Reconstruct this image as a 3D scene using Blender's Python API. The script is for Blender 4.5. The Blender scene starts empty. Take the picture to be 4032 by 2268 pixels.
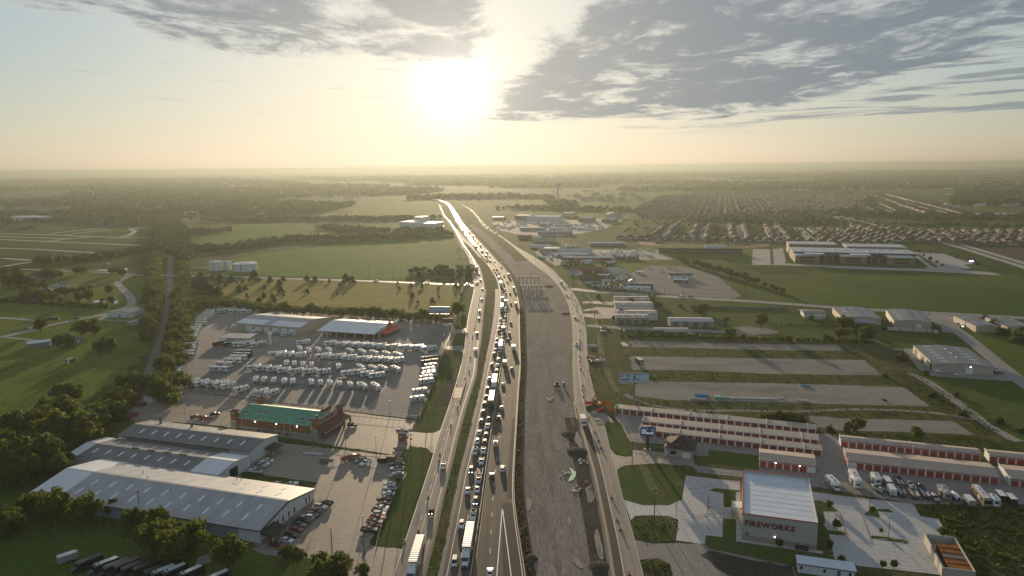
import bpy, bmesh, math, random
import numpy as np
from mathutils import Vector, Matrix
R = math.radians
# ------------------------------------------------------------------ camera
sc = bpy.context.scene
COL = sc.collection
IMG_W, IMG_H, FOC = 4032.0,2268.0,2799.0      # photograph size and focal length in its pixels
CAM_H = 120.0
PITCH, ROLL = R(9.71),R(-0.58)
cam_d = bpy.data.cameras.new('camera')
cam_d.sensor_width = 36.0
cam_d.lens = 36.0 * FOC / IMG_W
cam_d.clip_start, cam_d.clip_end = 1.0,120000.0
cam = bpy.data.objects.new('camera', cam_d)
COL.objects.link(cam)
CAM_ROT = Matrix.Rotation(R(90) - PITCH,3,'X') @ Matrix.Rotation(ROLL,3,'Z')
cam.location = (0,0,CAM_H)
cam.rotation_euler = CAM_ROT.to_euler()
sc.camera = cam
# ------------------------------------------------------------------ sky and sun
SUN_EL, SUN_AZ = R(6.2),R(-4.4)                 # azimuth measured from +Y towards +X
world = bpy.data.worlds.new('World')
sc.world = world
world.use_nodes = True

def build_sky():
    nt = world.node_tree
    nd, lk = nt.nodes, nt.links
    nd.clear()
    def N(t, **kw):
        n = nd.new(t)
        for k, v in kw.items(): setattr(n, k, v)
        return n
    def put(sock, v):
        if hasattr(v, 'is_linked') or hasattr(v, 'links'): lk.new(v, sock)
        else: sock.default_value = v
    def M(op, a, b=None, c=None, clamp=False):
        n = N('ShaderNodeMath', operation=op, use_clamp=clamp)
        put(n.inputs[0], a)
        if b is not None: put(n.inputs[1], b)
        if c is not None: put(n.inputs[2], c)
        return n.outputs[0]
    def VM(op, a, b=None):
        n = N('ShaderNodeVectorMath', operation=op)
        put(n.inputs[0], a)
        if b is not None: put(n.inputs[1], b)
        return n
    def SS(v, a, b):      # smoothstep
        n = N('ShaderNodeMapRange', interpolation_type='SMOOTHSTEP')
        put(n.inputs['Value'], v); n.inputs['From Min'].default_value = a; n.inputs['From Max'].default_value = b
        return n.outputs['Result']
    def MIX(f, a, b, mode='MIX'):
        n = N('ShaderNodeMix', data_type='RGBA', blend_type=mode)
        put(n.inputs[0], f)
        put(n.inputs[6], a); put(n.inputs[7], b)
        return n.outputs[2]
    def NOISE(vec, scale, detail, rough, dist=0.0,w=0.0):
        n = N('ShaderNodeTexNoise', noise_dimensions='3D')
        put(n.inputs['Vector'], vec)
        n.inputs['Scale'].default_value = scale; n.inputs['Detail'].default_value = detail
        n.inputs['Roughness'].default_value = rough; n.inputs['Distortion'].default_value = dist
        return n.outputs['Fac']
    sky = N('ShaderNodeTexSky', sky_type='NISHITA')
    sky.sun_disc = False
    sky.sun_elevation = SUN_EL
    sky.sun_rotation = SUN_AZ
    sky.altitude = 200.0
    sky.air_density, sky.dust_density, sky.ozone_density = 1.0,1.6,2.0
    d = N('ShaderNodeTexCoord').outputs['Generated']
    d = VM('NORMALIZE', d).outputs[0]
    sep = N('ShaderNodeSeparateXYZ'); lk.new(d, sep.inputs[0])
    x, y, z = sep.outputs
    az = M('MULTIPLY', M('ARCTAN2', x, y),180 / math.pi)        # degrees
    el = M('MULTIPLY', M('ARCSINE', z),180 / math.pi)
    sd = (math.sin(SUN_AZ) * math.cos(SUN_EL),math.cos(SUN_AZ) * math.cos(SUN_EL),math.sin(SUN_EL))
    cosang = VM('DOT_PRODUCT', d, sd).outputs['Value']
    ang = M('MULTIPLY', M('ARCCOSINE', M('MINIMUM', cosang,0.9999999)),180 / math.pi)
    # cloud layer laid on a plane overhead
    zz = M('ADD', M('MAXIMUM', z,0.0),0.045)
    comb = N('ShaderNodeCombineXYZ')
    put(comb.inputs[0], M('DIVIDE', x, zz)); put(comb.inputs[1], M('DIVIDE', y, zz))
    P = comb.outputs[0]
    mp = N('ShaderNodeMapping'); lk.new(P, mp.inputs[0])
    mp.inputs['Scale'].default_value = (0.62,0.40,1.0)
    Pm = mp.outputs[0]
    n_big = NOISE(Pm,0.8,4.0,0.55,0.3)
    n_mid = NOISE(Pm,2.6,9.0,0.66,0.6)
    n_fine = NOISE(Pm,9.0,6.0,0.65,0.4)
    # coverage: one deck upper left, one deck on the right, clear sky between and low down
    edgeL = M('SUBTRACT', el, M('ADD', M('MULTIPLY', M('MAXIMUM', M('SUBTRACT',-20.0,az),0.0),0.17),8.1))   # >0 inside the left deck
    covL = M('MULTIPLY',0.86,SS(edgeL,-1.2,0.8)); covL = M('MULTIPLY', covL, SS(az,1.0,-4.0))
    lowR = M('SUBTRACT', el, M('ADD', M('MULTIPLY', M('MAXIMUM', M('SUBTRACT', az,18.0),0.0),0.22),3.9))
    covR = M('MULTIPLY', SS(lowR,-1.9,1.0),SS(M('SUBTRACT', az, M('MULTIPLY', M('SUBTRACT', el,6.0),1.1)),-5.0,3.0))
    cov = M('MULTIPLY', M('MAXIMUM', covL, covR),M('SUBTRACT',1.0,M('MULTIPLY', SS(el,13.0,24.0),0.45)))      # the decks break up overhead
    streak = N('ShaderNodeCombineXYZ')
    put(streak.inputs[0], M('MULTIPLY', az,0.055)); put(streak.inputs[1], M('MULTIPLY', M('ADD', el, M('MULTIPLY', az,-0.02)),0.95))
    n_str = NOISE(streak.outputs[0],1.7,7.0,0.55,0.4)
    covS = M('MULTIPLY', M('MULTIPLY', SS(n_str,0.47,0.60),SS(el,1.8,3.4)),M('MULTIPLY', SS(az,3.0,12.0),SS(el,9.5,7.0)))
    def dev(n, k): return M('MULTIPLY', M('SUBTRACT', n,0.5),k)
    dens = M('ADD', M('ADD', dev(n_mid,1.6),dev(n_big,0.8)),dev(n_fine,0.5))
    dens = M('ADD', dens, M('ADD', M('MULTIPLY', cov,0.70),0.11))
    alpha = SS(dens,0.30,0.72)
    thick = SS(dens,0.42,0.80)
    alpha = M('MAXIMUM', alpha, M('MULTIPLY', covS,0.92))
    thick = M('MAXIMUM', thick, M('MULTIPLY', covS,0.85))
    alpha = M('MULTIPLY', alpha, SS(el,1.2,3.2))
    # small isolated streaks on the clear side
    n_isl = NOISE(streak.outputs[0],2.6,5.0,0.5,0.2)
    isl = M('MULTIPLY', M('MULTIPLY', SS(n_isl,0.62,0.69),SS(el,4.2,5.4)),M('MULTIPLY', SS(el,9.5,8.0),SS(az,2.0,-6.0)))
    alpha = M('MAXIMUM', alpha, M('MULTIPLY', isl,0.7))
    thick = M('MAXIMUM', thick, M('MULTIPLY', isl,0.35))
    near = M('POWER',2.718,M('MULTIPLY', ang,-1 / 8.5))       # closeness to the sun
    near2 = M('POWER',2.718,M('MULTIPLY', ang,-1 / 13.0))
    hs = N('ShaderNodeHueSaturation'); lk.new(sky.outputs[0], hs.inputs['Color']); hs.inputs['Saturation'].default_value = SKY_SAT
    skyc = hs.outputs[0]
    # compress the very bright aureole so that colour survives round the sun
    bw = N('ShaderNodeRGBToBW'); lk.new(skyc, bw.inputs[0])
    lum = bw.outputs[0]
    gain = M('DIVIDE', SKY_A, M('ADD', M('MULTIPLY', lum, SKY_B),1.0))
    skyv = VM('SCALE', skyc); lk.new(gain, skyv.inputs['Scale'])
    skyo = MIX(1.0,skyv.outputs[0], SKY_TINT, 'MULTIPLY')
    # glow of the low sun through thin haze
    g1 = M('MULTIPLY', M('POWER',2.718,M('MULTIPLY', M('MULTIPLY', ang, ang),-1 / 8.0)),5.5)
    g2 = M('MULTIPLY', near,2.9)
    glow = VM('SCALE',(1.0,0.90,0.66)); lk.new(M('ADD', g1,g2),glow.inputs['Scale'])
    skyg = VM('ADD', skyo, glow.outputs[0]).outputs[0]
    # cloud colour: dark grey blue bodies, warm grey towards the sun, bright thin rims
    body = MIX(near2,CL_FAR, CL_NEAR)
    rim = MIX(near2,RIM_FAR, RIM_NEAR)
    cl = MIX(thick, rim, body)
    gl2 = VM('SCALE',(1.0,0.93,0.80)); lk.new(M('ADD', M('MULTIPLY', g1,0.55),M('MULTIPLY', g2,0.30)),gl2.inputs['Scale'])
    cl = VM('ADD', cl, gl2.outputs[0]).outputs[0]
    out = MIX(M('MULTIPLY', alpha,0.88),skyg, cl)
    bg = N('ShaderNodeBackground'); lk.new(out, bg.inputs[0]); bg.inputs[1].default_value = SKY_STRENGTH
    ow = N('ShaderNodeOutputWorld'); lk.new(bg.outputs[0], ow.inputs[0])

SKY_STRENGTH = 0.069
SKY_A, SKY_B, SKY_SAT = 2.1,0.25,0.62
SKY_TINT = (0.90,1.0,1.08,1.0)
CL_FAR, CL_NEAR = (1.4,1.75,2.1,1),(5.2,4.8,4.2,1)
RIM_FAR, RIM_NEAR = (4.9,5.0,4.6,1),(8.5,7.8,6.6,1)
build_sky()
sun_d = bpy.data.lights.new('sun','SUN')
sun_d.energy = 4.3
sun_d.angle = R(0.6)
sun_d.color = (1.0,0.77,0.50)
sun = bpy.data.objects.new('sun', sun_d)
COL.objects.link(sun)
sun.rotation_euler = (R(90) - SUN_EL,0,-SUN_AZ + math.pi) 
sc.view_settings.view_transform = 'Standard'
sc.view_settings.look = 'None'
sc.view_settings.gamma = 1.0
sc.view_settings.exposure = 0.78
sc.view_settings.use_curve_mapping = False
sc.render.engine = 'CYCLES'
sc.cycles.max_bounces = 4
sc.cycles.diffuse_bounces = 2
sc.cycles.glossy_bounces = 2
sc.cycles.transmission_bounces = 2
sc.cycles.volume_bounces = 0
sc.cycles.transparent_max_bounces = 6
sc.cycles.caustics_reflective = False
sc.cycles.caustics_refractive = False
sc.cycles.use_denoising = True

# ================================================================== helpers
rnd = random.Random(7)
def ray(px, py):
    return CAM_ROT @ Vector(((px - IMG_W / 2) / FOC,(IMG_H / 2 - py) / FOC,-1.0))
def gp(px, py, z=0.0):                        # point of the place seen at a photograph pixel, at height z
    d = ray(px, py)
    t = (z - CAM_H) / d.z
    return Vector((d.x * t, d.y * t, z))
TX = {'0': 0,'1': 680,'2': 1360,'3': 2040,'4': 2720,'5': 3312}
TY = {'a': 640,'b': 1050,'c': 1450,'d': 1848}
def T(t, x, y, z=0.0): return gp(TX[t[1]] + x / 3.45,TY[t[0]] + y / 3.45,z)
def F(x, y, z=0.0): return gp(x * 4032 / 2576,y * 2268 / 1449,z)
def Fs(*pts): return [F(*p) for p in pts]
def Ts(*pts): return [T(*p) for p in pts]

ONES = ['','first','second','third','fourth','fifth','sixth','seventh','eighth','ninth','tenth','eleventh','twelfth',
        'thirteenth','fourteenth','fifteenth','sixteenth','seventeenth','eighteenth','nineteenth']
TENS = {20: 'twent',30: 'thirt',40: 'fort',50: 'fift',60: 'sixt',70: 'sevent',80: 'eight',90: 'ninet'}
def nth(n):
    if n < 20: return ONES[n]
    if n >= 100: return 'hundred-and-' + nth(n - 100) if n % 100 else 'hundredth'
    return TENS[n - n % 10] + ('ieth' if n % 10 == 0 else 'y-' + ONES[n % 10])

# ------------------------------------------------------------------ materials
MATS = {}
def _nt(name):
    m = bpy.data.materials.new(name)
    m.use_nodes = True
    return m, m.node_tree, m.node_tree.nodes, m.node_tree.links, m.node_tree.nodes['Principled BSDF']
def rgba(c): return (c[0], c[1], c[2],1.0)
def mat(name, c, rough=0.7,spec=0.3,metal=0.0,var=0.12,scale=0.6,emit=None):
    """plain material with mottled wear; object coordinates"""
    if name in MATS: return MATS[name]
    m, nt, nd, lk, b = _nt(name)
    b.inputs['Roughness'].default_value = rough
    b.inputs['Specular IOR Level'].default_value = spec
    b.inputs['Metallic'].default_value = metal
    if var > 0:
        g = nd.new('ShaderNodeNewGeometry')
        n = nd.new('ShaderNodeTexNoise'); n.inputs['Scale'].default_value = scale; n.inputs['Detail'].default_value = 4
        lk.new(g.outputs['Position'], n.inputs['Vector'])
        r = nd.new('ShaderNodeMapRange'); r.inputs['From Min'].default_value = 0.3; r.inputs['From Max'].default_value = 0.7
        r.inputs['To Min'].default_value = 1 - var; r.inputs['To Max'].default_value = 1 + var * 0.6
        lk.new(n.outputs['Fac'], r.inputs['Value'])
        v = nd.new('ShaderNodeVectorMath'); v.operation = 'SCALE'; v.inputs[0].default_value = c[:3]
        lk.new(r.outputs[0], v.inputs['Scale'])
        lk.new(v.outputs[0], b.inputs['Base Color'])
    else:
        b.inputs['Base Color'].default_value = rgba(c)
    if emit:
        b.inputs['Emission Color'].default_value = rgba(emit[0]); b.inputs['Emission Strength'].default_value = emit[1]
    MATS[name] = m
    return m
def paint(name, rough=0.35,spec=0.5,metal=0.0,var=0.06):
    """paint whose colour comes from each object's own colour"""
    if name in MATS: return MATS[name]
    m, nt, nd, lk, b = _nt(name)
    b.inputs['Roughness'].default_value = rough; b.inputs['Specular IOR Level'].default_value = spec; b.inputs['Metallic'].default_value = metal
    oi = nd.new('ShaderNodeObjectInfo')
    n = nd.new('ShaderNodeTexNoise'); n.inputs['Scale'].default_value = 1.4; n.inputs['Detail'].default_value = 5
    g = nd.new('ShaderNodeNewGeometry'); lk.new(g.outputs['Position'], n.inputs['Vector'])
    r = nd.new('ShaderNodeMapRange'); r.inputs['From Min'].default_value = 0.3; r.inputs['From Max'].default_value = 0.7
    r.inputs['To Min'].default_value = 1 - var; r.inputs['To Max'].default_value = 1 + var
    lk.new(n.outputs['Fac'], r.inputs['Value'])
    v = nd.new('ShaderNodeVectorMath'); v.operation = 'SCALE'
    lk.new(oi.outputs['Color'], v.inputs[0]); lk.new(r.outputs[0], v.inputs['Scale'])
    lk.new(v.outputs[0], b.inputs['Base Color'])
    MATS[name] = m
    return m
def ground_mat(name, cols, scales=(0.012,0.11,1.1),rough=0.95,spec=0.007,contrast=1.0,stretch=None, bump=0.0,cracks=0.0):
    """ground cover: three colours mixed by noise of three sizes in world metres"""
    if name in MATS: return MATS[name]
    m, nt, nd, lk, b = _nt(name)
    b.inputs['Roughness'].default_value = rough; b.inputs['Specular IOR Level'].default_value = spec
    g = nd.new('ShaderNodeNewGeometry')
    vec = g.outputs['Position']
    if stretch:
        mp = nd.new('ShaderNodeMapping'); mp.inputs['Rotation'].default_value = (0,0,stretch[0]); mp.inputs['Scale'].default_value = (stretch[1], stretch[2],1)
        lk.new(vec, mp.inputs[0]); vec = mp.outputs[0]
    ns = []
    for s in scales:
        n = nd.new('ShaderNodeTexNoise'); n.inputs['Scale'].default_value = s; n.inputs['Detail'].default_value = 5; n.inputs['Roughness'].default_value = 0.6
        lk.new(vec, n.inputs['Vector']); ns.append(n)
    def rng(n, a, c):
        r = nd.new('ShaderNodeMapRange'); r.inputs['From Min'].default_value = a; r.inputs['From Max'].default_value = c
        lk.new(n.outputs['Fac'], r.inputs['Value']); return r.outputs[0]
    def mix(f, a, c):
        x = nd.new('ShaderNodeMix'); x.data_type = 'RGBA'; lk.new(f, x.inputs[0])
        for s, v in ((x.inputs[6], a),(x.inputs[7], c)):
            if hasattr(v, 'links'): lk.new(v, s)
            else: s.default_value = rgba(v)
        return x.outputs[2]
    w = 0.5 - 0.2 * contrast
    c = mix(rng(ns[0],0.5 - 0.14 / contrast,0.5 + 0.14 / contrast),cols[0], cols[1])
    c = mix(rng(ns[1],0.46,0.46 + 0.26 / contrast),c, cols[2])
    r = nd.new('ShaderNodeMapRange'); r.inputs['From Min'].default_value = 0.28; r.inputs['From Max'].default_value = 0.72
    r.inputs['To Min'].default_value = 1 - 0.34 * contrast; r.inputs['To Max'].default_value = 1 + 0.30 * contrast
    lk.new(ns[2].outputs['Fac'], r.inputs['Value'])
    v = nd.new('ShaderNodeVectorMath'); v.operation = 'SCALE'; lk.new(c, v.inputs[0]); lk.new(r.outputs[0], v.inputs['Scale'])
    if cracks > 0:
        wn = nd.new('ShaderNodeTexNoise'); wn.inputs['Scale'].default_value = 0.25; lk.new(g.outputs['Position'], wn.inputs['Vector'])
        wv = nd.new('ShaderNodeVectorMath'); wv.operation = 'MULTIPLY_ADD'; lk.new(wn.outputs['Color'], wv.inputs[0]); wv.inputs[1].default_value = (2.5,2.5,0); lk.new(g.outputs['Position'], wv.inputs[2])
        vo = nd.new('ShaderNodeTexVoronoi'); vo.feature = 'DISTANCE_TO_EDGE'; vo.inputs['Scale'].default_value = cracks; lk.new(wv.outputs[0], vo.inputs['Vector'])
        cr = nd.new('ShaderNodeMapRange'); cr.inputs['From Min'].default_value = 0.004; cr.inputs['From Max'].default_value = 0.03; cr.inputs['To Min'].default_value = 0.80; lk.new(vo.outputs['Distance'], cr.inputs['Value'])
        v2 = nd.new('ShaderNodeVectorMath'); v2.operation = 'SCALE'; lk.new(v.outputs[0], v2.inputs[0]); lk.new(cr.outputs[0], v2.inputs['Scale']); v = v2
    lk.new(v.outputs[0], b.inputs['Base Color'])
    if bump > 0:
        bp = nd.new('ShaderNodeBump'); bp.inputs['Distance'].default_value = bump; bp.inputs['Strength'].default_value = 0.8
        lk.new(ns[2].outputs['Fac'], bp.inputs['Height']); lk.new(bp.outputs[0], b.inputs['Normal'])
    MATS[name] = m
    return m
def ribbed(name, c1,c2,period=0.9,axis='X', rough=0.4,spec=0.5,metal=0.3,patch=0.2):
    """profiled sheet metal: ribs as relief, sheets slightly different in tone; object coordinates"""
    if name in MATS: return MATS[name]
    m, nt, nd, lk, b = _nt(name)
    b.inputs['Roughness'].default_value = rough; b.inputs['Specular IOR Level'].default_value = spec; b.inputs['Metallic'].default_value = metal
    tc = nd.new('ShaderNodeTexCoord')
    w = nd.new('ShaderNodeTexWave'); w.wave_type = 'BANDS'; w.bands_direction = axis; w.wave_profile = 'SIN'
    w.inputs['Scale'].default_value = 1.0 / period * 0.314159 
    lk.new(tc.outputs['Object'], w.inputs['Vector'])
    p = nd.new('ShaderNodeMapRange'); p.inputs['From Min'].default_value = 0.72; p.inputs['From Max'].default_value = 0.95
    lk.new(w.outputs['Fac'], p.inputs['Value'])
    n = nd.new('ShaderNodeTexNoise'); n.inputs['Scale'].default_value = 0.09; n.inputs['Detail'].default_value = 5
    mp = nd.new('ShaderNodeMapping'); mp.inputs['Scale'].default_value = (3.0,1.0,1.0) if axis == 'X' else (1.0,3.0,1.0)
    lk.new(tc.outputs['Object'], mp.inputs[0]); lk.new(mp.outputs[0], n.inputs['Vector'])
    x = nd.new('ShaderNodeMix'); x.data_type = 'RGBA'; lk.new(p.outputs[0], x.inputs[0])
    x.inputs[6].default_value = rgba(c1); x.inputs[7].default_value = rgba(c2)
    r = nd.new('ShaderNodeMapRange'); r.inputs['From Min'].default_value = 0.3; r.inputs['From Max'].default_value = 0.7
    r.inputs['To Min'].default_value = 1 - patch; r.inputs['To Max'].default_value = 1 + patch
    lk.new(n.outputs['Fac'], r.inputs['Value'])
    v = nd.new('ShaderNodeVectorMath'); v.operation = 'SCALE'; lk.new(x.outputs[2], v.inputs[0]); lk.new(r.outputs[0], v.inputs['Scale'])
    lk.new(v.outputs[0], b.inputs['Base Color'])
    bp = nd.new('ShaderNodeBump'); bp.inputs['Distance'].default_value = 0.05; bp.inputs['Strength'].default_value = 0.6
    lk.new(w.outputs['Fac'], bp.inputs['Height']); lk.new(bp.outputs[0], b.inputs['Normal'])
    MATS[name] = m
    return m
def road_mat(name, base, dark, rough=0.5,spec=0.5,lanes=2,crack=0.25):
    """pavement: u across, v along in metres; wheel paths, joints, patches and oil stains"""
    if name in MATS: return MATS[name]
    m, nt, nd, lk, b = _nt(name)
    b.inputs['Roughness'].default_value = rough; b.inputs['Specular IOR Level'].default_value = spec
    uv = nd.new('ShaderNodeUVMap'); sp = nd.new('ShaderNodeSeparateXYZ'); lk.new(uv.outputs[0], sp.inputs[0])
    def MM(op, a, c):
        n = nd.new('ShaderNodeMath'); n.operation = op
        for s, v in ((n.inputs[0], a),(n.inputs[1], c)):
            if hasattr(v, 'links'): lk.new(v, s)
            else: s.default_value = v
        return n.outputs[0]
    wp = MM('MULTIPLY', MM('ADD', MM('COSINE', MM('MULTIPLY', sp.outputs[0], lanes * 4 * math.pi),0.0),1.0),0.5)
    g = nd.new('ShaderNodeNewGeometry')
    n1 = nd.new('ShaderNodeTexNoise'); n1.inputs['Scale'].default_value = 0.06; n1.inputs['Detail'].default_value = 6; lk.new(g.outputs['Position'], n1.inputs['Vector'])
    cb = nd.new('ShaderNodeCombineXYZ'); lk.new(MM('MULTIPLY', sp.outputs[0],40.0),cb.inputs[0]); lk.new(MM('MULTIPLY', sp.outputs[1],0.03),cb.inputs[1])
    n2 = nd.new('ShaderNodeTexNoise'); n2.inputs['Scale'].default_value = 1.0; n2.inputs['Detail'].default_value = 4; lk.new(cb.outputs[0], n2.inputs['Vector'])
    jf = MM('FRACT', MM('DIVIDE', sp.outputs[1],4.6),0.0)
    joint = MM('LESS_THAN', jf,0.035)
    f = MM('ADD', MM('MULTIPLY', wp,0.38),MM('MULTIPLY', MM('SUBTRACT', n1.outputs['Fac'],0.42),1.1))
    f = MM('ADD', f, MM('MULTIPLY', MM('SUBTRACT', n2.outputs['Fac'],0.45),0.9))
    f = MM('ADD', f, MM('MULTIPLY', joint, crack))
    x = nd.new('ShaderNodeMix'); x.data_type = 'RGBA'; x.clamp_factor = True; lk.new(f, x.inputs[0])
    x.inputs[6].default_value = rgba(base); x.inputs[7].default_value = rgba(dark)
    lk.new(x.outputs[2], b.inputs['Base Color'])
    MATS[name] = m
    return m
def leaf_mat(name, c1,c2,c3,transl=0.35):
    if name in MATS: return MATS[name]
    m, nt, nd, lk, b = _nt(name)
    b.inputs['Roughness'].default_value = 0.75; b.inputs['Specular IOR Level'].default_value = 0.12
    g = nd.new('ShaderNodeNewGeometry'); oi = nd.new('ShaderNodeObjectInfo')
    n = nd.new('ShaderNodeTexNoise'); n.inputs['Scale'].default_value = 0.35; n.inputs['Detail'].default_value = 3; lk.new(g.outputs['Position'], n.inputs['Vector'])
    def mix(f, a, c):
        x = nd.new('ShaderNodeMix'); x.data_type = 'RGBA'; lk.new(f, x.inputs[0])
        for s, v in ((x.inputs[6], a),(x.inputs[7], c)):
            if hasattr(v, 'links'): lk.new(v, s)
            else: s.default_value = rgba(v)
        return x.outputs[2]
    r = nd.new('ShaderNodeMapRange'); r.inputs['From Min'].default_value = 0.35; r.inputs['From Max'].default_value = 0.65; lk.new(n.outputs['Fac'], r.inputs['Value'])
    c = mix(r.outputs[0], c1,c2)
    hf = nd.new('ShaderNodeMath'); hf.operation = 'MULTIPLY'; hf.inputs[1].default_value = 0.7; lk.new(oi.outputs['Random'], hf.inputs[0])
    c = mix(hf.outputs[0], c, c3)
    lk.new(c, b.inputs['Base Color'])
    t = nd.new('ShaderNodeBsdfTranslucent')
    sc2 = nd.new('ShaderNodeVectorMath'); sc2.operation = 'MULTIPLY'; sc2.inputs[1].default_value = (1.5,1.5,0.8); lk.new(c, sc2.inputs[0]); lk.new(sc2.outputs[0], t.inputs[0])
    mx = nd.new('ShaderNodeMixShader'); mx.inputs[0].default_value = transl
    lk.new(b.outputs[0], mx.inputs[1]); lk.new(t.outputs[0], mx.inputs[2])
    lk.new(mx.outputs[0], nd['Material Output'].inputs['Surface'])
    MATS[name] = m
    return m

# ------------------------------------------------------------------ mesh building
class MB:
    """collects faces; build() links them as one mesh object"""
    def __init__(s): s.v, s.f, s.m, s.mats = [],[],[],[]
    def _mi(s, m):
        if m not in s.mats: s.mats.append(m)
        return s.mats.index(m)
    def add(s, vs, fs, m=None):
        o = len(s.v); s.v += [tuple(p) for p in vs]
        s.f += [tuple(i + o for i in f) for f in fs]
        mi = s._mi(m) if m is not None else 0
        s.m += [mi] * len(fs)
        return s
    def box(s, x0,x1,y0,y1,z0,z1,m=None):
        vs = [(x, y, z) for z in (z0,z1) for y in (y0,y1) for x in (x0,x1)]
        return s.add(vs,[(0,2,3,1),(4,5,7,6),(0,1,5,4),(2,6,7,3),(0,4,6,2),(1,3,7,5)], m)
    def hexa(s, b, t, m=None):          # eight corners: bottom ring b, top ring t (counter-clockwise)
        n = len(b)
        return s.add(list(b) + list(t),[tuple(range(n))[::-1], tuple(range(n,2 * n))] + [(i,(i + 1) % n, n + (i + 1) % n, n + i) for i in range(n)], m)
    def taper(s, x0,x1,y0,y1,z0,X0,X1,Y0,Y1,z1,m=None):
        return s.hexa([(x0,y0,z0),(x1,y0,z0),(x1,y1,z0),(x0,y1,z0)],[(X0,Y0,z1),(X1,Y0,z1),(X1,Y1,z1),(X0,Y1,z1)], m)
    def prof(s, pts, hw, m=None, top=None, topw=None):     # side profile (y,z) extruded across x; points above 'top' drawn in to topw
        n = len(pts)
        def w(z): return hw if top is None or z < top else topw
        vs = [(-w(z),y, z) for y, z in pts] + [(w(z),y, z) for y, z in pts]
        return s.add(vs,[tuple(range(n))[::-1], tuple(range(n,2 * n))] + [(i, n + i, n + (i + 1) % n,(i + 1) % n)[::-1] for i in range(n)], m)
    def cyl(s, c, r, h, axis='z', n=10,m=None, r2=None):
        r2 = r if r2 is None else r2
        def P(a, t, rr):
            u, w = math.cos(a) * rr, math.sin(a) * rr
            return {'z': (c[0] + u, c[1] + w, c[2] + t),'x': (c[0] + t, c[1] + u, c[2] + w),'y': (c[0] + u, c[1] + t, c[2] + w)}[axis]
        vs = [P(2 * math.pi * i / n,0,r) for i in range(n)] + [P(2 * math.pi * i / n, h, r2) for i in range(n)]
        return s.add(vs,[tuple(range(n))[::-1], tuple(range(n,2 * n))] + [(i,(i + 1) % n, n + (i + 1) % n, n + i) for i in range(n)], m)
    def tube(s, p, q, r, n=6,m=None, r2=None):
        p, q = Vector(p),Vector(q); d = q - p
        if d.length < 1e-6: return s
        a = d.orthogonal().normalized(); b = d.normalized().cross(a); r2 = r if r2 is None else r2
        vs = [p + (a * math.cos(2 * math.pi * i / n) + b * math.sin(2 * math.pi * i / n)) * r for i in range(n)]
        vs += [q + (a * math.cos(2 * math.pi * i / n) + b * math.sin(2 * math.pi * i / n)) * r2 for i in range(n)]
        return s.add(vs,[tuple(range(n))[::-1], tuple(range(n,2 * n))] + [(i,(i + 1) % n, n + (i + 1) % n, n + i) for i in range(n)], m)
    def quad(s, a, b, c, d, m=None): return s.add([a, b, c, d],[(0,1,2,3)], m)
    def mesh(s, name, mats=None):
        me = bpy.data.meshes.new(name)
        me.from_pydata(s.v,[], s.f)
        for m in (mats or s.mats): me.materials.append(m)
        if len(s.mats) > 1 and mats is None: me.polygons.foreach_set('material_index', s.m)
        me.update()
        return me
    def build(s, name, m=None, parent=None, loc=None, rz=0.0):
        return obj(name, s.mesh(name,[m] if m else None),parent, loc, rz)
def obj(name, me, parent=None, loc=None, rz=0.0,color=None):
    o = bpy.data.objects.new(name, me); COL.objects.link(o)
    if parent is not None: o.parent = parent
    if loc is not None: o.location = loc
    if rz: o.rotation_euler = (0,0,rz)
    if color: o.color = rgba(color)
    return o
def tag(o, label=None, cat=None, group=None, kind=None):
    if label: o['label'] = label
    if cat: o['category'] = cat
    if group: o['group'] = group
    if kind: o['kind'] = kind
    return o
def thing(name, label, cat, loc=(0,0,0),rz=0.0,group=None):
    o = bpy.data.objects.new(name, None); COL.objects.link(o)
    o.empty_display_size = 0.5
    o.location = loc; o.rotation_euler = (0,0,rz)
    return tag(o, label, cat, group)
def struct(o): return tag(o, kind='structure')
from mathutils.geometry import tessellate_polygon
LAYER = {}
def sheet(name, pts, z, m, wobble=0.0,step=3.0,seed=0,parent=None):
    """ground sheet from an outline; 'wobble' roughens the edge"""
    k_ = round(z,3); LAYER[k_] = LAYER.get(k_,0) + 1; z += 0.0007 * LAYER[k_]      # no two sheets on one plane
    pts = [Vector((p[0], p[1])) for p in pts]
    if wobble:
        r = random.Random(seed + len(pts)); out = []
        for i, p in enumerate(pts):
            q = pts[(i + 1) % len(pts)]
            n = max(1,min(60,int((q - p).length / step)))
            for k in range(n):
                w = p.lerp(q, k / n)
                out.append(w + Vector((r.uniform(-1,1),r.uniform(-1,1))) * wobble)
        pts = out
    tris = tessellate_polygon([[Vector((p.x, p.y,0)) for p in pts]])
    me = bpy.data.meshes.new(name)
    fs = []
    for t in tris:
        a, b, c = (pts[i] for i in t)
        fs.append(t if (b - a).cross(c - a) > 0 else t[::-1])
    me.from_pydata([(p.x, p.y, z) for p in pts],[], fs)
    me.materials.append(m)
    o = obj(name, me, parent)
    if parent is None: struct(o)
    return o
def sheets(name, polys, z, m):        # several outlines of one paint layer
    me = bpy.data.meshes.new(name); v, f = [],[]
    for p in polys:
        o = len(v); v += [(q[0], q[1], z) for q in p]; f.append(tuple(range(o, o + len(p))))
    me.from_pydata(v,[], f); me.materials.append(m)
    return struct(obj(name, me))
def stripe_poly(a, b, w):
    a, b = Vector((a[0], a[1])),Vector((b[0], b[1])); d = b - a
    if d.length < 1e-6: d = Vector((0,1))
    n = Vector((-d.y, d.x)).normalized() * w / 2
    return [a - n, b - n, b + n, a + n]
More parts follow.
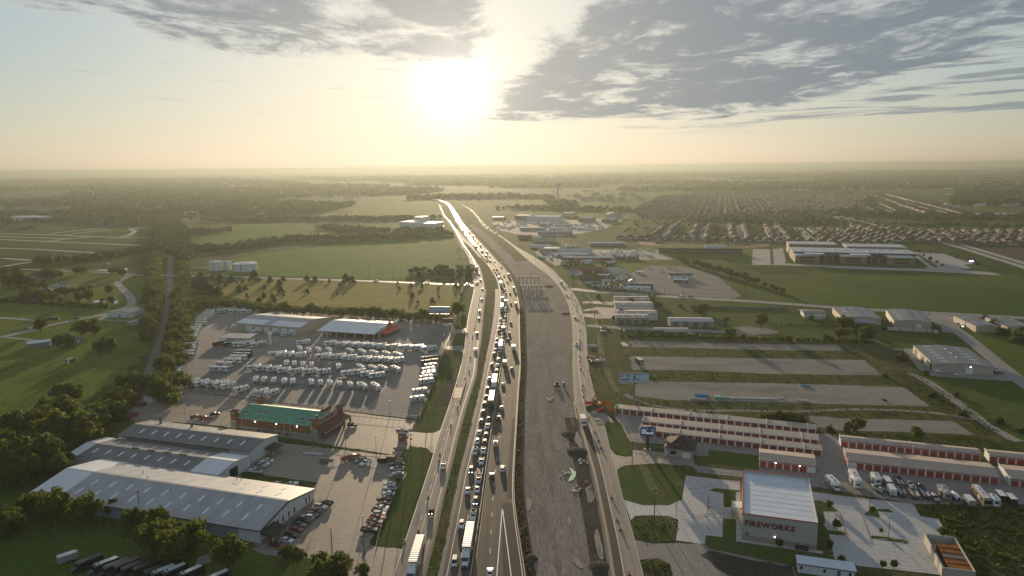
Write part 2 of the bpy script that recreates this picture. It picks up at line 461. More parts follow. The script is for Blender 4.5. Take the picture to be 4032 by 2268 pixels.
def strip(name, line, w, z, m, parent=None):      # ribbon of even width along a polyline, with uv
    line = [Vector((p[0], p[1])) for p in line]
    v, f, uv, s = [],[],[],0.0
    for i, p in enumerate(line):
        a, b = line[max(0,i - 1)], line[min(len(line) - 1,i + 1)]
        n = Vector((-(b - a).y,(b - a).x)).normalized() * w / 2
        if i: s += (p - line[i - 1]).length
        v += [(p.x - n.x, p.y - n.y, z),(p.x + n.x, p.y + n.y, z)]; uv += [(1,s),(0,s)]
        if i: o = 2 * i; f.append((o - 2,o, o + 1,o - 1))
    f = [t if (Vector(v[t[1]][:2]) - Vector(v[t[0]][:2])).cross(Vector(v[t[2]][:2]) - Vector(v[t[0]][:2])) > 0 else t[::-1] for t in f]
    me = bpy.data.meshes.new(name); me.from_pydata(v,[], f); me.materials.append(m)
    l = me.uv_layers.new(name='UVMap')
    for p in me.polygons:
        for li in p.loop_indices: l.data[li].uv = uv[me.loops[li].vertex_index]
    o = obj(name, me, parent)
    if parent is None: struct(o)
    return o
def smooth_line(pts, n=6):            # Catmull-Rom through points
    P = [Vector((p[0], p[1])) for p in pts]; out = []
    for i in range(len(P) - 1):
        a, b, c, d = P[max(0,i - 1)], P[i], P[i + 1], P[min(len(P) - 1,i + 2)]
        for k in range(n):
            t = k / n
            out.append(0.5 * ((2 * b) + (c - a) * t + (2 * a - 5 * b + 4 * c - d) * t * t + (3 * b - a - 3 * c + d) * t ** 3))
    out.append(P[-1]); return out
def round_poly(pts, n=4):
    P = [Vector((p[0], p[1])) for p in pts]; k = len(P)
    return [P[i] * (1 - t) ** 2 * 0.5 + P[(i + 1) % k] * (0.5 + t - t * t) + P[(i + 2) % k] * t * t * 0.5 for i in range(k) for t in [j / n for j in range(n)]]
def text_mesh(s, size, depth, m, spacing=1.0):
    cu = bpy.data.curves.new('lettering','FONT'); cu.body = s; cu.size = size; cu.extrude = depth / 2
    cu.offset = 0.015 * size; cu.align_x = 'LEFT'; cu.resolution_u = 2; cu.space_character = spacing
    t = bpy.data.objects.new('lettering', cu)
    me = bpy.data.meshes.new_from_object(t)
    bpy.data.objects.remove(t); bpy.data.curves.remove(cu)
    me.materials.clear(); me.materials.append(m)
    return me

# ================================================================== the ground
G_MEADOW = ground_mat('meadow_grass',((0.055,0.100,0.020),(0.105,0.140,0.030),(0.095,0.100,0.034)),(0.006,0.06,0.7))
G_OPEN = ground_mat('open_country',((0.046,0.078,0.020),(0.095,0.125,0.030),(0.032,0.055,0.016)),(0.0016,0.009,0.06),contrast=1.1)
G_LAWN = ground_mat('verge_grass',((0.060,0.105,0.024),(0.088,0.118,0.032),(0.115,0.105,0.045)),(0.05,0.16,1.3),contrast=1.2)
G_PASTURE = ground_mat('pasture',((0.105,0.155,0.026),(0.150,0.170,0.036),(0.058,0.105,0.020)),(0.010,0.05,0.5),stretch=(0.3,1.0,0.45))
G_CROP = ground_mat('green_crop',((0.080,0.150,0.022),(0.105,0.168,0.028),(0.062,0.122,0.020)),(0.004,0.03,0.4),contrast=0.7)
G_HAY = ground_mat('dry_hay',((0.300,0.235,0.070),(0.240,0.205,0.062),(0.165,0.170,0.050)),(0.010,0.06,0.6),contrast=0.8,stretch=(-0.3,0.35,1.2))
G_ROUGH = ground_mat('rough_weeds',((0.085,0.100,0.032),(0.125,0.110,0.050),(0.052,0.070,0.022)),(0.03,0.16,0.9),contrast=1.3,bump=0.4)
G_BROWNFIELD = ground_mat('ploughed_soil',((0.130,0.090,0.060),(0.110,0.080,0.052),(0.090,0.070,0.045)),(0.01,0.08,0.7))
G_GRAVEL = ground_mat('grey_gravel',((0.275,0.248,0.225),(0.235,0.214,0.197),(0.305,0.272,0.244)),(0.02,0.12,1.2),contrast=0.7,spec=0.2)
G_ASPHALT = ground_mat('old_asphalt',((0.175,0.170,0.168),(0.205,0.196,0.190),(0.150,0.147,0.145)),(0.02,0.15,1.4),contrast=0.8,rough=0.8,spec=0.2,cracks=0.07)
G_CONCRETE = ground_mat('worn_concrete',((0.295,0.240,0.192),(0.245,0.206,0.170),(0.335,0.275,0.222)),(0.03,0.10,0.8),contrast=0.9,rough=0.7,spec=0.3,cracks=0.11)
G_PALE = ground_mat('pale_concrete',((0.480,0.470,0.450),(0.420,0.410,0.395),(0.520,0.500,0.470)),(0.04,0.13,0.9),contrast=0.6,rough=0.75,spec=0.25)
G_PAD = ground_mat('crushed_stone_pad',((0.310,0.280,0.240),(0.260,0.240,0.210),(0.190,0.172,0.150)),(0.03,0.045,0.9),contrast=0.9,stretch=(-0.3,0.6,1.6))
G_DIRT = ground_mat('graded_dirt',((0.285,0.245,0.205),(0.210,0.180,0.150),(0.325,0.285,0.240)),(0.035,0.12,0.75),contrast=0.95,stretch=(0.05,1.8,0.35),bump=0.12)
G_DIRT2 = ground_mat('rutted_dirt',((0.240,0.205,0.172),(0.195,0.167,0.140),(0.295,0.258,0.220)),(0.06,0.2,1.0),contrast=0.9,stretch=(0.05,2.0,0.3),bump=0.12)
G_DARKDIRT = ground_mat('dark_turned_soil',((0.070,0.060,0.052),(0.095,0.082,0.070),(0.055,0.048,0.042)),(0.05,0.2,1.0),contrast=1.2,bump=0.4)
G_MUD = ground_mat('pale_wet_mud',((0.300,0.268,0.228),(0.255,0.228,0.196),(0.335,0.300,0.258)),(0.08,0.3,1.5),rough=0.85,spec=0.06)
WATER = mat('still_water',(0.05,0.055,0.045),rough=0.04,spec=0.6,var=0.0)
R_FRONT = road_mat('frontage_concrete',(0.345,0.290,0.240),(0.190,0.165,0.140),rough=0.82,spec=0.12)
R_FREE = road_mat('freeway_pavement',(0.135,0.113,0.096),(0.062,0.055,0.050),rough=0.78,spec=0.09)
R_RAMP = road_mat('ramp_asphalt',(0.085,0.062,0.054),(0.055,0.045,0.040),rough=0.85,spec=0.10,crack=0.0)
R_LOCAL = road_mat('local_road',(0.260,0.240,0.215),(0.170,0.155,0.140),rough=0.6,spec=0.3,crack=0.1)
R_STREET = mat('street_concrete',(0.33,0.31,0.29),rough=0.7,var=0.15,scale=0.08)
PAINT_W = mat('road_paint_white',(0.70,0.68,0.64),rough=0.6,var=0.2,scale=1.5)
PAINT_Y = mat('road_paint_yellow',(0.55,0.36,0.05),rough=0.6,var=0.2,scale=1.5)
PAINT_R = mat('kerb_paint_red',(0.35,0.05,0.04),rough=0.6,var=0.2)
CONC = mat('barrier_concrete',(0.42,0.37,0.32),rough=0.7,var=0.25,scale=0.5)

S = 44000.0
gm = bpy.data.meshes.new('ground')
gm.from_pydata([(-S,-900,0),(S,-900,0),(S, S,0),(-S, S,0)],[],[(0,1,2,3)])
gm.materials.append(G_OPEN)
struct(obj('ground', gm))

# ------------------------------------------------------------------ roads from their two edges
class Road:
    def __init__(s, name, left, right, z, m, y0=40.0,y1=None, smooth=4,build=True):
        def tab(pts):
            w = sorted([(p.y, p.x) for p in (T(*q) if isinstance(q[0], str) else gp(*q) for q in pts)])
            return np.array(w)
        L, Rr = tab(left),tab(right)
        y1 = y1 or min(L[-1,0], Rr[-1,0])
        ys = [y0]
        while ys[-1] < y1: ys.append(ys[-1] + max(4.0,ys[-1] * 0.012))
        s.Y = np.array(ys)
        def ev(t):
            x = np.interp(s.Y, t[:, 0], t[:, 1])
            lo = s.Y < t[0,0]; k = min(2,len(t) - 1)
            sl = (t[k,1] - t[0,1]) / (t[k,0] - t[0,0])
            x[lo] = t[0,1] + (s.Y[lo] - t[0,0]) * sl
            for _ in range(smooth):
                xp = np.pad(x,2,mode='reflect', reflect_type='odd')
                x = (xp[:-4] + 2 * xp[1:-3] + 3 * xp[2:-2] + 2 * xp[3:-1] + xp[4:]) / 9
            return x
        s.L, s.R = ev(L),ev(Rr)
        s.z = z
        if build: s.ribbon(name,0.0,1.0,z, m)
    def x(s, f, y): return np.interp(y, s.Y, s.L) * (1 - f) + np.interp(y, s.Y, s.R) * f
    def pt(s, f, y): return Vector((float(s.x(f, y)),y))
    def heading(s, f, y):       # angle from +Y towards +X, going away
        a, b = s.pt(f, y - 6),s.pt(f, y + 6)
        return math.atan2(b.x - a.x, b.y - a.y)
    def ribbon(s, name, f0,f1,z, m, y0=None, y1=None, top=None, off0=0.0,off1=0.0):
        k = [i for i, y in enumerate(s.Y) if (y0 is None or y >= y0) and (y1 is None or y <= y1)]
        v, f, uv, d = [],[],[],0.0
        for n, i in enumerate(k):
            xl = s.L[i] * (1 - f0) + s.R[i] * f0 + off0; xr = s.L[i] * (1 - f1) + s.R[i] * f1 + off1
            if n: d += s.Y[i] - s.Y[k[n - 1]]
            v += [(xl, s.Y[i], z),(xr, s.Y[i], z)]; uv += [(0,d),(1,d)]
            if n: o = 2 * n; f.append((o - 2,o - 1,o + 1,o))
        me = bpy.data.meshes.new(name); me.from_pydata(v,[], f); me.materials.append(m)
        l = me.uv_layers.new(name='UVMap')
        for p in me.polygons:
            for li in p.loop_indices: l.data[li].uv = uv[me.loops[li].vertex_index]
        return struct(obj(name, me))
    def line(s, f, w, y0,y1,off=0.0):
        ys = [y for y in s.Y if y0 <= y <= y1]
        return [stripe_poly(s.pt(f, a) + Vector((off,0)),s.pt(f, b + 0.05) + Vector((off,0)),w) for a, b in zip(ys, ys[1:])]
    def dashes(s, f, w, y0,y1,on=3.0,gap=9.0,off=0.0):
        out, y = [], y0
        while y < y1:
            out.append(stripe_poly(s.pt(f, y) + Vector((off,0)),s.pt(f, y + on) + Vector((off,0)),w)); y += on + gap
        return out
FL_L = [('d2',650,1440),('d2',800,990),('d2',1040,270),('d2',1130,0),('c2',1190,1180),('c2',1265,900),('c2',1320,760),('c2',1400,520),('c2',1480,270),('c2',1560,0),
        ('b2',1605,1170),('b2',1640,900),('b2',1660,700),('b2',1710,480),('b2',1752,290),('b2',1725,130),('b2',1695,0),('a2',1690,1330),('a2',1640,1230),('a2',1590,1160),
        ('a2',1540,1060),('a2',1490,960),('a2',1430,860),('a2',1395,800),('a2',1340,752),('a2',1308,690),('a2',1278,610),('a2',1262,572),('a2',1200,545),('a2',1100,526)]
FL_R = [('d2',1070,1440),('d2',1190,1000),('d2',1340,300),('d2',1420,0),('c2',1530,900),('c2',1640,500),('c2',1770,0),('b2',1800,1400),('b2',1835,1000),('b2',1860,600),('b2',1900,300),
        ('b2',1880,200),('b2',1830,0),('a2',1810,1400),('a2',1755,1310),('a2',1690,1220),('a2',1625,1130),('a2',1570,1040),('a2',1515,940),('a2',1455,850),('a2',1415,795),
        ('a2',1365,748),('a2',1335,690),('a2',1310,610),('a2',1290,572),('a2',1220,542),('a2',1120,524)]
CL_L = [('d2',1320,1440),('d2',1415,970),('d2',1515,480),('d2',1600,0),('c2',1690,1080),('c2',1770,700),('c2',1850,350),('c2',1912,0),('b2',1955,1200),('b2',2005,1000),('b2',2055,750),
        ('b2',2085,520),('b2',2085,330),('b2',2058,180),('b2',1950,0),('a2',1860,1310),('a2',1780,1210),('a2',1690,1100),('a2',1615,1000),('a2',1555,900),('a2',1500,800),('a2',1450,700),
        ('a2',1400,600),('a2',1345,548),('a2',1250,516),('a2',1000,472),('a2',800,441),('a2',600,421)]
CM = [('d2',1700,1449),('d2',1760,1050),('d2',1830,600),('d2',1908,0),('c2',1960,1000),('c2',2020,600),('c2',2080,200),('b2',2110,1400),('b2',2170,1000),('b2',2213,650),('b2',2213,400),
      ('b2',2190,270),('b2',2130,130),('b2',2040,0),('a2',1905,1260),('a2',1810,1150),('a2',1710,1020),('a2',1605,880),('a2',1545,790),('a2',1485,690),('a2',1425,600),('a2',1368,546),
      ('a2',1270,515),('a2',1010,471),('a2',805,440),('a2',602,420.5)]
CR_R = [('d2',2440,1440),('d2',2300,560),('d2',2282,300),('d2',2292,0),('c2',2332,700),('c2',2362,200),('b2',2383,1400),('b2',2370,1000),('b2',2362,500),('b2',2315,300),('b2',2235,120),('b2',2148,0),
        ('a2',2040,1310),('a2',1945,1200),('a2',1850,1105),('a2',1750,990),('a2',1650,880),('a2',1575,780),('a2',1515,685),('a2',1455,600),('a2',1392,545),('a2',1290,514),('a2',1020,470),('a2',810,439.5),('a2',605,420)]
FR_L = [('d3',1265,1449),('d3',1190,900),('d3',1120,550),('d3',1010,0),('c3',920,1100),('c3',860,850),('c3',800,650),('c3',762,480),('c3',745,200),('b3',735,1400),('b3',740,1000),('b3',730,750),('b3',690,550),
        ('b3',620,380),('b3',540,250),('b3',430,130),('b3',250,0),('a3',100,1300),('a3',0,1205),('a2',2200,1080),('a2',2050,975),('a2',1900,895),('a2',1825,815),('a2',1790,755),('a2',1730,675),('a2',1665,620),('a2',1560,570),('a2',1450,535)]
FR_R = [('d3',1700,1449),('d3',1600,1000),('d3',1430,420),('d3',1335,0),('c3',1250,1100),('c3',1170,750),('c3',1055,400),('c3',985,150),('b3',965,1449),('b3',935,1100),('b3',928,850),('b3',888,640),('b3',835,490),
        ('b3',765,370),('b3',690,280),('b3',600,170),('b3',450,20),('a3',300,1330),('a3',140,1235),('a2',2335,1155),('a2',2150,1020),('a2',1985,925),('a2',1870,820),('a2',1820,755),('a2',1755,675),('a2',1685,618),('a2',1575,568),('a2',1465,534)]

# ------------------------------------------------------------------ land under the roads (lowest sheets first)
Z1,Z2,Z3,Z4,Z5 = 0.02,0.06,0.10,0.16,0.21
def sheetF(name, pts, z, m, **k): return sheet(name,[F(*p) for p in pts], z, m, **k)
sheetF('meadow',[(-120,900),(-60,775),(140,740),(330,690),(385,700),(415,780),(400,850),(300,960),(120,1050),(-60,1130),(-300,1200)], Z1,G_PASTURE, wobble=3)
sheetF('meadow',[(-300,1210),(-60,1135),(150,1060),(330,1060),(700,1300),(1010,1390),(985,1500),(-100,1560)], Z1,G_MEADOW, wobble=2)
sheetF('meadow',[(-100,775),(-60,700),(160,672),(320,685),(330,690),(150,742)], Z1,G_PASTURE, wobble=3)
sheetF('crop_field',[(440,690),(640,640),(950,603),(1140,598),(1165,690),(1130,700),(900,700),(640,692)], Z1,G_CROP, wobble=4)
sheetF('crop_field',[(470,640),(520,585),(620,562),(800,568),(840,590),(700,612),(600,625),(490,648)], Z1,G_CROP, wobble=5)
sheetF('crop_field',[(480,516),(800,514),(1010,520),(1010,527),(480,530)], Z1,G_CROP, wobble=6)
sheetF('crop_field',[(900,520),(1060,503),(1105,510),(1120,545),(1000,548),(880,545)], Z1,G_CROP, wobble=6)
sheetF('hay_field',[(500,735),(560,712),(700,700),(900,709),(1100,715),(1165,720),(1160,770),(1140,800),(900,775),(780,770),(690,770),(600,752)], Z1,G_HAY, wobble=3)
sheetF('hay_field',[(1490,640),(1600,655),(1870,748),(1690,740),(1540,690),(1440,650)], Z1,G_PASTURE, wobble=3)
sheetF('grass_field',[(1650,645),(1830,660),(1930,690),(2560,690),(2640,790),(2380,785),(2050,768),(1900,752)], Z1,G_MEADOW, wobble=4)
sheetF('grass_field',[(1640,612),(1900,612),(1900,664),(1830,662),(1680,648),(1600,625)], Z1,G_PASTURE, wobble=3)
sheetF('crop_field',[(2310,488),(2700,488),(2700,535),(2440,530),(2370,510)], Z1,G_MEADOW, wobble=5)
sheetF('ploughed_field',[(2455,622),(2700,622),(2700,690),(2600,690),(2500,645)], Z1,G_BROWNFIELD, wobble=4)
sheetF('crop_field',[(1300,500),(1470,505),(1560,515),(1530,528),(1400,522),(1330,530)], Z1,G_CROP, wobble=5)
sheetF('rough_ground',[(1470,850),(2230,850),(2330,960),(2576,1130),(2700,1200),(2700,1600),(1800,1600),(1640,1449),(1570,1250),(1520,1050),(1480,950)], Z1,G_ROUGH, wobble=2)
sheetF('rough_ground',[(2380,950),(2520,975),(2700,1060),(2700,1180),(2576,1120)], Z2,G_LAWN, wobble=2)
sheetF('grass_field',[(1450,735),(1640,745),(1990,772),(2030,820),(2200,830),(2310,850),(2300,900),(2230,870),(1990,845),(1780,830),(1500,845),(1460,800)], Z1,G_LAWN, wobble=2)
sheetF('grass_field',[(2370,780),(2700,800),(2700,1000),(2576,960)], Z1,G_MEADOW, wobble=2)

front_left = Road('frontage_road', FL_L, FL_R, Z4,R_FRONT, y1=2300)
front_right = Road('frontage_road', FR_L, FR_R, Z4,R_FRONT, y1=2250)
free_left = Road('freeway_carriageway', CL_L, CM, Z4,R_FREE, y1=3000)
free_right = Road('freeway_carriageway', CM, CR_R, Z4,R_FREE, y1=3000)
con = Road('construction_strip', CR_R, FR_L, Z2,G_DIRT, y1=1900,build=False)
con.ribbon('construction_strip',0.0,1.0,Z2,G_DIRT, y1=905); con.ribbon('overgrown_strip',0.0,1.0,Z2 - 0.005,G_ROUGH, y0=880); con.ribbon('dirt_track',0.22,0.58,Z2,G_DIRT, y0=900,y1=1500)
mid = Road('freeway_verge', FL_R, CL_L, Z2,G_ROUGH, y1=2200)
mid.ribbon('gravel_shoulder',0.74,1.0,Z3,G_ASPHALT, y1=700)
mid.ribbon('gravel_shoulder',0.0,0.10,Z3,G_GRAVEL, y1=700)
con.ribbon('soil_berm',0.0,0.13,Z3,G_DARKDIRT, y1=900,off0=0.2)
con.ribbon('soil_berm',0.78,0.97,Z3,G_DARKDIRT, y1=330)
free_right.ribbon('ramp_lane',0.60,0.97,Z5 - 0.012,R_RAMP, y0=40,y1=243)
free_right.ribbon('ramp_lane',0.80,0.97,Z5 - 0.014,R_RAMP, y0=242,y1=330)
front_right.ribbon('asphalt_lane',0.12,0.38,Z5 - 0.012,R_RAMP, y0=40,y1=335)
W_ = []
W_ += free_left.line(0.16,0.16,45,900) + free_left.dashes(0.55,0.18,48,900)
W_ += free_right.dashes(0.34,0.18,50,900) + free_right.line(0.955,0.2,45,700)
a0,a1,a2 = T('d2',2133,530),T('d2',2060,1400),T('d2',2250,1440)
W_ += [stripe_poly(a0,a1 + (a1 - a0) * 0.6,0.3),stripe_poly(a0,a2 + (a2 - a0) * 0.6,0.3)]
W_ += front_left.line(0.03,0.2,45,700) + front_left.line(0.50,0.14,45,330) + front_left.dashes(0.36,0.14,48,500)
W_ += front_right.line(0.40,0.2,45,620) + front_right.line(0.985,0.16,45,500)
sheets('lane_markings', W_, Z5,PAINT_W)
Y_ = front_right.line(0.05,0.16,45,600) + front_left.line(0.84,0.12,45,500) + front_left.line(0.87,0.12,45,500) + front_right.dashes(0.70,0.14,52,330)
Y_ += free_left.line(0.97,0.14,45,800) + free_right.line(0.06,0.14,45,800)
sheets('lane_markings_yellow', Y_, Z5,PAINT_Y)
def barrier(name, label, road, f, y0,y1,h=0.85,w=0.5,seg=9.0,off=0.0,group=None):
    t = thing(name, label, 'barrier',(float(road.x(f, y0)) + off, y0,0),0,group)
    org = Vector(t.location); y = y0
    while y < y1:
        e = min(y1,y + seg)
        a, b = road.pt(f, y) + Vector((off,0)),road.pt(f, e - 0.04) + Vector((off,0))
        d = (b - a).normalized(); n = Vector((d.y,-d.x)); mb = MB()
        def ring(p): return [Vector((p.x + n.x * q, p.y + n.y * q, zz)) - org for q, zz in ((-w / 2,0.05),(w / 2,0.05),(w * 0.22,h),(-w * 0.22,h))]
        A, B = ring(a),ring(b)
        mb.add(A + B,[(3,2,1,0),(4,5,6,7),(0,1,5,4),(1,2,6,5),(2,3,7,6),(3,0,4,7)])
        mb.build('barrier_section', CONC, t)
        y = e; seg *= 1.03
    return t
barrier('median_barrier','long concrete wall dividing the two freeway carriageways', free_right,0.0,42,1400)
barrier('edge_barrier','concrete wall along the right edge of the freeway beside the dirt strip', free_right,1.0,42,1300)

rl = smooth_line([T('a2',1500,905),T('a2',1560,985),T('a2',1620,1060),T('a2',1690,1120),T('a2',1760,1190),T('a2',1850,1290)],6)
strip('slip_road', rl,6.0,Z4 + 0.012,R_FRONT)

# ------------------------------------------------------------------ lots, local roads and paths
sheetF('gravel_lot',[(520,778),(700,772),(830,792),(1010,803),(1130,812),(1158,838),(1150,868),(1117,882),(1048,1055),(900,1038),(700,1014),(480,984),(345,1015),(360,985),(395,945),(455,870),(485,800)], Z2,G_GRAVEL, wobble=0.6)
sheetF('asphalt_lot',[(640,905),(1000,925),(985,960),(940,1012),(900,1036),(700,1012),(470,980),(420,965),(470,905),(540,870)], Z3,G_ASPHALT, wobble=0.5)
sheetF('asphalt_lot',[(1055,858),(1088,828),(1145,832),(1140,865),(1110,872)], Z3,G_ASPHALT, wobble=0.3)
sheetF('concrete_apron',[(545,845),(590,820),(700,832),(780,838),(760,858),(640,862),(560,850)], Z3,G_CONCRETE, wobble=0.4)
sheetF('concrete_lot',[(340,1018),(480,986),(700,1016),(1046,1058),(1022,1105),(1092,1090),(1098,1118),(1016,1132),(1008,1148),(700,1098),(560,1072),(440,1062),(350,1072),(325,1050)], Z2 + 0.008,G_CONCRETE, wobble=0.3)
sheetF('concrete_lot',[(560,1180),(690,1112),(1012,1150),(1016,1165),(970,1260),(930,1372),(1030,1384),(1005,1475),(850,1465),(840,1425),(785,1405),(690,1398),(640,1372),(640,1350),(800,1215)], Z2 + 0.008,G_CONCRETE, wobble=0.3)
for p in ([('b2',1440,855),('b2',1590,852),('b2',1645,830),('b2',1640,920),('b2',1590,912),('b2',1430,905)],[('b2',1330,1070),('b2',1480,1082),('b2',1600,1072),('b2',1612,1180),('b2',1560,1150),('b2',1330,1118)],
          [('c2',860,860),('c2',1110,885),('c2',1200,880),('c2',1290,840),('c2',1200,1150),('c2',1165,1150),('c2',1110,1090),('c2',850,1040)]):
    sheet('driveway', Ts(*p),Z3 + 0.006,G_CONCRETE)
for p in ([('c2',830,1449),('c2',870,1060),('c2',1050,1095),('c2',1150,1120),('c2',1165,1160),('c2',1100,1449),('d2',1000,300),('d2',800,950),('d2',760,1060),('d2',600,1068),('d2',420,1050),('d2',600,600),('d2',720,250)],
          [('c2',1340,0),('c2',1560,0),('c2',1480,270),('c2',1390,540),('c2',1290,840),('c2',1190,890),('c2',950,860),('c2',1100,480),('c2',1230,200)],
          [('b2',1500,915),('b2',1580,908),('b2',1632,940),('b2',1620,1050),('b2',1540,1082),('b2',1440,1070)],[('b2',1350,1120),('b2',1550,1150),('b2',1600,1185),('b2',1570,1400),('b2',1560,1449),('b2',1270,1449)]):
    sheet('verge_lawn', Ts(*p),Z3,G_LAWN, wobble=0.3)
sheet('dirt_patch', Ts(('c2',1380,170),('c2',1535,140),('c2',1500,260),('c2',1590,265),('c2',1550,410),('c2',1460,410),('c2',1420,500),('c2',1250,520),('c2',1180,560),('c2',1280,330)),Z4 + 0.01,G_DARKDIRT, wobble=0.4)
sheet('dirt_patch', Ts(('c2',1495,265),('c2',1597,265),('c2',1560,410),('c2',1462,410)),Z5,mat('orange_soil',(0.20,0.12,0.07),var=0.2))
sheet('dirt_patch', Ts(('d1',330,1200),('d1',500,1150),('d1',540,1250),('d1',380,1310),('d1',270,1330)),Z2,G_GRAVEL, wobble=0.4)
sheet('dirt_patch', Ts(('d1',1080,1060),('d1',1350,1050),('d1',1480,1190),('d1',1200,1140)),Z2 + 0.01,G_GRAVEL, wobble=0.4)
sheet('stone_bed', Ts(('c2',680,830),('c2',760,800),('c2',930,850),('c2',900,865),('c2',720,850)),Z4,G_DARKDIRT)
strip('country_road', smooth_line(Ts(('b0',0,965),('b0',300,895),('b0',700,790),('b0',1000,735),('b0',1450,640),('b0',1680,575),('b0',1790,500),('b0',1760,400),('b0',1650,290),('b0',1600,220),('b0',1700,150),('b0',1830,115),('b0',2200,115)),5),7.5,Z4,R_LOCAL)
strip('country_road', smooth_line([T('b0',1830,112),T('b0',1500,85),T('b0',900,60),T('b0',300,35),T('b0',-200,20)],4),7.5,Z4 - 0.006,R_LOCAL)
strip('country_road', smooth_line([T('b0',2160,118),T('b0',2480,125),T('b1',700,130),T('b1',1400,160),T('b2',100,190),T('b2',700,212),T('b2',1500,243),T('b2',1640,250),T('b2',1760,262)],4),8.0,Z4 - 0.006,R_LOCAL)
strip('driveway', Ts(('b0',-100,690),('b0',300,715),('b0',620,755)),5.5,Z4 - 0.01,R_LOCAL)
strip('driveway', smooth_line(Ts(('b0',1450,650),('b0',1390,715),('b0',1600,735),('b0',1850,720),('b0',2050,620)),5),5,Z3,G_GRAVEL)
strip('driveway', Ts(('b0',2200,460),('b0',1840,545),('b0',1700,560)),4,Z3,G_GRAVEL)
strip('driveway', Ts(('b0',60,960),('b0',350,990),('b0',500,1010)),3.5,Z3,G_GRAVEL)
strip('country_road', smooth_line([T('b3',730,300),T('b3',1000,335),T('b3',1700,385),T('b3',2484,435),T('b4',700,465),T('b4',1400,515),T('b4',2000,560),T('b4',2484,590),T('b5',1400,640),T('b5',2484,700),T('b5',3200,745)],4),12.0,Z4 - 0.006,R_LOCAL)
strip('service_road', smooth_line([T('b5',1180,650),T('b5',1400,760),T('b5',1620,900),T('b5',1900,1120),T('b5',2150,1330),T('b5',2500,1600),T('c5',2900,500)],4),9.0,Z4 - 0.01,R_LOCAL)
sheet('concrete_lot', Ts(('b5',1140,660),('b5',1500,640),('b5',1620,800),('b5',1560,905),('b5',1340,885),('b5',1250,760)),Z3,G_GRAVEL, wobble=0.3)
sheet('concrete_lot', Ts(('b5',830,1110),('b5',1020,1115),('b5',1260,1330),('b5',2080,1380),('b5',1900,1180),('b5',2150,1330),('b5',2350,1510),('b5',2330,1560),('b5',1240,1490),('b5',1060,1400)),Z3,G_GRAVEL, wobble=0.3)
strip('gravel_track', smooth_line([T('b5',900,1450),T('c5',1150,170),T('c5',1600,480),T('c5',1950,740),T('c5',2250,920),T('c5',2420,1000)],5),5.0,Z3,G_GRAVEL)
strip('gravel_lane', smooth_line([T('b3',930,800),T('b3',1400,830),T('b3',2484,870),T('b4',340,885),T('b4',520,890)],4),9,Z3,G_GRAVEL)
sheet('dirt_patch', Ts(('b4',560,840),('b4',700,805),('b4',1000,830),('b4',1220,890),('b4',1100,920),('b4',850,930),('b4',780,960),('b4',620,900)),Z3,G_PAD, wobble=1)
for p in ([('b3',880,480),('b3',980,465),('b3',1300,480),('b3',1290,525),('b3',980,500),('b3',860,495)],[('b3',880,590),('b3',1070,550),('b3',1310,560),('b3',1320,700),('b3',1090,710),('b3',900,680),('b3',890,640),('b3',1070,640),('b3',1080,590),('b3',900,605)]):
    sheet('concrete_lot', Ts(*p),Z3,G_CONCRETE, wobble=0.3)
sheet('gravel_yard',[F(1580,690),F(1640,668),F(1720,670),F(1800,690),F(1865,745),F(1840,752),F(1700,742),F(1620,735),F(1560,725)], Z2,G_PAD, wobble=1)
sheet('gravel_yard', Ts(('a3',500,1400),('a3',1200,1330),('a3',1750,1320),('a3',2150,1320),('a3',1900,1200),('a3',1000,1180),('a3',200,1200)),Z2,G_GRAVEL, wobble=1)
sheet('gravel_yard', Ts(('a3',0,980),('a3',600,1010),('a3',1180,900),('a3',1500,740),('a3',800,780),('a3',0,790),('a2',1980,810),('a2',2080,920)),Z2,G_GRAVEL, wobble=2)
PADS = [[('b3',1510,1005),('b4',0,1030),('b4',1000,1055),('b4',2000,1060),('b4',2080,1140),('b4',1000,1135),('b4',0,1105),('b3',1560,1095)],
        [('b3',1520,1215),('b4',0,1230),('b4',890,1245),('b4',2360,1270),('c5',550,95),('c4',1000,75),('c4',0,30),('b3',1560,1405)],
        [('c3',1560,150),('c3',1800,175),('c4',0,190),('c4',1170,205),('c5',860,258),('c5',1215,520),('c5',0,490),('c4',1450,470),('c4',0,445),('c3',1900,420),('c3',1580,380)],
        [('c4',1590,640),('c5',0,680),('c5',1530,720),('c5',1790,905),('c5',700,860),('c5',0,850),('c4',1680,790)]]
for i, p in enumerate(PADS): sheet('stone_pad', Ts(*p),Z2,G_PAD, wobble=0.5,seed=i)
sheet('spoil_heap_ground', Ts(('b3',1395,1035),('b3',1450,1020),('b3',1500,1085),('b3',1430,1075)),Z3,G_PALE, wobble=0.6)
strip('gravel_track', smooth_line(Ts(('c3',1450,350),('c3',1600,430),('c3',1900,520),('c4',0,575),('c4',700,575),('c4',1400,590),('c4',2300,560),('c5',1200,600),('c5',1800,700)),4),3.0,Z2 + 0.008,G_PAD)
sheet('gravel_lot', Ts(('c3',1290,620),('c3',1700,620),('c4',1700,890),('c4',1960,900),('c4',2100,1060),('c5',1100,1180),('c5',2900,1450),('c5',3000,1900),('d5',2484,480),('d5',1000,470),('d4',1600,230),('d4',920,130),('c4',100,1420),('c3',2360,1330),('c3',1800,1290),('c3',1540,1200),('c3',1550,1110),('c3',1980,1140),('c3',1980,1040),('c3',1520,1000)),Z2,G_GRAVEL, wobble=0.3)
sheet('asphalt_drive', Ts(('c3',940,640),('c3',1150,600),('c3',1330,740),('c3',1180,740),('c3',1170,760)),Z5,G_CONCRETE)
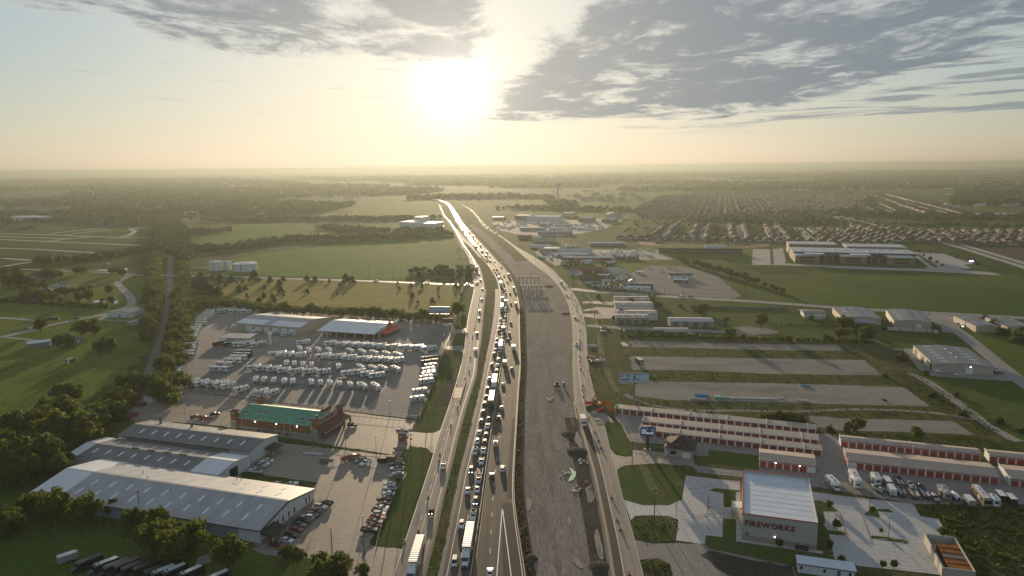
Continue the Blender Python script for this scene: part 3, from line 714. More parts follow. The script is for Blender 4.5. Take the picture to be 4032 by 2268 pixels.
sheet('driveway', Ts(('c3',1250,1100),('c3',1330,1180),('c3',1450,1205),('c3',1540,1200),('c3',1560,1110),('c3',1960,1150),('c3',1960,1290),('c3',1800,1300),('c3',1450,1325),('c3',1370,1360),('c3',1340,1440)),Z3,G_CONCRETE)
sheet('verge_lawn', Ts(('c3',1170,765),('c3',1250,738),('c3',1390,740),('c3',1500,990),('c3',1540,1110),('c3',1530,1195),('c3',1420,1190),('c3',1280,1120),('c3',1240,1000)),Z4,G_LAWN, wobble=0.15)
sheet('verge_lawn', Ts(('c3',1350,1380),('c3',1500,1325),('c3',1800,1350),('c3',2484,1430),('d3',2484,90),('d3',2275,85),('d3',2230,410),('d3',2050,490),('d3',1700,490),('d3',1550,450),('d3',1440,415),('d3',1345,20)),Z3,G_LAWN, wobble=0.15)
sheet('verge_lawn', Ts(('d3',1530,700),('d3',1600,640),('d3',1800,628),('d3',2050,640),('d3',2170,690),('d3',2140,970),('d3',1850,1000),('d3',1680,970),('d3',1570,880)),Z4,G_ROUGH, wobble=0.3)
sheet('verge_lawn', Ts(('d3',1690,1260),('d3',1900,1205),('d3',2060,1290),('d3',2090,1350),('d3',2080,1560),('d3',1720,1560),('d3',1700,1400)),Z4,G_ROUGH, wobble=0.4)
sheet('verge_lawn', Ts(('c4',250,1110),('c4',920,1190),('c4',920,1400),('c4',650,1385),('c4',60,1320),('c4',30,1190),('c4',240,1205)),Z4,G_LAWN)
sheet('verge_lawn', Ts(('c3',1500,1005),('c3',1980,1040),('c3',1960,1140),('c3',1550,1105)),Z4,G_LAWN)
sheet('gravel_lot', Ts(('d3',1570,960),('d3',1700,985),('d3',1850,1010),('d3',2484,1010),('d4',200,1030),('d4',1400,1330),('d4',1450,1600),('d3',2090,1600),('d3',2080,1350),('d3',1900,1200),('d3',1660,1230)),Z2 + 0.008,G_GRAVEL, wobble=0.5)
sheet('soil_bank', Ts(('d4',140,1160),('d4',240,1090),('d4',600,1180),('d4',1380,1330),('d4',1400,1500),('d4',600,1500),('d4',350,1330)),Z3,G_DARKDIRT, wobble=0.6)
sheet('parking_lot', Ts(('d3',1440,418),('d3',1560,455),('d3',1700,492),('d3',2050,492),('d3',2230,412),('d3',2276,86),('d4',670,165),('d4',690,980),('d4',620,990),('d4',190,1022),('d3',2142,968),('d3',2178,690),('d3',2050,638),('d3',1800,626),('d3',1600,640),('d3',1530,695)),Z3,G_PALE)
sheet('parking_lot', Ts(('d4',1600,300),('d5',20,365),('d5',960,470),('d5',990,490),('d5',1075,640),('d5',1330,680),('d5',1460,960),('d5',1500,1020),('d5',1420,1449),('d5',1200,1420),('d5',180,1310),('d4',2240,1310),('d4',1950,1220),('d4',1880,900),('d4',1640,400)),Z3,G_PALE)
for p in ([('d4',250,290),('d4',330,260),('d4',668,290),('d4',668,305),('d4',612,310),('d4',612,520),('d4',450,515),('d4',445,330)],[('d4',440,675),('d4',612,685),('d4',620,985),('d4',1790,1160),('d4',1830,930),('d4',1880,920),('d4',1955,1225),('d4',2240,1290),('d4',2300,1420),('d4',1430,1320),('d4',240,1080),('d4',195,1020),('d4',200,900),('d4',430,925)],
          [('d4',1650,425),('d4',1760,430),('d4',1900,490),('d4',2010,575),('d4',1800,570),('d4',1830,740),('d4',1720,730)],[('d4',1735,785),('d4',1840,800),('d4',1860,830),('d4',2090,860),('d4',2110,890),('d4',2080,905),('d4',1870,885),('d4',1880,915),('d4',1740,895)],
          [('d5',310,620),('d5',400,545),('d5',640,545),('d5',720,590),('d5',500,575),('d5',525,665)],[('d5',410,900),('d5',850,960),('d5',915,1000),('d5',870,1012),('d5',410,940)],[('d5',1240,980),('d5',1300,965),('d5',1520,1010),('d5',1560,1060),('d5',1260,1005)],
          [('d5',-100,845),('d5',30,850),('d5',75,890),('d5',40,905),('d5',-100,890)]):
    sheet('planted_island', Ts(*p),Z4,G_LAWN, wobble=0.1)
lin = []
def linT(*p, w=0.13): lin.append(stripe_poly(T(*p[0]),T(*p[1]),w))
for k in range(4): linT(('d4',245 - 4 * k,355 + 45 * k),('d4',430,372 + 46 * k))
for k in range(6): linT(('d4',215,630 + 53 * k),('d4',425,655 + 53 * k))
for k in range(7): linT(('d4',235 + 32 * k,590),('d4',270 + 30 * k,540))
linT(('d4',235,535),('d4',440,555)); linT(('d4',225,590),('d4',440,605)); linT(('d4',425,335),('d4',405,915))
for k in range(4): linT(('d4',1805,610 + 54 * k),('d4',2040,640 + 56 * k))
for k in range(5): linT(('d4',1890,940 + 60 * k),('d4',2130 + 10 * k,972 + 60 * k))
for k in range(7): linT(('d5',520 + 12 * k - 190,685 + 55 * k),('d5',740 + 20 * k,650 + 52 * k + 40))
for k in range(6): linT(('d5',420 + 18 * k,1010 + 57 * k),('d5',920 + 20 * k,1080 + 57 * k))
for k in range(5): linT(('d5',1080 + 30 * k,705 + 50 * k),('d5',1320 + 20 * k,725 + 53 * k))
linT(('d5',525,665),('d5',635,940),w=0.18); linT(('d5',655,990),('d5',790,1345),w=0.18)
for k in range(3): linT(('c3',1645 + 100 * k,1120 + 8 * k),('c3',1630 + 100 * k,1185 + 8 * k))
for k in range(6): linT(('c3',1955 - 3 * k,1160 + 22 * k),('c3',1985,1165 + 22 * k))
sheets('parking_lines', lin, Z5,PAINT_W)
sheets('wheelchair_bays',[[T('d4', a, b) for a, b in q] for q in (((235,505),(285,507),(285,522),(235,522)),((232,600),(275,602),(272,618),(230,616)))], Z5,mat('blue_bay_paint',(0.05,0.25,0.6)))
kerbs = [[('d3',2276,84),('d4',300,130),('d4',672,170)],[('d4',1620,300),('d5',20,362),('d5',960,468),('d5',1000,500),('d5',1050,600)],
         [('d4',240,370),('d4',225,600),('d4',200,640),('d4',130,657),('d4',0,655)],[('d4',2025,590),('d4',2140,970),('d4',2470,1022)],[('d5',300,660),('d5',425,1022)]]
for k in kerbs: strip('fire_lane_line', Ts(*k),0.22,Z5,PAINT_R)
POND = [[('b0',1240,485),('b0',1290,455),('b0',1360,450),('b0',1350,490)],[('b0',1370,485),('b0',1420,450),('b0',1460,452),('b0',1440,485)],[('b0',1500,500),('b0',1540,460),('b0',1598,462),('b0',1592,512)],
        [('b0',1260,45),('b0',1400,38),('b0',1540,45),('b0',1700,15),('b0',1750,35),('b0',1690,60),('b0',1500,62)],[('a0',1440,1380),('a0',1520,1365),('a0',1500,1385)],[('b0',120,430),('b0',200,405),('b0',280,405),('b0',230,425)],
        [('a1',1555,625),('a1',1590,608),('a1',1675,600),('a1',1605,628)],[('a1',1612,655),('a1',1640,665),('a1',1630,655)],[('a1',2080,663),('a1',2200,655),('a1',2360,650),('a1',2260,659)],[('a5',1690,690),('a5',2000,685),('a5',2380,690),('a5',2320,705),('a5',1760,712)]]
for i, p in enumerate(POND): sheet('pond', round_poly(Ts(*p)),Z3,WATER, wobble=1.0,seed=i)
MUDS = [[('d3',910,240),('d3',1000,225),('d3',1050,370),('d3',1020,440),('d3',960,480),('d3',930,370)],[('d3',1060,790),('d3',1110,900),('d3',1150,1080),('d3',1170,1250),('d3',1080,1200),('d3',1060,1050),('d3',1035,880)],
        [('c3',790,840),('c3',830,900),('c3',890,1090),('c3',870,1140),('c3',800,1010),('c3',750,990)],[('d3',730,1180),('d3',830,1220),('d3',900,1350),('d3',830,1350),('d3',760,1280)],
        [('d3',670,640),('d3',720,680),('d3',730,740),('d3',690,800)],[('d3',110,360),('d3',200,430),('d3',180,540),('d3',115,600)],[('c3',710,660),('c3',770,770),('c3',760,790),('c3',715,700)]]
for i, p in enumerate(MUDS): sheet('mud_patch', round_poly(Ts(*p)),Z4,G_MUD, wobble=0.18,step=1.0,seed=i)
for p in ([('d3',930,270),('d3',985,290),('d3',1010,330),('d3',1000,420),('d3',950,440),('d3',945,350)],[('c3',790,880),('c3',850,1000),('c3',865,1080),('c3',800,990),('c3',765,960)],[('d3',1085,1010),('d3',1120,1050),('d3',1140,1180),('d3',1090,1190)]):
    sheet('puddle', round_poly(Ts(*p)),Z5,mat('muddy_water',(0.20,0.18,0.13),rough=0.06,spec=0.5,var=0.1),wobble=0.3,step=1.5)
for i in range(26):      # trodden and graded patches of paler soil
    y = 200 * (1.075 ** i); f = rnd.uniform(0.25,0.72); c = con.pt(f, y); a, b = rnd.uniform(0.6,1.8),rnd.uniform(8,26)
    sheet('soil_patch',[(c.x + a * math.cos(t) , y + b * math.sin(t)) for t in [k * math.pi / 6 for k in range(12)]], Z3 + 0.0008 * i, G_DIRT2,wobble=0.7,step=2,seed=i)
for p in ([('a0',-100,965),('a0',700,985),('a0',1600,1018),('a0',2110,1020)],[('a0',-100,1040),('a0',700,1075),('a0',2000,1130)],[('a0',-100,1160),('a0',500,1180),('a0',1280,1228)],[('a0',640,975),('a0',1000,930),('a0',1450,890)],
          [('a0',830,990),('a0',1200,945),('a0',1500,915)],[('a0',650,1070),('a0',900,1040),('a0',1230,1008)],[('a0',1630,1015),('a0',1760,985),('a0',1830,930),('a0',1770,900),('a0',2000,875)],[('a0',-100,1000),('a0',900,1035)],[('a0',-100,1440),('a0',200,1385),('a0',420,1355)],[('a0',30,1300),('a0',420,1328)]):
    strip('new_street', smooth_line(Ts(*p),4),8.5,Z3,R_STREET)
rail_line = smooth_line([F(332,1050),F(372,950),F(400,870),F(420,790),F(427,720),F(428,640),F(427,560),F(426,500),F(425,475)],5)
strip('railway_bed', rail_line,7.0,Z2,ground_mat('ballast',((0.20,0.18,0.16),(0.16,0.145,0.13),(0.24,0.21,0.19)),(0.02,0.1,1.0)))
t = thing('railway_track','straight railway track running through the tree rows on the left','railway',(rail_line[0].x, rail_line[0].y,0))
RAILM = mat('rail_steel',(0.25,0.22,0.20),rough=0.35,metal=0.8)
for s in (-0.75,0.75):
    mb = MB()
    for a, b in zip(rail_line, rail_line[1:]):
        d = (b - a).normalized(); n = Vector((d.y,-d.x)) * s
        mb.tube((a.x + n.x - t.location.x, a.y + n.y - t.location.y,0.2),(b.x + n.x - t.location.x, b.y + n.y - t.location.y,0.2),0.09,4)
    mb.build('rail', RAILM, t)

# ================================================================== buildings
WHITE_W = ribbed('white_metal_wall',(0.62,0.62,0.62),(0.55,0.56,0.57),0.5,rough=0.5,metal=0.0,patch=0.05)
BLUE_W = ribbed('bluegrey_metal_wall',(0.30,0.34,0.39),(0.24,0.28,0.33),0.6,rough=0.5,metal=0.1)
TAN_W = ribbed('tan_metal_wall',(0.46,0.40,0.31),(0.41,0.36,0.28),0.6,rough=0.55,metal=0.0,patch=0.06)
GREY_W = ribbed('grey_metal_wall',(0.26,0.25,0.24),(0.21,0.20,0.195),0.6,rough=0.55,metal=0.1)
BROWN_W = mat('brown_wall',(0.30,0.135,0.06),rough=0.8,var=0.1)
BRICK_W = mat('school_brick',(0.24,0.17,0.12),rough=0.85,var=0.2)
STUCCO = mat('beige_stucco',(0.46,0.42,0.36),rough=0.85,var=0.06)
STONE = ground_mat('stone_base',((0.42,0.37,0.31),(0.30,0.26,0.22),(0.52,0.47,0.41)),(0.3,0.9,2.5))
WHITE_P = mat('white_trim',(0.66,0.66,0.65),rough=0.6,var=0.06)
CREAM_P = mat('cream_siding',(0.55,0.50,0.42),rough=0.7,var=0.08)
DARK_TRIM = mat('dark_trim',(0.05,0.055,0.065),rough=0.5,var=0.1)
GLASS = mat('window_glass',(0.02,0.025,0.03),rough=0.08,spec=0.6,var=0.0)
RF_DARK = ribbed('dark_ribbed_roof',(0.13,0.12,0.115),(0.22,0.205,0.19),1.0,rough=0.5,metal=0.1)
RF_GALV = ribbed('galvanised_roof',(0.33,0.33,0.34),(0.40,0.40,0.41),1.0,rough=0.5,metal=0.1,patch=0.16)
RF_WHITE = ribbed('white_metal_roof',(0.66,0.68,0.71),(0.60,0.62,0.65),1.0,rough=0.4,metal=0.1,patch=0.05)
RF_TAN = ribbed('tan_standing_seam_roof',(0.50,0.39,0.31),(0.19,0.145,0.12),0.75,rough=0.6,metal=0.0,patch=0.06)
RF_GREEN = mat('green_painted_roof',(0.085,0.290,0.175),rough=0.5,spec=0.4,var=0.22,scale=0.5)
RF_SLATE = ribbed('slate_grey_metal_roof',(0.115,0.130,0.150),(0.16,0.175,0.195),1.2,rough=0.6,metal=0.0)
RF_BROWN = mat('brown_shingle',(0.058,0.047,0.039),rough=0.9,var=0.25,scale=0.7)
RF_RED = mat('red_brown_shingle',(0.17,0.065,0.045),rough=0.85,var=0.25,scale=0.8)
RF_FLAT = mat('white_membrane_roof',(0.62,0.66,0.72),rough=0.5,spec=0.4,var=0.10,scale=0.15)
SKYL = mat('skylight_plastic',(0.62,0.74,0.86),rough=0.3,spec=0.6,var=0.1)
RED_DOOR = ribbed('red_rollup_door',(0.20,0.030,0.026),(0.15,0.022,0.020),0.3,axis='Z', rough=0.5,metal=0.0,patch=0.1)
RED_DOOR2 = ribbed('bright_red_rollup_door',(0.36,0.055,0.035),(0.29,0.045,0.03),0.3,axis='Z', rough=0.5,metal=0.0,patch=0.1)
RED_TRIM = mat('red_trim',(0.30,0.035,0.035),rough=0.5,var=0.1)
WHITE_DOOR = mat('white_rollup_door',(0.68,0.69,0.70),rough=0.5,var=0.06)
BLACK = mat('black_plastic',(0.015,0.015,0.016),rough=0.6,var=0.0)
STEEL = mat('grey_steel',(0.22,0.22,0.23),rough=0.5,metal=0.5,var=0.1)
WOODP = mat('weathered_pole',(0.13,0.10,0.075),rough=0.9,var=0.2)
LAMP = mat('lit_wall_lamp',(0.9,0.9,0.9),var=0.0,emit=((1.0,0.92,0.95),14.0))
ORANGE = mat('safety_orange',(0.62,0.10,0.02),rough=0.6,var=0.08)
WALLS = {'white': WHITE_W, 'blue': BLUE_W, 'tan': TAN_W, 'grey': GREY_W, 'brown': BROWN_W, 'cream': CREAM_P, 'trim': WHITE_P, 'stucco': STUCCO, 'brick': BRICK_W,
         'red': mat('barn_red',(0.22,0.06,0.045),var=0.1),'wood': mat('brown_timber',(0.16,0.10,0.065),var=0.2),'dark': mat('charcoal_siding',(0.07,0.07,0.075),var=0.1)}
ROOFS = {'dark': RF_DARK, 'galv': RF_GALV, 'white': RF_WHITE, 'tan': RF_TAN, 'slate': RF_SLATE, 'brown': RF_BROWN, 'red': RF_RED, 'flat': RF_FLAT, 'green': RF_GREEN,
         'black': mat('charcoal_shingle',(0.045,0.045,0.05),rough=0.9,var=0.2)}

class Shed:
    """gabled or sloped building; x along the front, y away from the viewer, origin at the middle of the base"""
    def __init__(s, name, label, cat, A, B, D, he, hr, ridge='x', wall=WHITE_W, roof=RF_GALV, over=0.4,group=None, th=0.16):
        A, B = Vector((A[0], A[1])),Vector((B[0], B[1]))
        d = B - A; s.L = d.length; s.D = D; s.rz = math.atan2(d.y, d.x)
        n = Vector((-d.y, d.x)).normalized()
        c = (A + B) / 2 + n * D / 2
        s.t = thing(name, label, cat,(c.x, c.y,0),s.rz, group)
        s.he, s.hr, s.ridge = he, hr, ridge
        l, w = s.L / 2,D / 2
        mb = MB(); R4 = [(-l,-w),(l,-w),(l, w),(-l, w)]
        if ridge == 'x':
            v = [(x, y,0) for x, y in R4] + [(x, y, he) for x, y in R4] + [(-l,0,hr),(l,0,hr)]
            mb.add(v,[(0,1,5,4),(2,3,7,6),(1,2,6,9,5),(3,0,4,8,7),(3,2,1,0)])
        elif ridge == 'y':
            v = [(x, y,0) for x, y in R4] + [(x, y, he) for x, y in R4] + [(0,-w, hr),(0,w, hr)]
            mb.add(v,[(0,1,5,8,4),(2,3,7,9,6),(1,2,6,5),(3,0,4,7),(3,2,1,0)])
        elif ridge == 'mono':
            v = [(x, y,0) for x, y in R4] + [(x, y, he if y < 0 else hr) for x, y in R4]
            mb.add(v,[(0,1,5,4),(2,3,7,6),(1,2,6,5),(3,0,4,7),(3,2,1,0)])
        else:
            v = [(x, y,0) for x, y in R4] + [(x, y, he) for x, y in R4]
            mb.add(v,[(0,1,5,4),(2,3,7,6),(1,2,6,5),(3,0,4,7),(3,2,1,0)])
        s.wall = mb.build('wall', wall, s.t)
        o = over
        if ridge in ('x','y'):
            halves = [((-l - o, l + o),(-w - o,0)),((-l - o, l + o),(0,w + o))] if ridge == 'x' else [((-l - o,0),(-w - o, w + o)),((0,l + o),(-w - o, w + o))]
        elif ridge in ('mono','flat'): halves = [((-l - o, l + o),(-w - o, w + o))]
        else: halves = []
        s.roofs = [s.slab('roof', a[0], a[1], b[0], b[1],0.03,th, roof) for a, b in halves]
        if ridge == 'hip':
            k = min(l, w); mb = MB(); e = o
            ra = (-l + k, l - k) if l > w else (0,0); rb = (0,0) if l > w else (-w + k, w - k)
            v = [(-l - e,-w - e, he),(l + e,-w - e, he),(l + e, w + e, he),(-l - e, w + e, he)]
            v += [(ra[0], rb[0], hr),(ra[1], rb[1], hr)]
            mb.add(v,[(0,1,5,4),(2,3,4,5),(1,2,5),(3,0,4),(3,2,1,0)] if l > w else [(0,1,4),(2,3,5),(1,2,5,4),(3,0,4,5),(3,2,1,0)])
            s.roofs = [mb.build('roof', roof, s.t)]
    def z(s, x, y):
        if s.ridge == 'x': return s.hr - (s.hr - s.he) * abs(y) / (s.D / 2)
        if s.ridge == 'y': return s.hr - (s.hr - s.he) * abs(x) / (s.L / 2)
        if s.ridge == 'mono': return s.he + (s.hr - s.he) * (y + s.D / 2) / s.D
        return s.he
    def slab(s, name, x0,x1,y0,y1,lift, th, m, parent=None):
        mb = MB()
        b = [(x, y, s.z(x, y) + lift) for x, y in ((x0,y0),(x1,y0),(x1,y1),(x0,y1))]
        mb.hexa(b,[(x, y, z + th) for x, y, z in b])
        return mb.build(name, m, parent or s.t)
    def front(s, name, x0,x1,z0,z1,m, proud=0.05,y=None, parent=None):     # panel on the front wall
        y = -s.D / 2 if y is None else y
        return MB().box(x0,x1,y - proud, y - 0.004 if proud > 0 else y, z0,z1).build(name, m, parent or s.t)
    def side(s, name, y0,y1,z0,z1,m, proud=0.05,right=True, parent=None):
        x = s.L / 2 if right else -s.L / 2; k = 1 if right else -1
        a, b = sorted((x + k * 0.004,x + k * proud))
        return MB().box(a, b, y0,y1,z0,z1).build(name, m, parent or s.t)
    def window(s, x0,x1,z0,z1,side=None):
        f = s.front('window', x0,x1,z0,z1,WHITE_P,0.05) if side is None else s.side('window', x0,x1,z0,z1,WHITE_P,0.05,side)
        if side is None: s.front('pane', x0 + 0.12,x1 - 0.12,z0 + 0.12,z1 - 0.12,GLASS,0.08,parent=f)
        else: s.side('pane', x0 + 0.12,x1 - 0.12,z0 + 0.12,z1 - 0.12,GLASS,0.08,side, f)
        return f
    def part(s, name, mb, m): return mb.build(name, m, s.t)

# ------------------------------------------------------------------ the three joined warehouses, lower left
w1 = Shed('warehouse','largest white metal warehouse with rows of skylights, lower left','warehouse', T('d0',425,320,4.6),T('d1',1185,830,4.6),31.0,4.6,7.4,'x', BLUE_W, RF_GALV,0.5)
l, w = w1.L / 2,w1.D / 2
for y0,y1 in ((-w - 0.55,-0.1),(0.1,w + 0.55)): w1.slab('white_roof_section',-l - 0.55,-l + 13,y0,y1,0.2,0.05,RF_WHITE)
w1.slab('ridge_cap',-l, l,-0.5,0.5,0.2,0.08,RF_GALV)
for r, y0 in enumerate((-12.5,-7.0)):
    for k in range(10):
        x = -l + 17 + k * 7.9 + (1.5 if r else 0)
        if x < l - 3: w1.slab('skylight', x, x + 0.95,y0,y0 + 3.4,0.2,0.05,SKYL)
for r, y0 in enumerate((3.2,9.6)):
    for k in range(10):
        x = -l + 19 + k * 7.9 - (2 if r else 0)
        if x < l - 3: w1.slab('skylight', x, x + 0.95,y0,y0 + 3.0,0.2,0.05,SKYL)
w1.front('wall_panel', l - 8.5,l,0.1,4.5,WHITE_P,0.06)
w1.front('door',-l + 68.5,-l + 69.7,0.05,2.3,DARK_TRIM,0.07)
w1.side('stone_base',-w, w,0.0,1.1,STONE,0.25)
mbg = MB(); x = l + 0.02
mbg.add([(x,-w,1.1),(x, w,1.1),(x, w,4.6),(x,0,7.38),(x,-w,4.6)],[(0,1,2,3,4)]); mbg.build('gable_cladding', WHITE_P, w1.t)
for y in (-6.5,-3.6,-0.2,3.0,10.2,12.3): w1.side('window', y, y + 0.7,1.5,3.6,GLASS,0.09)
for a, b in (((-w - 0.5),0),(0,(w + 0.5))):
    mb = MB(); za, zb = w1.z(0,a),w1.z(0,b)
    mb.hexa([(l + 0.3,a, za - 0.25),(l + 0.62,a, za - 0.25),(l + 0.62,b, zb - 0.25),(l + 0.3,b, zb - 0.25)],[(l + 0.3,a, za + 0.22),(l + 0.62,a, za + 0.22),(l + 0.62,b, zb + 0.22),(l + 0.3,b, zb + 0.22)])
    mb.build('barge_board', DARK_TRIM, w1.t)
w1.front('gutter',-l, l,4.35,4.65,DARK_TRIM,0.6)
cz = MB().hexa([(l + 0.3,-w - 0.3,3.3),(l + 5.2,-w - 0.3,3.0),(l + 5.2,-w + 7.2,3.0),(l + 0.3,-w + 7.2,3.3)],[(l + 0.3,-w - 0.3,4.3),(l + 5.2,-w - 0.3,3.2),(l + 5.2,-w + 7.2,3.2),(l + 0.3,-w + 7.2,4.3)]).build('porch_roof', mat('dark_green_metal',(0.035,0.04,0.03),var=0.1),w1.t)
for y in (-w + 0.2,-w + 6.8): w1.part('porch_post', MB().box(l + 4.5,l + 5.0,y - 0.3,y + 0.3,0,3.05),STONE)
w1.part('vent_pipe', MB().cyl((-l + 52,-4,6.4),0.12,1.3),STEEL); w1.part('vent_pipe', MB().cyl((-l + 30,6,6.2),0.12,1.5),STEEL); w1.part('vent_pipe', MB().cyl((-l + 36,2,6.9),0.12,1.0),STEEL)
mb = MB()
for k in (0,2.0): mb.box(-l + 66 + k,-l + 66.15 + k, w - 2,w - 1.85,4.6,7.0)
mb.box(-l + 65.9,-l + 68.3,w - 2,w - 1.85,6.6,6.75); w1.part('roof_ladder_frame', mb, STEEL)

eB = T('c1',1050,1185,5.0); nrm = Vector((-math.sin(w1.rz),math.cos(w1.rz))); dr = Vector((math.cos(w1.rz),math.sin(w1.rz)))
eB2 = Vector((eB.x, eB.y))
B2 = eB2 - nrm * 19.0
w2 = Shed('warehouse','middle warehouse with dark ribbed roof, squeezed between the two white-ended ones','warehouse', B2 - dr * 74,B2,19.0,4.7,6.2,'x', WHITE_W, RF_DARK,0.25)
l, w = w2.L / 2,w2.D / 2
for y0,y1 in ((-w - 0.2,-0.1),(0.1,w)): w2.slab('white_roof_section', l - 13,l + 0.28,y0,y1,0.2,0.05,RF_WHITE)
w2.slab('ridge_cap',-l, l,-0.4,0.4,0.2,0.08,RF_GALV)
for r, y0 in enumerate((-6.5,2.2)):
    for k in range(8):
        x = -l + 9 + k * 6.6 + r * 1.8
        w2.slab('skylight', x, x + 0.9,y0,y0 + 3.2,0.2,0.05,SKYL)
for k in range(4): w2.slab('ridge_vent',-l + 24 + k * 8,-l + 27 + k * 8,-0.5,0.5,0.28,0.45,STEEL)
w2.side('roller_door',-3.2,1.6,0.05,4.2,BLACK,0.06)
for y0,y1 in ((-w - 0.2,-0.1),(0.1,w)): w2.slab('white_roof_section',-l - 0.28,-l + 5.0,y0,y1,0.2,0.05,RF_WHITE)
w3 = Shed('warehouse','rear warehouse of the three, dark roof with white gable end facing the car park','warehouse', T('c0',1610,910,6),T('c1',1050,1130,6),18.6,6.0,7.8,'x', WHITE_W, RF_DARK,0.4)
l, w = w3.L / 2,w3.D / 2
for r, y0 in enumerate((-6.3,2.6)):
    for k in range(9):
        x = -l + 8 + k * 6.5 - r * 3.0
        w3.slab('skylight', x, x + 0.95,y0,y0 + 3.2,0.2,0.05,SKYL)
w3.slab('ridge_cap',-l, l,-0.4,0.4,0.2,0.08,RF_GALV)
for xx, h in ((-l + 9,3.4),(-l + 26,2.2)):
    w3.part('roof_ventilator', MB().cyl((xx,5.5,6.6),0.55,h, n=10).cyl((xx,5.5,6.6 + h),0.75,0.5,n=10),STEEL)
w3.side('stone_base',-w, w,0,0.9,STONE,0.2)
w3.part('porch_roof', MB().hexa([(l + 0.3,0.0,3.0),(l + 4.6,0.0,2.8),(l + 4.6,6.8,2.8),(l + 0.3,6.8,3.0)],[(l + 0.3,0.0,4.0),(l + 4.6,0.0,3.0),(l + 4.6,6.8,3.0),(l + 0.3,6.8,4.0)]),MATS['dark_green_metal'])
for y in (0.3,6.4): w3.part('porch_post', MB().box(l + 3.9,l + 4.4,y - 0.25,y + 0.25,0,2.85),STONE)
w3.front('gutter',-l, l,5.7,6.02,DARK_TRIM,0.45)
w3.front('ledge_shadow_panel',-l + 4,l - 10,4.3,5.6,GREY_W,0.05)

# ------------------------------------------------------------------ brown restaurant with the green roof
gA, gB = T('c1',860,665,5.2),T('c1',1945,790,5.2)
g = Shed('restaurant','long brown building with green roof, stone base and four brick towers','restaurant', gA, gB,19.0,5.2,8.6,'x', BROWN_W, RF_GREEN,0.3)
l, w = g.L / 2,g.D / 2
g.front('stone_base',-l, l,0,1.3,STONE,0.25); g.side('stone_base',-w, w,0,1.3,STONE,0.25)
g.front('gutter',-l, l,5.05,5.25,WHITE_P,0.4)
for k, x in enumerate((-l + 3,-l + 21.5,-l + 26,-l + 29.5,l - 2.5)): g.part('downpipe', MB().box(x, x + 0.22,-w - 0.22,-w - 0.02,1.3,5.05),WHITE_P)
for x in (-l + 10.5,-l + 22,-l + 33):
    f = g.front('wall_lamp', x, x + 0.55,4.1,4.5,STEEL,0.3); g.front('lamp_glass', x + 0.08,x + 0.47,4.15,4.45,LAMP,0.36,parent=f)
for x in (-l + 12.5,-l + 16.5,-l + 20,-l + 24,-l + 28): g.part('condenser_unit', MB().box(x, x + 1.1,-w - 2.2,-w - 1.2,0.1,1.3),STEEL)
g.front('door',-l + 16.8,-l + 17.9,1.0,3.1,STEEL,0.28)
for xx, yy in ((-l + 9.5,-5),(-l + 13,-5.2),(l - 9,-6.5),(l - 4.5,-6.8),(l - 3,-4),(-l + 3.5,-6.3)):
    v = g.part('roof_fan', MB().box(xx - 0.6,xx + 0.6,yy - 0.6,yy + 0.6,g.z(xx, yy),g.z(xx, yy) + 1.2),STEEL)
    g.slab('fan_curb', xx - 0.9,xx + 0.9,yy - 1.0,yy + 0.9,0.2,0.08,WHITE_P, v)
for tx, ty in ((-l - 0.4,-w - 0.4),(-l - 0.4,w + 0.4),(l + 0.4,-w - 0.4),(l + 0.4,w + 0.4)):
    tw = g.part('tower', MB().box(tx - 1.3,tx + 1.3,ty - 1.3,ty + 1.3,4.2,8.0),BROWN_W)
    MB().box(tx - 1.45,tx + 1.45,ty - 1.45,ty + 1.45,0,4.2).build('tower_base', STONE, tw)
    MB().box(tx - 1.6,tx + 1.6,ty - 1.6,ty + 1.6,8.0,8.3).build('tower_cornice', WHITE_P, tw)
    MB().taper(tx - 1.9,tx + 1.9,ty - 1.9,ty + 1.9,8.3,tx - 0.15,tx + 0.15,ty - 0.15,ty + 0.15,9.3).build('tower_cap', RF_RED, tw)
ff = g.part('false_front', MB().box(l - 0.2,l + 0.35,-w + 1,w - 1,4.6,8.0).box(l - 0.2,l + 0.35,-2.6,2.6,8.0,10.0),mat('pale_parapet',(0.45,0.40,0.34),var=0.08))
for y in (-6.2,-2.2,1.8): MB().box(l + 0.35,l + 0.42,y, y + 3.4,6.0,7.0).build('sign_board', RF_RED, ff)
g.part('parapet_cap', MB().hexa([(l - 2.2,-3,10.0),(l + 1.0,-3,10.0),(l + 1.0,3,10.0),(l - 2.2,3,10.0)],[(l - 0.4,-3,11.0),(l + 0.2,-3,11.0),(l + 0.2,3,11.0),(l - 0.4,3,11.0)]),RF_RED)
g.part('porch_roof', MB().hexa([(l + 0.3,-w - 1.5,4.4),(l + 6.0,-w - 1.5,3.4),(l + 6.0,w + 1.5,3.4),(l + 0.3,w + 1.5,4.4)],[(l + 0.3,-w - 1.5,5.2),(l + 6.0,-w - 1.5,3.65),(l + 6.0,w + 1.5,3.65),(l + 0.3,w + 1.5,5.2)]),RF_RED)
g.part('porch_beam', MB().box(l + 5.5,l + 5.9,-w - 1.4,w + 1.4,3.0,3.4),WHITE_P)
for y in (-w - 1.0,-4.0,0.5,5.0,w + 1.0): g.part('porch_post', MB().box(l + 5.3,l + 6.0,y - 0.35,y + 0.35,0,3.05),WALLS['wood'])
for y in (-6.5,-1.5,3.0,6.8): g.side('window', y, y + 1.8,1.4,3.0,GLASS,0.1)

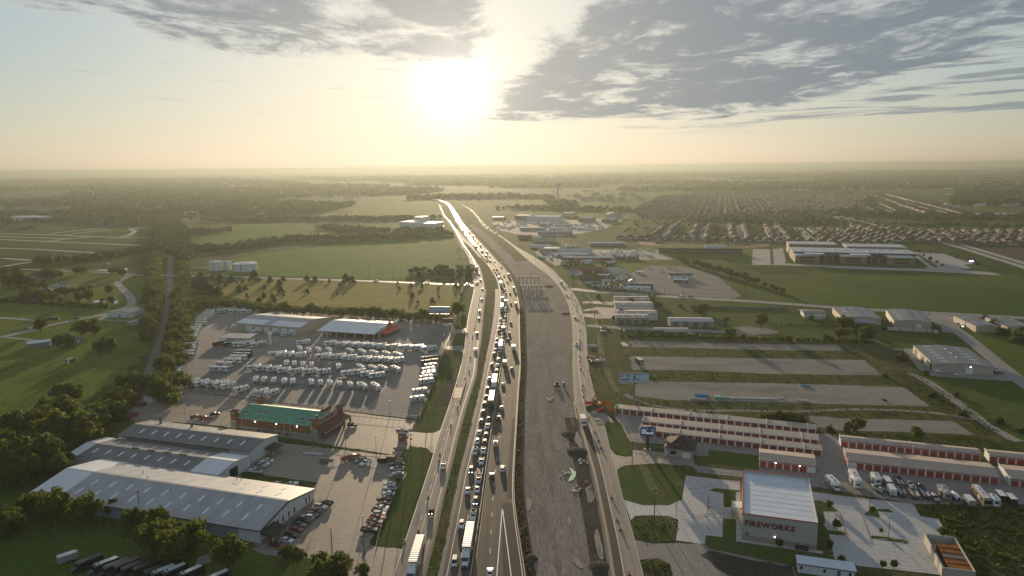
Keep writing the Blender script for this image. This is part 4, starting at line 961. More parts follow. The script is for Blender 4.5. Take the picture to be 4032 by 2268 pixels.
# ------------------------------------------------------------------ RV dealer's buildings
b1 = Shed('dealer_workshop','large pale metal workshop with six white roller doors behind the RV rows','workshop', T('b1',860,765,6),T('b1',1720,830,6),37.0,6.0,8.6,'x', TAN_W, RF_GALV,0.4)
l, w = b1.L / 2,b1.D / 2
for k in range(6): b1.front('roller_door',-l + 9.5 + k * 7.7,-l + 14.0 + k * 7.7,0.05,4.6,WHITE_DOOR,0.06)
b1.slab('white_roof_section', l - 25,l + 0.3,-w - 0.3,-w / 2 + 1,0.2,0.05,RF_WHITE)
b1.slab('white_roof_section',-l - 0.3,-l + 24,-w - 0.3,-w / 2,0.2,0.05,RF_WHITE)
b1.slab('ridge_cap',-l, l,-0.5,0.5,0.2,0.08,RF_GALV)
sh = Vector((T('b1',2030,825,5.5).x, T('b1',2030,825,5.5).y))
b2 = Shed('dealer_showroom','white-roofed showroom with red arched sign and red awning at its right end','showroom', sh, sh + dr * 46,30.0,5.5,7.6,'x', TAN_W, RF_WHITE,0.3)
l, w = b2.L / 2,b2.D / 2
b2.slab('ridge_cap',-l, l,-0.5,0.5,0.2,0.08,RF_GALV)
b2.slab('roof_join',-l + 22,-l + 22.7,-w, w,0.2,0.07,STEEL)
b2.front('porch_back_wall',-l + 8,l - 1,0.05,4.6,BLACK,0.05)
for x in (-l + 2.5,-l + 5.2): b2.window(x, x + 1.5,2.2,3.6)
b2.part('canopy_roof', MB().hexa([(-l,-w - 7,4.5),(l,-w - 7,4.5),(l,-w,5.4),(-l,-w,5.4)],[(-l,-w - 7,4.75),(l,-w - 7,4.75),(l,-w,5.65),(-l,-w,5.65)]),RF_WHITE)
for k in range(7): b2.part('canopy_post', MB().box(-l + 0.3 + k * 7.5,-l + 0.6 + k * 7.5,-w - 6.8,-w - 6.5,0,4.6),WHITE_P)
n8 = 10; ax = l + 0.5
arc = [(ax,-4.0 + 8.0 * k / n8,6.2 + 3.2 * math.sin(math.pi * k / n8)) for k in range(n8 + 1)]
mb = MB(); ring = [(ax,-4.0,3.6)] + arc + [(ax,4.0,3.6)]
m2 = [(x + 0.5,y, z) for x, y, z in ring]; nn = len(ring)
mb.add(ring + m2,[tuple(range(nn))[::-1], tuple(range(nn,2 * nn))] + [(i,(i + 1) % nn, nn + (i + 1) % nn, nn + i) for i in range(nn)])
ar = b2.part('arched_sign', mb, mat('sign_red',(0.55,0.07,0.03),rough=0.5))
b2.part('awning', MB().hexa([(l + 0.2,-w + 2,3.2),(l + 5,-w + 2,2.6),(l + 5,w - 4,2.6),(l + 0.2,w - 4,3.2)],[(l + 0.2,-w + 2,4.8),(l + 5,-w + 2,2.9),(l + 5,w - 4,2.9),(l + 0.2,w - 4,4.8)]),MATS['sign_red'])
b2.side('parapet',-w, w,5.2,7.4,WHITE_P,0.4); b2.side('shop_window',-w + 2,w - 5,0.3,3.0,GLASS,0.06)
cn = Shed('canopy','low flat pale canopy on posts beside the workshop, dark motorhomes under its edge','canopy', T('b1',640,968,4.2),T('b1',1035,975,4.2),12.0,4.2,4.5,'none', WHITE_W, RF_GALV)
cn.wall.scale = (1,1,0.001); bpy.data.objects.remove(cn.wall)
l, w = cn.L / 2,cn.D / 2; cn.ridge = 'mono'
cn.slab('roof',-l - 0.5,l + 0.5,-w - 0.4,w + 0.4,0.0,0.2,RF_GALV)
for x in np.linspace(-l + 0.4,l - 0.4,6):
    for y in (-w + 0.3,w - 0.3): cn.part('post', MB().box(x - 0.12,x + 0.12,y - 0.12,y + 0.12,0,cn.z(x, y) + 0.02),STEEL)
p = T('b1',1330,1058); tk = thing('storage_tank','slim upright white tank standing alone in the RV lot','tank', p)
MB().cyl((0,0,0.4),1.25,7.2,n=20).build('shell', WHITE_P, tk); MB().cyl((0,0,7.6),1.25,0.5,n=20,r2=0.4).build('dome', WHITE_P, tk); MB().cyl((0,0,0),1.45,0.4,n=20).build('plinth', CONC, tk); MB().box(1.2,1.45,-0.25,0.25,0.4,7.8).build('ladder', STEEL, tk)
sA, sB = T('c0',2080,470),T('c0',2380,345)
sd = Shed('green_roof_shed','small white shed with dark green roof at the left edge of the RV lot','shed', sA, sB,6.0,3.0,4.0,'x', WHITE_P, mat('green_sheet_roof',(0.06,0.12,0.07),rough=0.5,var=0.15),0.3)
for k in range(3): sd.front('door',-sd.L / 2 + 1.5 + k * 5,-sd.L / 2 + 4.5 + k * 5,0.05,2.5,WHITE_DOOR,0.05)

def water_tank(c, r, h, label, dome):
    t = thing('water_tank', label, 'tank',(c.x, c.y,0),0,'white ground tanks by the country road')
    MB().cyl((0,0,0.3),r, h, n=32).build('shell', WHITE_P, t); MB().cyl((0,0,h + 0.3),r + 0.15,dome, n=32,r2=r * 0.25).build('roof', RF_FLAT, t)
    MB().cyl((0,0,0),r + 0.5,0.3,n=32).build('footing', CONC, t); MB().box(-0.3,0.3,-r - 0.4,-r + 0.02,0.3,h + 1.2).build('ladder', STEEL, t)
    return t
water_tank(T('b1',560,60) + Vector((0,6,0)),7.3,10.6,'tall white round tank, leftmost of the three by the road',0.9)
water_tank(T('b1',720,50) + Vector((0,5,0)),4.9,10.0,'narrow white round tank, middle one of the three by the road',0.7)
bt = water_tank(T('b1',940,72) + Vector((0,12,0)),13.6,8.6,'broad white round tank with brown lettering band, right of the three by the road',1.2)
mb = MB()
for k in range(14):
    a = R(200 + k * 9.5)
    mb.tube((13.63 * math.cos(a),13.63 * math.sin(a),6.6),(13.63 * math.cos(a + 0.07),13.63 * math.sin(a + 0.07),7.4 if k % 3 else 7.0),0.22,4)
mb.build('lettering_band', mat('faded_brown_paint',(0.30,0.26,0.20),var=0.2),bt)
fn = thing('tank_fence','low pale wall left of the white tanks','wall', T('b1',330,30)); MB().box(-14,14,-0.2,0.2,0,2.2).build('panel', CREAM_P, fn)

# ------------------------------------------------------------------ self storage rows
def storage(label, A, B, D, h, n, ridge='mono', every=5,door=RED_DOOR, hr=None, skip=0,group='rows of self storage units', blank=0):
    s = Shed('storage_row', label, 'storage units', A, B, D, h, hr or h + 0.45,ridge, WHITE_P, RF_TAN,0.25,group)
    l, w = s.L / 2,s.D / 2; step = s.L / n
    for k in range(n):
        x = -l + k * step
        if k < blank: continue
        s.front('door', x + step * 0.10,x + step * 0.90,0.05,h - 0.45,door,0.05)
    for k in range(0,n + 1,every):
        x = -l + k * step
        s.slab('fire_wall_cap', x - 0.2,x + 0.2,-w - 0.3,w + 0.3,0.2,0.25,WHITE_P)
    s.front('eave_trim',-l - 0.2,l + 0.2,h - 0.12,h + 0.14,RED_TRIM if door is RED_DOOR2 else WHITE_P,0.3)
    return s
st1 = storage('longest and rearmost row of dark red storage doors, nearest the gravel strips', T('c3',1320,610),T('c4',1700,900),4.6,2.7,26,hr=2.9)
st2 = storage('middle row of dark red storage doors with tan ribbed roof, behind the blue sign', T('c3',1690,715,2.7),T('c4',1740,970,2.7),5.6,2.7,22,hr=2.9)
st3 = storage('front row of dark red storage doors, right beside the brown-roofed office', T('c3',1650,905),T('c4',1775,1195),4.8,2.7,22,hr=2.9)
st4 = storage('short storage block with six bright red doors and a white end panel', T('c4',930,1340),T('c4',1690,1430),12.0,2.9,7,'x',9,RED_DOOR2,3.7)
st4.front('white_panel', st4.L / 2 - 2.9,st4.L / 2,0.05,2.7,WHITE_P,0.09)
for x in (-4.5,4.5):
    f = st4.front('wall_lamp', x, x + 0.35,2.45,2.65,STEEL,0.3); st4.front('lamp_glass', x, x + 0.35,2.5,2.6,LAMP,0.34,parent=f)
sd7 = Vector((math.cos(R(-18.3)),math.sin(R(-18.3))))
a5 = Vector(T('c4',2035,1065)[:2]); st5 = storage('rear row of bright red storage doors on the right, its roof half in shade', a5,a5 + sd7 * 52,6.5,2.8,17,'x',9,RED_DOOR2,3.3)
a6 = Vector(T('c5',85,1355)[:2]); st6 = storage('widest storage row on the right with bright red doors facing the parked boats', a6,a6 + sd7 * 52,13.5,2.9,17,'x',9,RED_DOOR2,3.8,blank=1)
a7 = a5 + sd7 * 55; st7 = storage('rear red-door storage block cut by the right edge of the view', a7,a7 + sd7 * 34,6.5,2.8,11,'x',11,RED_DOOR2,3.3)
a8 = a6 + sd7 * 55.5; st8 = storage('front red-door storage block cut by the right edge of the view', a8,a8 + sd7 * 34,13.5,2.9,11,'x',11,RED_DOOR2,3.8)
for st in (st6,):
    for k in range(6): st.side('door',-5.8 + k * 2.0,-4.4 + k * 2.0,0.05,2.3,RED_DOOR2,0.05,False)
oc = T('c3',2190,1215); od = Vector((math.cos(R(-19)),math.sin(R(-19))))
oA = Vector(oc[:2]) - od * 5.5
of = Shed('storage_office','small stone office with steep brown hipped roof and flagpole beside it','office', oA, oA + od * 11,11.5,3.9,7.6,'hip', STONE, RF_BROWN,0.9)
of.part('dormer', MB().hexa([(-2.4,-6.6,3.9),(2.4,-6.6,3.9),(2.4,0,3.9),(-2.4,0,3.9)],[(-0.05,-6.6,6.9),(0.05,-6.6,6.9),(0.05,0,7.3),(-0.05,0,7.3)]),RF_BROWN)
of.window(-3.9,-1.2,1.0,2.9); of.front('garage_door',1.0,4.4,0.05,2.6,WHITE_DOOR,0.06)
of.part('porch_post', MB().box(-5.9,-5.5,-6.3,-5.9,0,3.9),WHITE_P)

# ------------------------------------------------------------------ fireworks shop
fA, fB = Vector(T('d4',705,605,9.0)[:2]),Vector(T('d4',1730,740,9.0)[:2])
fw = Shed('fireworks_shop','tall beige shop with red lettering and flat pale roof, lower right','shop', fA, fB,34.5,8.6,8.6,'none', STUCCO, RF_FLAT)
l, w = fw.L / 2,fw.D / 2
fw.part('roof', MB().box(-l + 0.3,l - 0.3,-w + 0.3,w - 0.3,8.3,8.62),RF_FLAT)
for nm, bx in (('parapet',(-l, l,-w,-w + 0.3)),('parapet',(-l, l, w - 0.3,w)),('parapet',(-l,-l + 0.3,-w + 0.3,w - 0.3)),('parapet',(l - 0.3,l,-w + 0.3,w - 0.3))):
    hz = 9.6 if bx[2] > 0 and bx[3] > w - 0.1 and bx[1] - bx[0] > 2 else 9.0
    pp = fw.part(nm, MB().box(*bx,8.6,hz),STUCCO)
    MB().box(bx[0] - 0.08,bx[1] + 0.08,bx[2] - 0.08,bx[3] + 0.08,hz, hz + 0.22).build('coping', RED_TRIM if not (bx[0] > 0) else WHITE_P, pp)
for k in range(9):
    fw.part('roof_seam', MB().box(-l + 0.4,l - 0.4,-w + 1.2 + k * 3.7,-w + 1.26 + k * 3.7,8.62,8.66),WHITE_P)
fw.front('brick_base',-l, l,0,1.8,mat('pale_brick',(0.34,0.27,0.23),var=0.2,scale=2.0),0.1)
LET = mat('sign_letter_red',(0.20,0.02,0.025),rough=0.4)
xs = -l + 0.7
for ch in 'FIREWORKS':
    me = text_mesh(ch,2.55,0.2,LET); wd = max(v.co.x for v in me.vertices)
    o = obj('letter', me, fw.t,(xs,-w - 0.16,5.3)); o.rotation_euler = (R(90),0,0); xs += wd + 0.17
f = fw.front('wall_lamp',-1.4,-1.0,2.6,2.9,STEEL,0.3); fw.front('lamp_glass',-1.35,-1.05,2.62,2.88,LAMP,0.36,parent=f)
for x, c in ((-l + 1.0,(0.10,0.16,0.30)),(-l + 2.6,(0.45,0.5,0.5)),(0.2 - 1.5,(0.25,0.35,0.45))): fw.front('poster', x, x + 1.2,1.0 + 0.9,2.9,mat('poster_%.2f' % c[0], c, var=0.5,scale=3),0.12)
for k in range(3):
    u = fw.part('air_conditioner', MB().box(l - 6.3 + k * 1.35,l - 5.2 + k * 1.35,-w - 1.6,-w - 0.6,0.1,1.3),DARK_TRIM); MB().cyl((l - 5.75 + k * 1.35,-w - 1.1,1.3),0.4,0.06,n=12).build('fan_guard', BLACK, u)
fw.part('walkway', MB().box(-l - 2.2,-l,-w - 1.4,w * 0.2,0,0.16).box(-l, l + 1.8,-w - 1.8,-w - 0.12,0,0.16),G_PALE)
ent = fw.part('entrance_canopy', MB().hexa([(-l - 3.4,-2.6,3.3),(-l,-2.6,3.8),(-l,2.4,3.8),(-l - 3.4,2.4,3.3)],[(-l - 3.4,-2.6,3.5),(-l,-2.6,4.0),(-l,2.4,4.0),(-l - 3.4,2.4,3.5)]),RF_WHITE)
MB().box(-l - 3.5,-l - 3.0,-2.7,2.6,0,3.9).build('entrance_wall', STUCCO, ent)
for k in range(4): fw.side('window',-w + 2 + k * 3,-w + 3.2 + k * 3,2.2,3.4,GLASS,0.08,False)
fw.side('red_pilaster_strip',-w + 0.1,w - 0.1,8.1,8.5,RED_TRIM,0.12,False)

eA = T('d5',1380,1560); eD = Vector((math.cos(R(-17)),math.sin(R(-17))))
e0 = Vector(T('d5',1375,1330,3.2)[:2]); en = Vector((-eD.y, eD.x))
ew = thing('yard_enclosure','high pale block wall round the rusty containers, bottom right corner','wall',(e0.x, e0.y,0),R(-17))
EL, ED = 8.6,20.0
for nm, bx in (('wall_panel',(0,EL,0,0.3)),('wall_panel',(0,EL, ED, ED + 0.3)),('wall_panel',(-0.0,0.3,0.3,8)),('wall_panel',(0,0.3,12.4,ED)),('wall_panel',(EL - 0.3,EL,0.3,ED))):
    MB().box(*bx,0,3.2).build(nm, STUCCO, ew)
MB().box(0,0.12,8,12.4,0.1,2.8).build('gate', STEEL, ew)
RUST = ground_mat('rusted_steel',((0.36,0.15,0.05),(0.24,0.10,0.045),(0.14,0.085,0.06)),(0.25,0.5,1.6))
for k, lab in enumerate(('nearest rusty container in the walled yard','second rusty container from the front in the walled yard','grey-brown weathered container in the middle of the walled yard','fourth rusty container from the front in the walled yard','rearmost rusty container in the walled yard')):
    q = e0 + eD * 5.3 + en * (2.2 + k * 3.1)
    ct = thing('shipping_container', lab, 'container',(q.x, q.y,0.1),R(-17),'containers in the walled yard')
    MB().box(-3.0,2.9,-1.2,1.2,0.1,2.7).build('shell', RUST if k != 2 else mat('weathered_grey_steel',(0.17,0.14,0.12),var=0.4,scale=1.5),ct)
    MB().box(-3.0,2.9,-1.26,-1.2,2.55,2.75).box(-3.0,2.9,1.2,1.26,2.55,2.75).build('top_rail', RUST, ct)
m0 = Vector(T('d4',1450,1400)[:2]); mD = Vector((math.cos(R(-17)),math.sin(R(-17))))
so = Shed('site_office','white site office trailer with flat pale roof at the bottom edge','trailer', m0,m0 + mD * 15.5,4.0,3.0,3.1,'mono', WHITE_P, RF_FLAT,0.35)
so.front('skirt_band',-7.7,7.7,2.55,3.0,mat('grey_band',(0.14,0.15,0.17)),0.06)
for x in (-7.2,-0.9,6.0): so.window(x, x + 0.9,1.1,2.4)
so.front('door',3.0,3.9,0.3,2.3,STEEL,0.08)
so.part('roof_vent', MB().box(4.5,6.2,0.3,0.7,3.1,3.45),WHITE_P)

# ------------------------------------------------------------------ grey metal workshops on the right
def wshop(label, A, B, D, he, hr, ridge, roofm, wallm=TAN_W, sky=0,doors=(),cat='workshop', lead='metal_workshop', lam=False):
    s = Shed(lead, label, cat, A, B, D, he, hr, ridge, wallm, roofm,0.3)
    l, w = s.L / 2,s.D / 2
    for k in range(sky):
        f = (k + 0.7) / (sky + 0.4)
        if ridge == 'y':
            y = -w + 2 * w * f
            s.slab('skylight',-l * 0.72,-l * 0.45,y, y + 0.9,0.2,0.04,SKYL); s.slab('skylight', l * 0.42,l * 0.68,y, y + 0.9,0.2,0.04,SKYL)
        else:
            x = -l + 2 * l * f; s.slab('skylight', x, x + 1.4,-w * 0.75,-w * 0.35,0.2,0.04,SKYL)
    for x0,x1,z1 in doors: s.front('roller_door', x0 * l, x1 * l,0.05,z1,WHITE_DOOR,0.06)
    s.front('gutter',-l, l, he - 0.2,he, DARK_TRIM,0.2) if ridge == 'x' else None
    return s
q1 = wshop('largest slate-roofed workshop on the right with roof lamps and side bays', T('b5',1265,1320,5),T('b5',2070,1365,5),44.0,5.0,6.0,'y', RF_SLATE, sky=6,doors=((0.08,0.33,3.8),))
for k in range(5): q1.side('bay_door',-18 + k * 8,-14.5 + k * 8,0.05,3.6,WHITE_DOOR if k % 2 else BLACK,0.06,False)
for k in range(3): q1.part('roof_vent', MB().box(-0.3,0.3,-10 + k * 10,-8.4 + k * 10,6.2,6.7),LAMP if False else WHITE_P)
f = q1.front('wall_lamp',3.2,3.8,4.2,4.6,STEEL,0.3); q1.front('lamp_glass',3.25,3.75,4.25,4.55,LAMP,0.36,parent=f)
q2 = wshop('slate-roofed workshop with five pairs of skylights beside the roadside fence panels', T('b5',720,735,5),T('b5',1230,765,5),44.0,5.0,6.2,'y', RF_SLATE, sky=5,doors=((0.2,0.48,3.6),))
q3 = wshop('slate-roofed workshop with lean-to and scrap heap in front', T('b5',20,690,5),T('b5',545,710,5),40.0,5.0,6.2,'y', RF_SLATE, sky=3)
q3.part('lean_to_roof', MB().hexa([(-12,-q3.D / 2 - 7,3.2),(8,-q3.D / 2 - 7,3.2),(8,-q3.D / 2,4.0),(-12,-q3.D / 2,4.0)],[(-12,-q3.D / 2 - 7,3.4),(8,-q3.D / 2 - 7,3.4),(8,-q3.D / 2,4.2),(-12,-q3.D / 2,4.2)]),RF_GALV)
for x in (-11.5,-5,1.5,7.5): q3.part('lean_to_post', MB().box(x, x + 0.25,-q3.D / 2 - 6.8,-q3.D / 2 - 6.5,0,3.3),STEEL)
q4 = wshop('slate-roofed building beside three parked white cars', T('b5',1835,808,4.5),T('b5',2135,815,4.5),36,4.5,5.4,'y', RF_SLATE, sky=2)
for k in range(2): q4.side('bay_door',-6 + k * 9,-3 + k * 9,0.05,3.2,WHITE_DOOR,0.06,False)
q5 = wshop('slate-roofed building half hidden by trees at the right edge', T('b5',2260,820,4.5),T('b5',2620,830,4.5),34,4.5,5.4,'y', RF_SLATE, sky=2)
for k,(x0,x1) in enumerate(((620,790),(805,965),(970,1165),(1172,1232),(1250,1318))):
    a, b = Vector(T('b5', x0,862 + k * 9)[:2]),Vector(T('b5', x1,868 + k * 9)[:2])
    pn = thing('fence_run','pale fence run, %s from the left below the slate-roofed workshops' % nth(k + 1),'fence',((a.x + b.x) / 2,(a.y + b.y) / 2,0),math.atan2((b - a).y,(b - a).x),'pale fence runs')
    MB().box(-(b - a).length / 2,(b - a).length / 2,-0.08,0.08,0,2.4).build('panel', CREAM_P, pn); MB().box(-(b - a).length / 2 - 0.1,-(b - a).length / 2 + 0.1,-0.12,0.12,0,2.6).build('post', STEEL, pn)
rb = wshop('small run-down blue-white building with a torn patched roof', T('b4',1540,632,3.5),T('b4',1838,640,3.5),14,3.5,4.2,'x', RF_DARK, WALLS['trim'])
rb.slab('roof_patch',-11,-3,0.5,4.0,0.2,0.06,RF_WHITE); rb.part('annex', MB().box(-4,4,-rb.D / 2 - 5,-rb.D / 2,0,2.6),CREAM_P)
k1 = wshop('rear metal shed of the row by the right frontage road, ivy on its wall', T('b3',1312,452,4.5),T('b3',1795,455,4.5),18,4.5,5.8,'x', RF_TAN, WHITE_W, sky=3)
k2 = wshop('second metal shed from the back by the right frontage road, white wall', T('b3',1322,530,4.8),T('b3',1838,533,4.8),18,4.8,5.8,'x', RF_TAN, WHITE_W, sky=3)
k3 = wshop('third metal shed by the right frontage road, shrub against its roof', T('b3',1345,645,4.8),T('b3',1895,648,4.8),16,4.8,5.8,'x', RF_TAN, WHITE_W, sky=3)
k4 = wshop('front metal shed by the right frontage road, weathered grey walls', T('b3',1332,698,4.6),T('b3',1780,700,4.6),15,4.6,5.6,'x', RF_TAN, GREY_W, sky=3)
k5 = wshop('long weathered grey shed standing apart right of the metal shed row', T('b3',2065,745,4.2),T('b4',315,752,4.2),15,4.2,5.2,'x', RF_GALV, GREY_W)
for s_ in (k4,k5):
    for k in range(4): s_.front('sliding_door',-s_.L / 2 + 2 + k * s_.L / 4.3,-s_.L / 2 + 2 + k * s_.L / 4.3 + 4,0.05,3.4,mat('rusty_sheet',(0.16,0.13,0.11),var=0.3),0.06)

# ================================================================== vehicles: one prototype of each kind, copied with all its parts
CARP = paint('car_paint',0.28,0.6)
RVP = paint('rv_gelcoat',0.38,0.5,var=0.04)
TYRE = mat('tyre_rubber',(0.018,0.018,0.018),rough=0.85,var=0.0)
RIM = mat('wheel_rim',(0.35,0.35,0.36),rough=0.35,metal=0.7,var=0.0)
CGLASS = mat('car_glass',(0.012,0.014,0.018),rough=0.06,spec=0.7,var=0.0)
HEADL = mat('headlamp_off',(0.55,0.55,0.55),rough=0.15,spec=0.7,var=0.0)
HEADON = mat('headlamp_lit',(0.9,0.9,0.85),var=0.0,emit=((1.0,0.93,0.85),9.0))
TAILL = mat('tail_lamp',(0.30,0.01,0.01),rough=0.25,var=0.0)
CHROME = mat('grille_metal',(0.20,0.20,0.21),rough=0.3,metal=0.7,var=0.0)
TRAILW = ribbed('trailer_white_panel',(0.62,0.60,0.58),(0.54,0.52,0.50),1.2,axis='Y', rough=0.45,metal=0.0,patch=0.08)
STRIPE = mat('rv_graphic_dark',(0.05,0.06,0.09),rough=0.4,var=0.0)
STRIPE2 = mat('rv_graphic_blue',(0.08,0.13,0.28),rough=0.4,var=0.0)
STRIPE3 = mat('rv_graphic_tan',(0.26,0.20,0.14),rough=0.4,var=0.0)
class Proto:
    def __init__(s): s.parts, s.cache = [], None
    def p(s, name, mb, m, parent=None):
        s.parts.append((name, mb.mesh(name,[m]),parent)); return len(s.parts) - 1
    def wheel(s, x, y, r=0.34,w=0.24):
        i = s.p('wheel', MB().cyl((x - w / 2,y, r),r, w, 'x',12),TYRE)
        k = x + (w / 2 if x > 0 else -w / 2); s.p('rim', MB().cyl((k - 0.012,y, r),r * 0.62,0.024,'x',10),RIM, i)
    def merged(s):
        if s.cache is None:
            mb = MB()
            for n, me, par in s.parts:
                mb.add([v.co for v in me.vertices],[tuple(p.vertices) for p in me.polygons], me.materials[0])
            s.cache = mb.mesh('vehicle')
        return s.cache
def put(pr, name, label, cat, loc, rz, color, group, simple=False, scale=1.0):
    if simple:
        o = obj(name, pr.merged(),None, loc, rz, color); tag(o, label, cat, group)
        if scale != 1.0: o.scale = (scale,) * 3
        return o
    t = thing(name, label, cat, loc, rz, group)
    if scale != 1.0: t.scale = (scale,) * 3
    made = []
    for n, me, par in pr.parts:
        made.append(obj(n, me, made[par] if par is not None else t, color=color))
    return t
def car_like(L, W, prof, cab, roofz, wb, lit=False, top=0.7,rail=None):
    p = Proto(); hw = W / 2
    p.p('body', MB().prof(prof, hw, top=top, topw=hw * 0.93),CARP)
    (b0,b1,z0,t0,t1,z1) = cab
    c = p.p('window_band', MB().taper(-hw * 0.88,hw * 0.88,b0,b1,z0,-hw * 0.70,hw * 0.70,t0,t1,z1),CGLASS)
    p.p('roof', MB().taper(-hw * 0.73,hw * 0.73,t0 - 0.04,t1 + 0.02,z1,-hw * 0.62,hw * 0.62,t0 + 0.12,t1 - 0.12,roofz),CARP)
    for sx in (-1,1):        # pillars
        p.p('pillar', MB().hexa([(sx * hw * 0.885,(b0 + b1) / 2 - 0.08,z0),(sx * hw * 0.885,(b0 + b1) / 2 + 0.08,z0),(sx * hw * 0.84,(b0 + b1) / 2 + 0.08,z0),(sx * hw * 0.84,(b0 + b1) / 2 - 0.08,z0)][::sx],
                                  [(sx * hw * 0.715,(t0 + t1) / 2 - 0.06,z1),(sx * hw * 0.715,(t0 + t1) / 2 + 0.06,z1),(sx * hw * 0.66,(t0 + t1) / 2 + 0.06,z1),(sx * hw * 0.66,(t0 + t1) / 2 - 0.06,z1)][::sx]),CARP)
        for sy in wb: p.wheel(sx * (hw - 0.10),sy)
        f, r = prof_end(prof)
        p.p('headlight', MB().box(sx * hw * 0.55 - 0.19,sx * hw * 0.55 + 0.19,f - 0.16,f + 0.02,0.62,0.80),HEADON if lit else HEADL)
        p.p('tail_light', MB().box(sx * hw * 0.70 - 0.14,sx * hw * 0.70 + 0.14,r - 0.02,r + 0.10,0.70,0.92),TAILL)
        p.p('mirror', MB().box(sx * (hw + 0.02) - 0.09,sx * (hw + 0.02) + 0.09,b1 - 0.45,b1 - 0.3,z0 + 0.02,z0 + 0.18),CARP)
    p.p('grille', MB().box(-hw * 0.5,hw * 0.5,prof_end(prof)[0] - 0.05,prof_end(prof)[0] + 0.025,0.42,0.62),CHROME)
    return p
def prof_end(prof): ys = [y for y, z in prof]; return max(ys),min(ys)
SED = [(-2.38,0.28),(-2.42,0.72),(-2.3,0.98),(-1.55,1.02),(0.95,0.99),(2.05,0.84),(2.36,0.66),(2.36,0.28)]
SUVP = [(-2.38,0.32),(-2.42,0.80),(-2.36,1.12),(0.85,1.12),(2.0,1.02),(2.34,0.82),(2.36,0.32)]
VANP = [(-2.5,0.30),(-2.54,0.80),(-2.48,1.12),(1.3,1.12),(2.25,0.95),(2.5,0.75),(2.5,0.30)]
PKP = [(-2.85,0.42),(-2.88,0.85),(-2.86,1.18),(-0.55,1.18),(0.95,1.18),(2.35,1.10),(2.80,1.0),(2.84,0.42)]
K = {}
K['sedan'] = car_like(4.8,1.84,SED,(-1.9,1.05,0.98,-1.2,0.15,1.38),1.45,(-1.42,1.42))
K['suv'] = car_like(4.8,1.94,SUVP,(-2.25,1.0,1.1,-1.95,0.3,1.62),1.74,(-1.45,1.45))
K['suv_lit'] = car_like(4.8,1.94,SUVP,(-2.25,1.0,1.1,-1.95,0.3,1.62),1.74,(-1.45,1.45),lit=True)
K['van'] = car_like(5.1,1.98,VANP,(-2.4,1.75,1.1,-2.2,0.8,1.66),1.80,(-1.5,1.6))
def pickup(bedfill=None):
    p = car_like(5.8,2.0,PKP,(-0.65,1.1,1.16,-0.5,0.45,1.70),1.82,(-1.75,1.85))
    p.p('bed', MB().box(-0.82,0.82,-2.72,-0.78,1.182,1.20),BLACK)
    for sx in (-1,1): p.p('bed_rail', MB().box(sx * 0.90 - 0.07,sx * 0.90 + 0.07,-2.84,-0.68,1.17,1.34),CARP)
    p.p('tailgate', MB().box(-0.97,0.97,-2.86,-2.76,1.17,1.34),CARP)
    if bedfill: p.p('bed_cap', MB().taper(-0.95,0.95,-2.82,-0.72,1.2,-0.78,0.78,-2.7,-0.72,1.85),bedfill)
    return p
K['pickup'] = pickup()
K['pickup_cap'] = pickup(WHITE_P)
def work_truck():
    p = pickup(); p.p('ladder_rack', MB().box(-0.9,-0.8,-2.8,-0.6,1.9,2.0).box(0.8,0.9,-2.8,-0.6,1.9,2.0).box(-0.9,0.9,-2.8,-2.7,1.3,2.0).box(-0.9,0.9,-0.75,-0.65,1.3,2.0),STEEL)
    p.p('tool_box', MB().box(-0.8,0.8,-1.4,-0.8,1.2,1.7),CHROME); return p
K['work_truck'] = work_truck()
def jeep():
    p = Proto()
    p.p('body', MB().box(-0.9,0.9,-2.0,1.0,0.5,1.12).box(-0.72,0.72,1.0,2.0,0.5,1.08),CARP)
    p.p('window_band', MB().box(-0.84,0.84,-1.95,0.72,1.12,1.68),CGLASS)
    p.p('soft_top', MB().box(-0.88,0.88,-2.0,0.78,1.68,1.82),mat('tan_canvas',(0.42,0.28,0.14),rough=0.9))
    for sx in (-1,1):
        for y in (-1.25,1.35): p.wheel(sx * 0.85,y,0.42,0.28)
        p.p('fender', MB().box(sx * 0.82 - 0.14,sx * 0.82 + 0.14,0.9,1.85,0.85,0.95),BLACK)
        p.p('headlight', MB().cyl((sx * 0.5,2.0,0.85),0.12,0.05,'y',10),HEADON)
    p.p('bumper', MB().box(-0.85,0.85,2.0,2.18,0.5,0.68),BLACK); p.p('spare_wheel', MB().cyl((0,-2.25,1.0),0.40,0.24,'y',12),TYRE)
    return p
K['jeep'] = jeep()
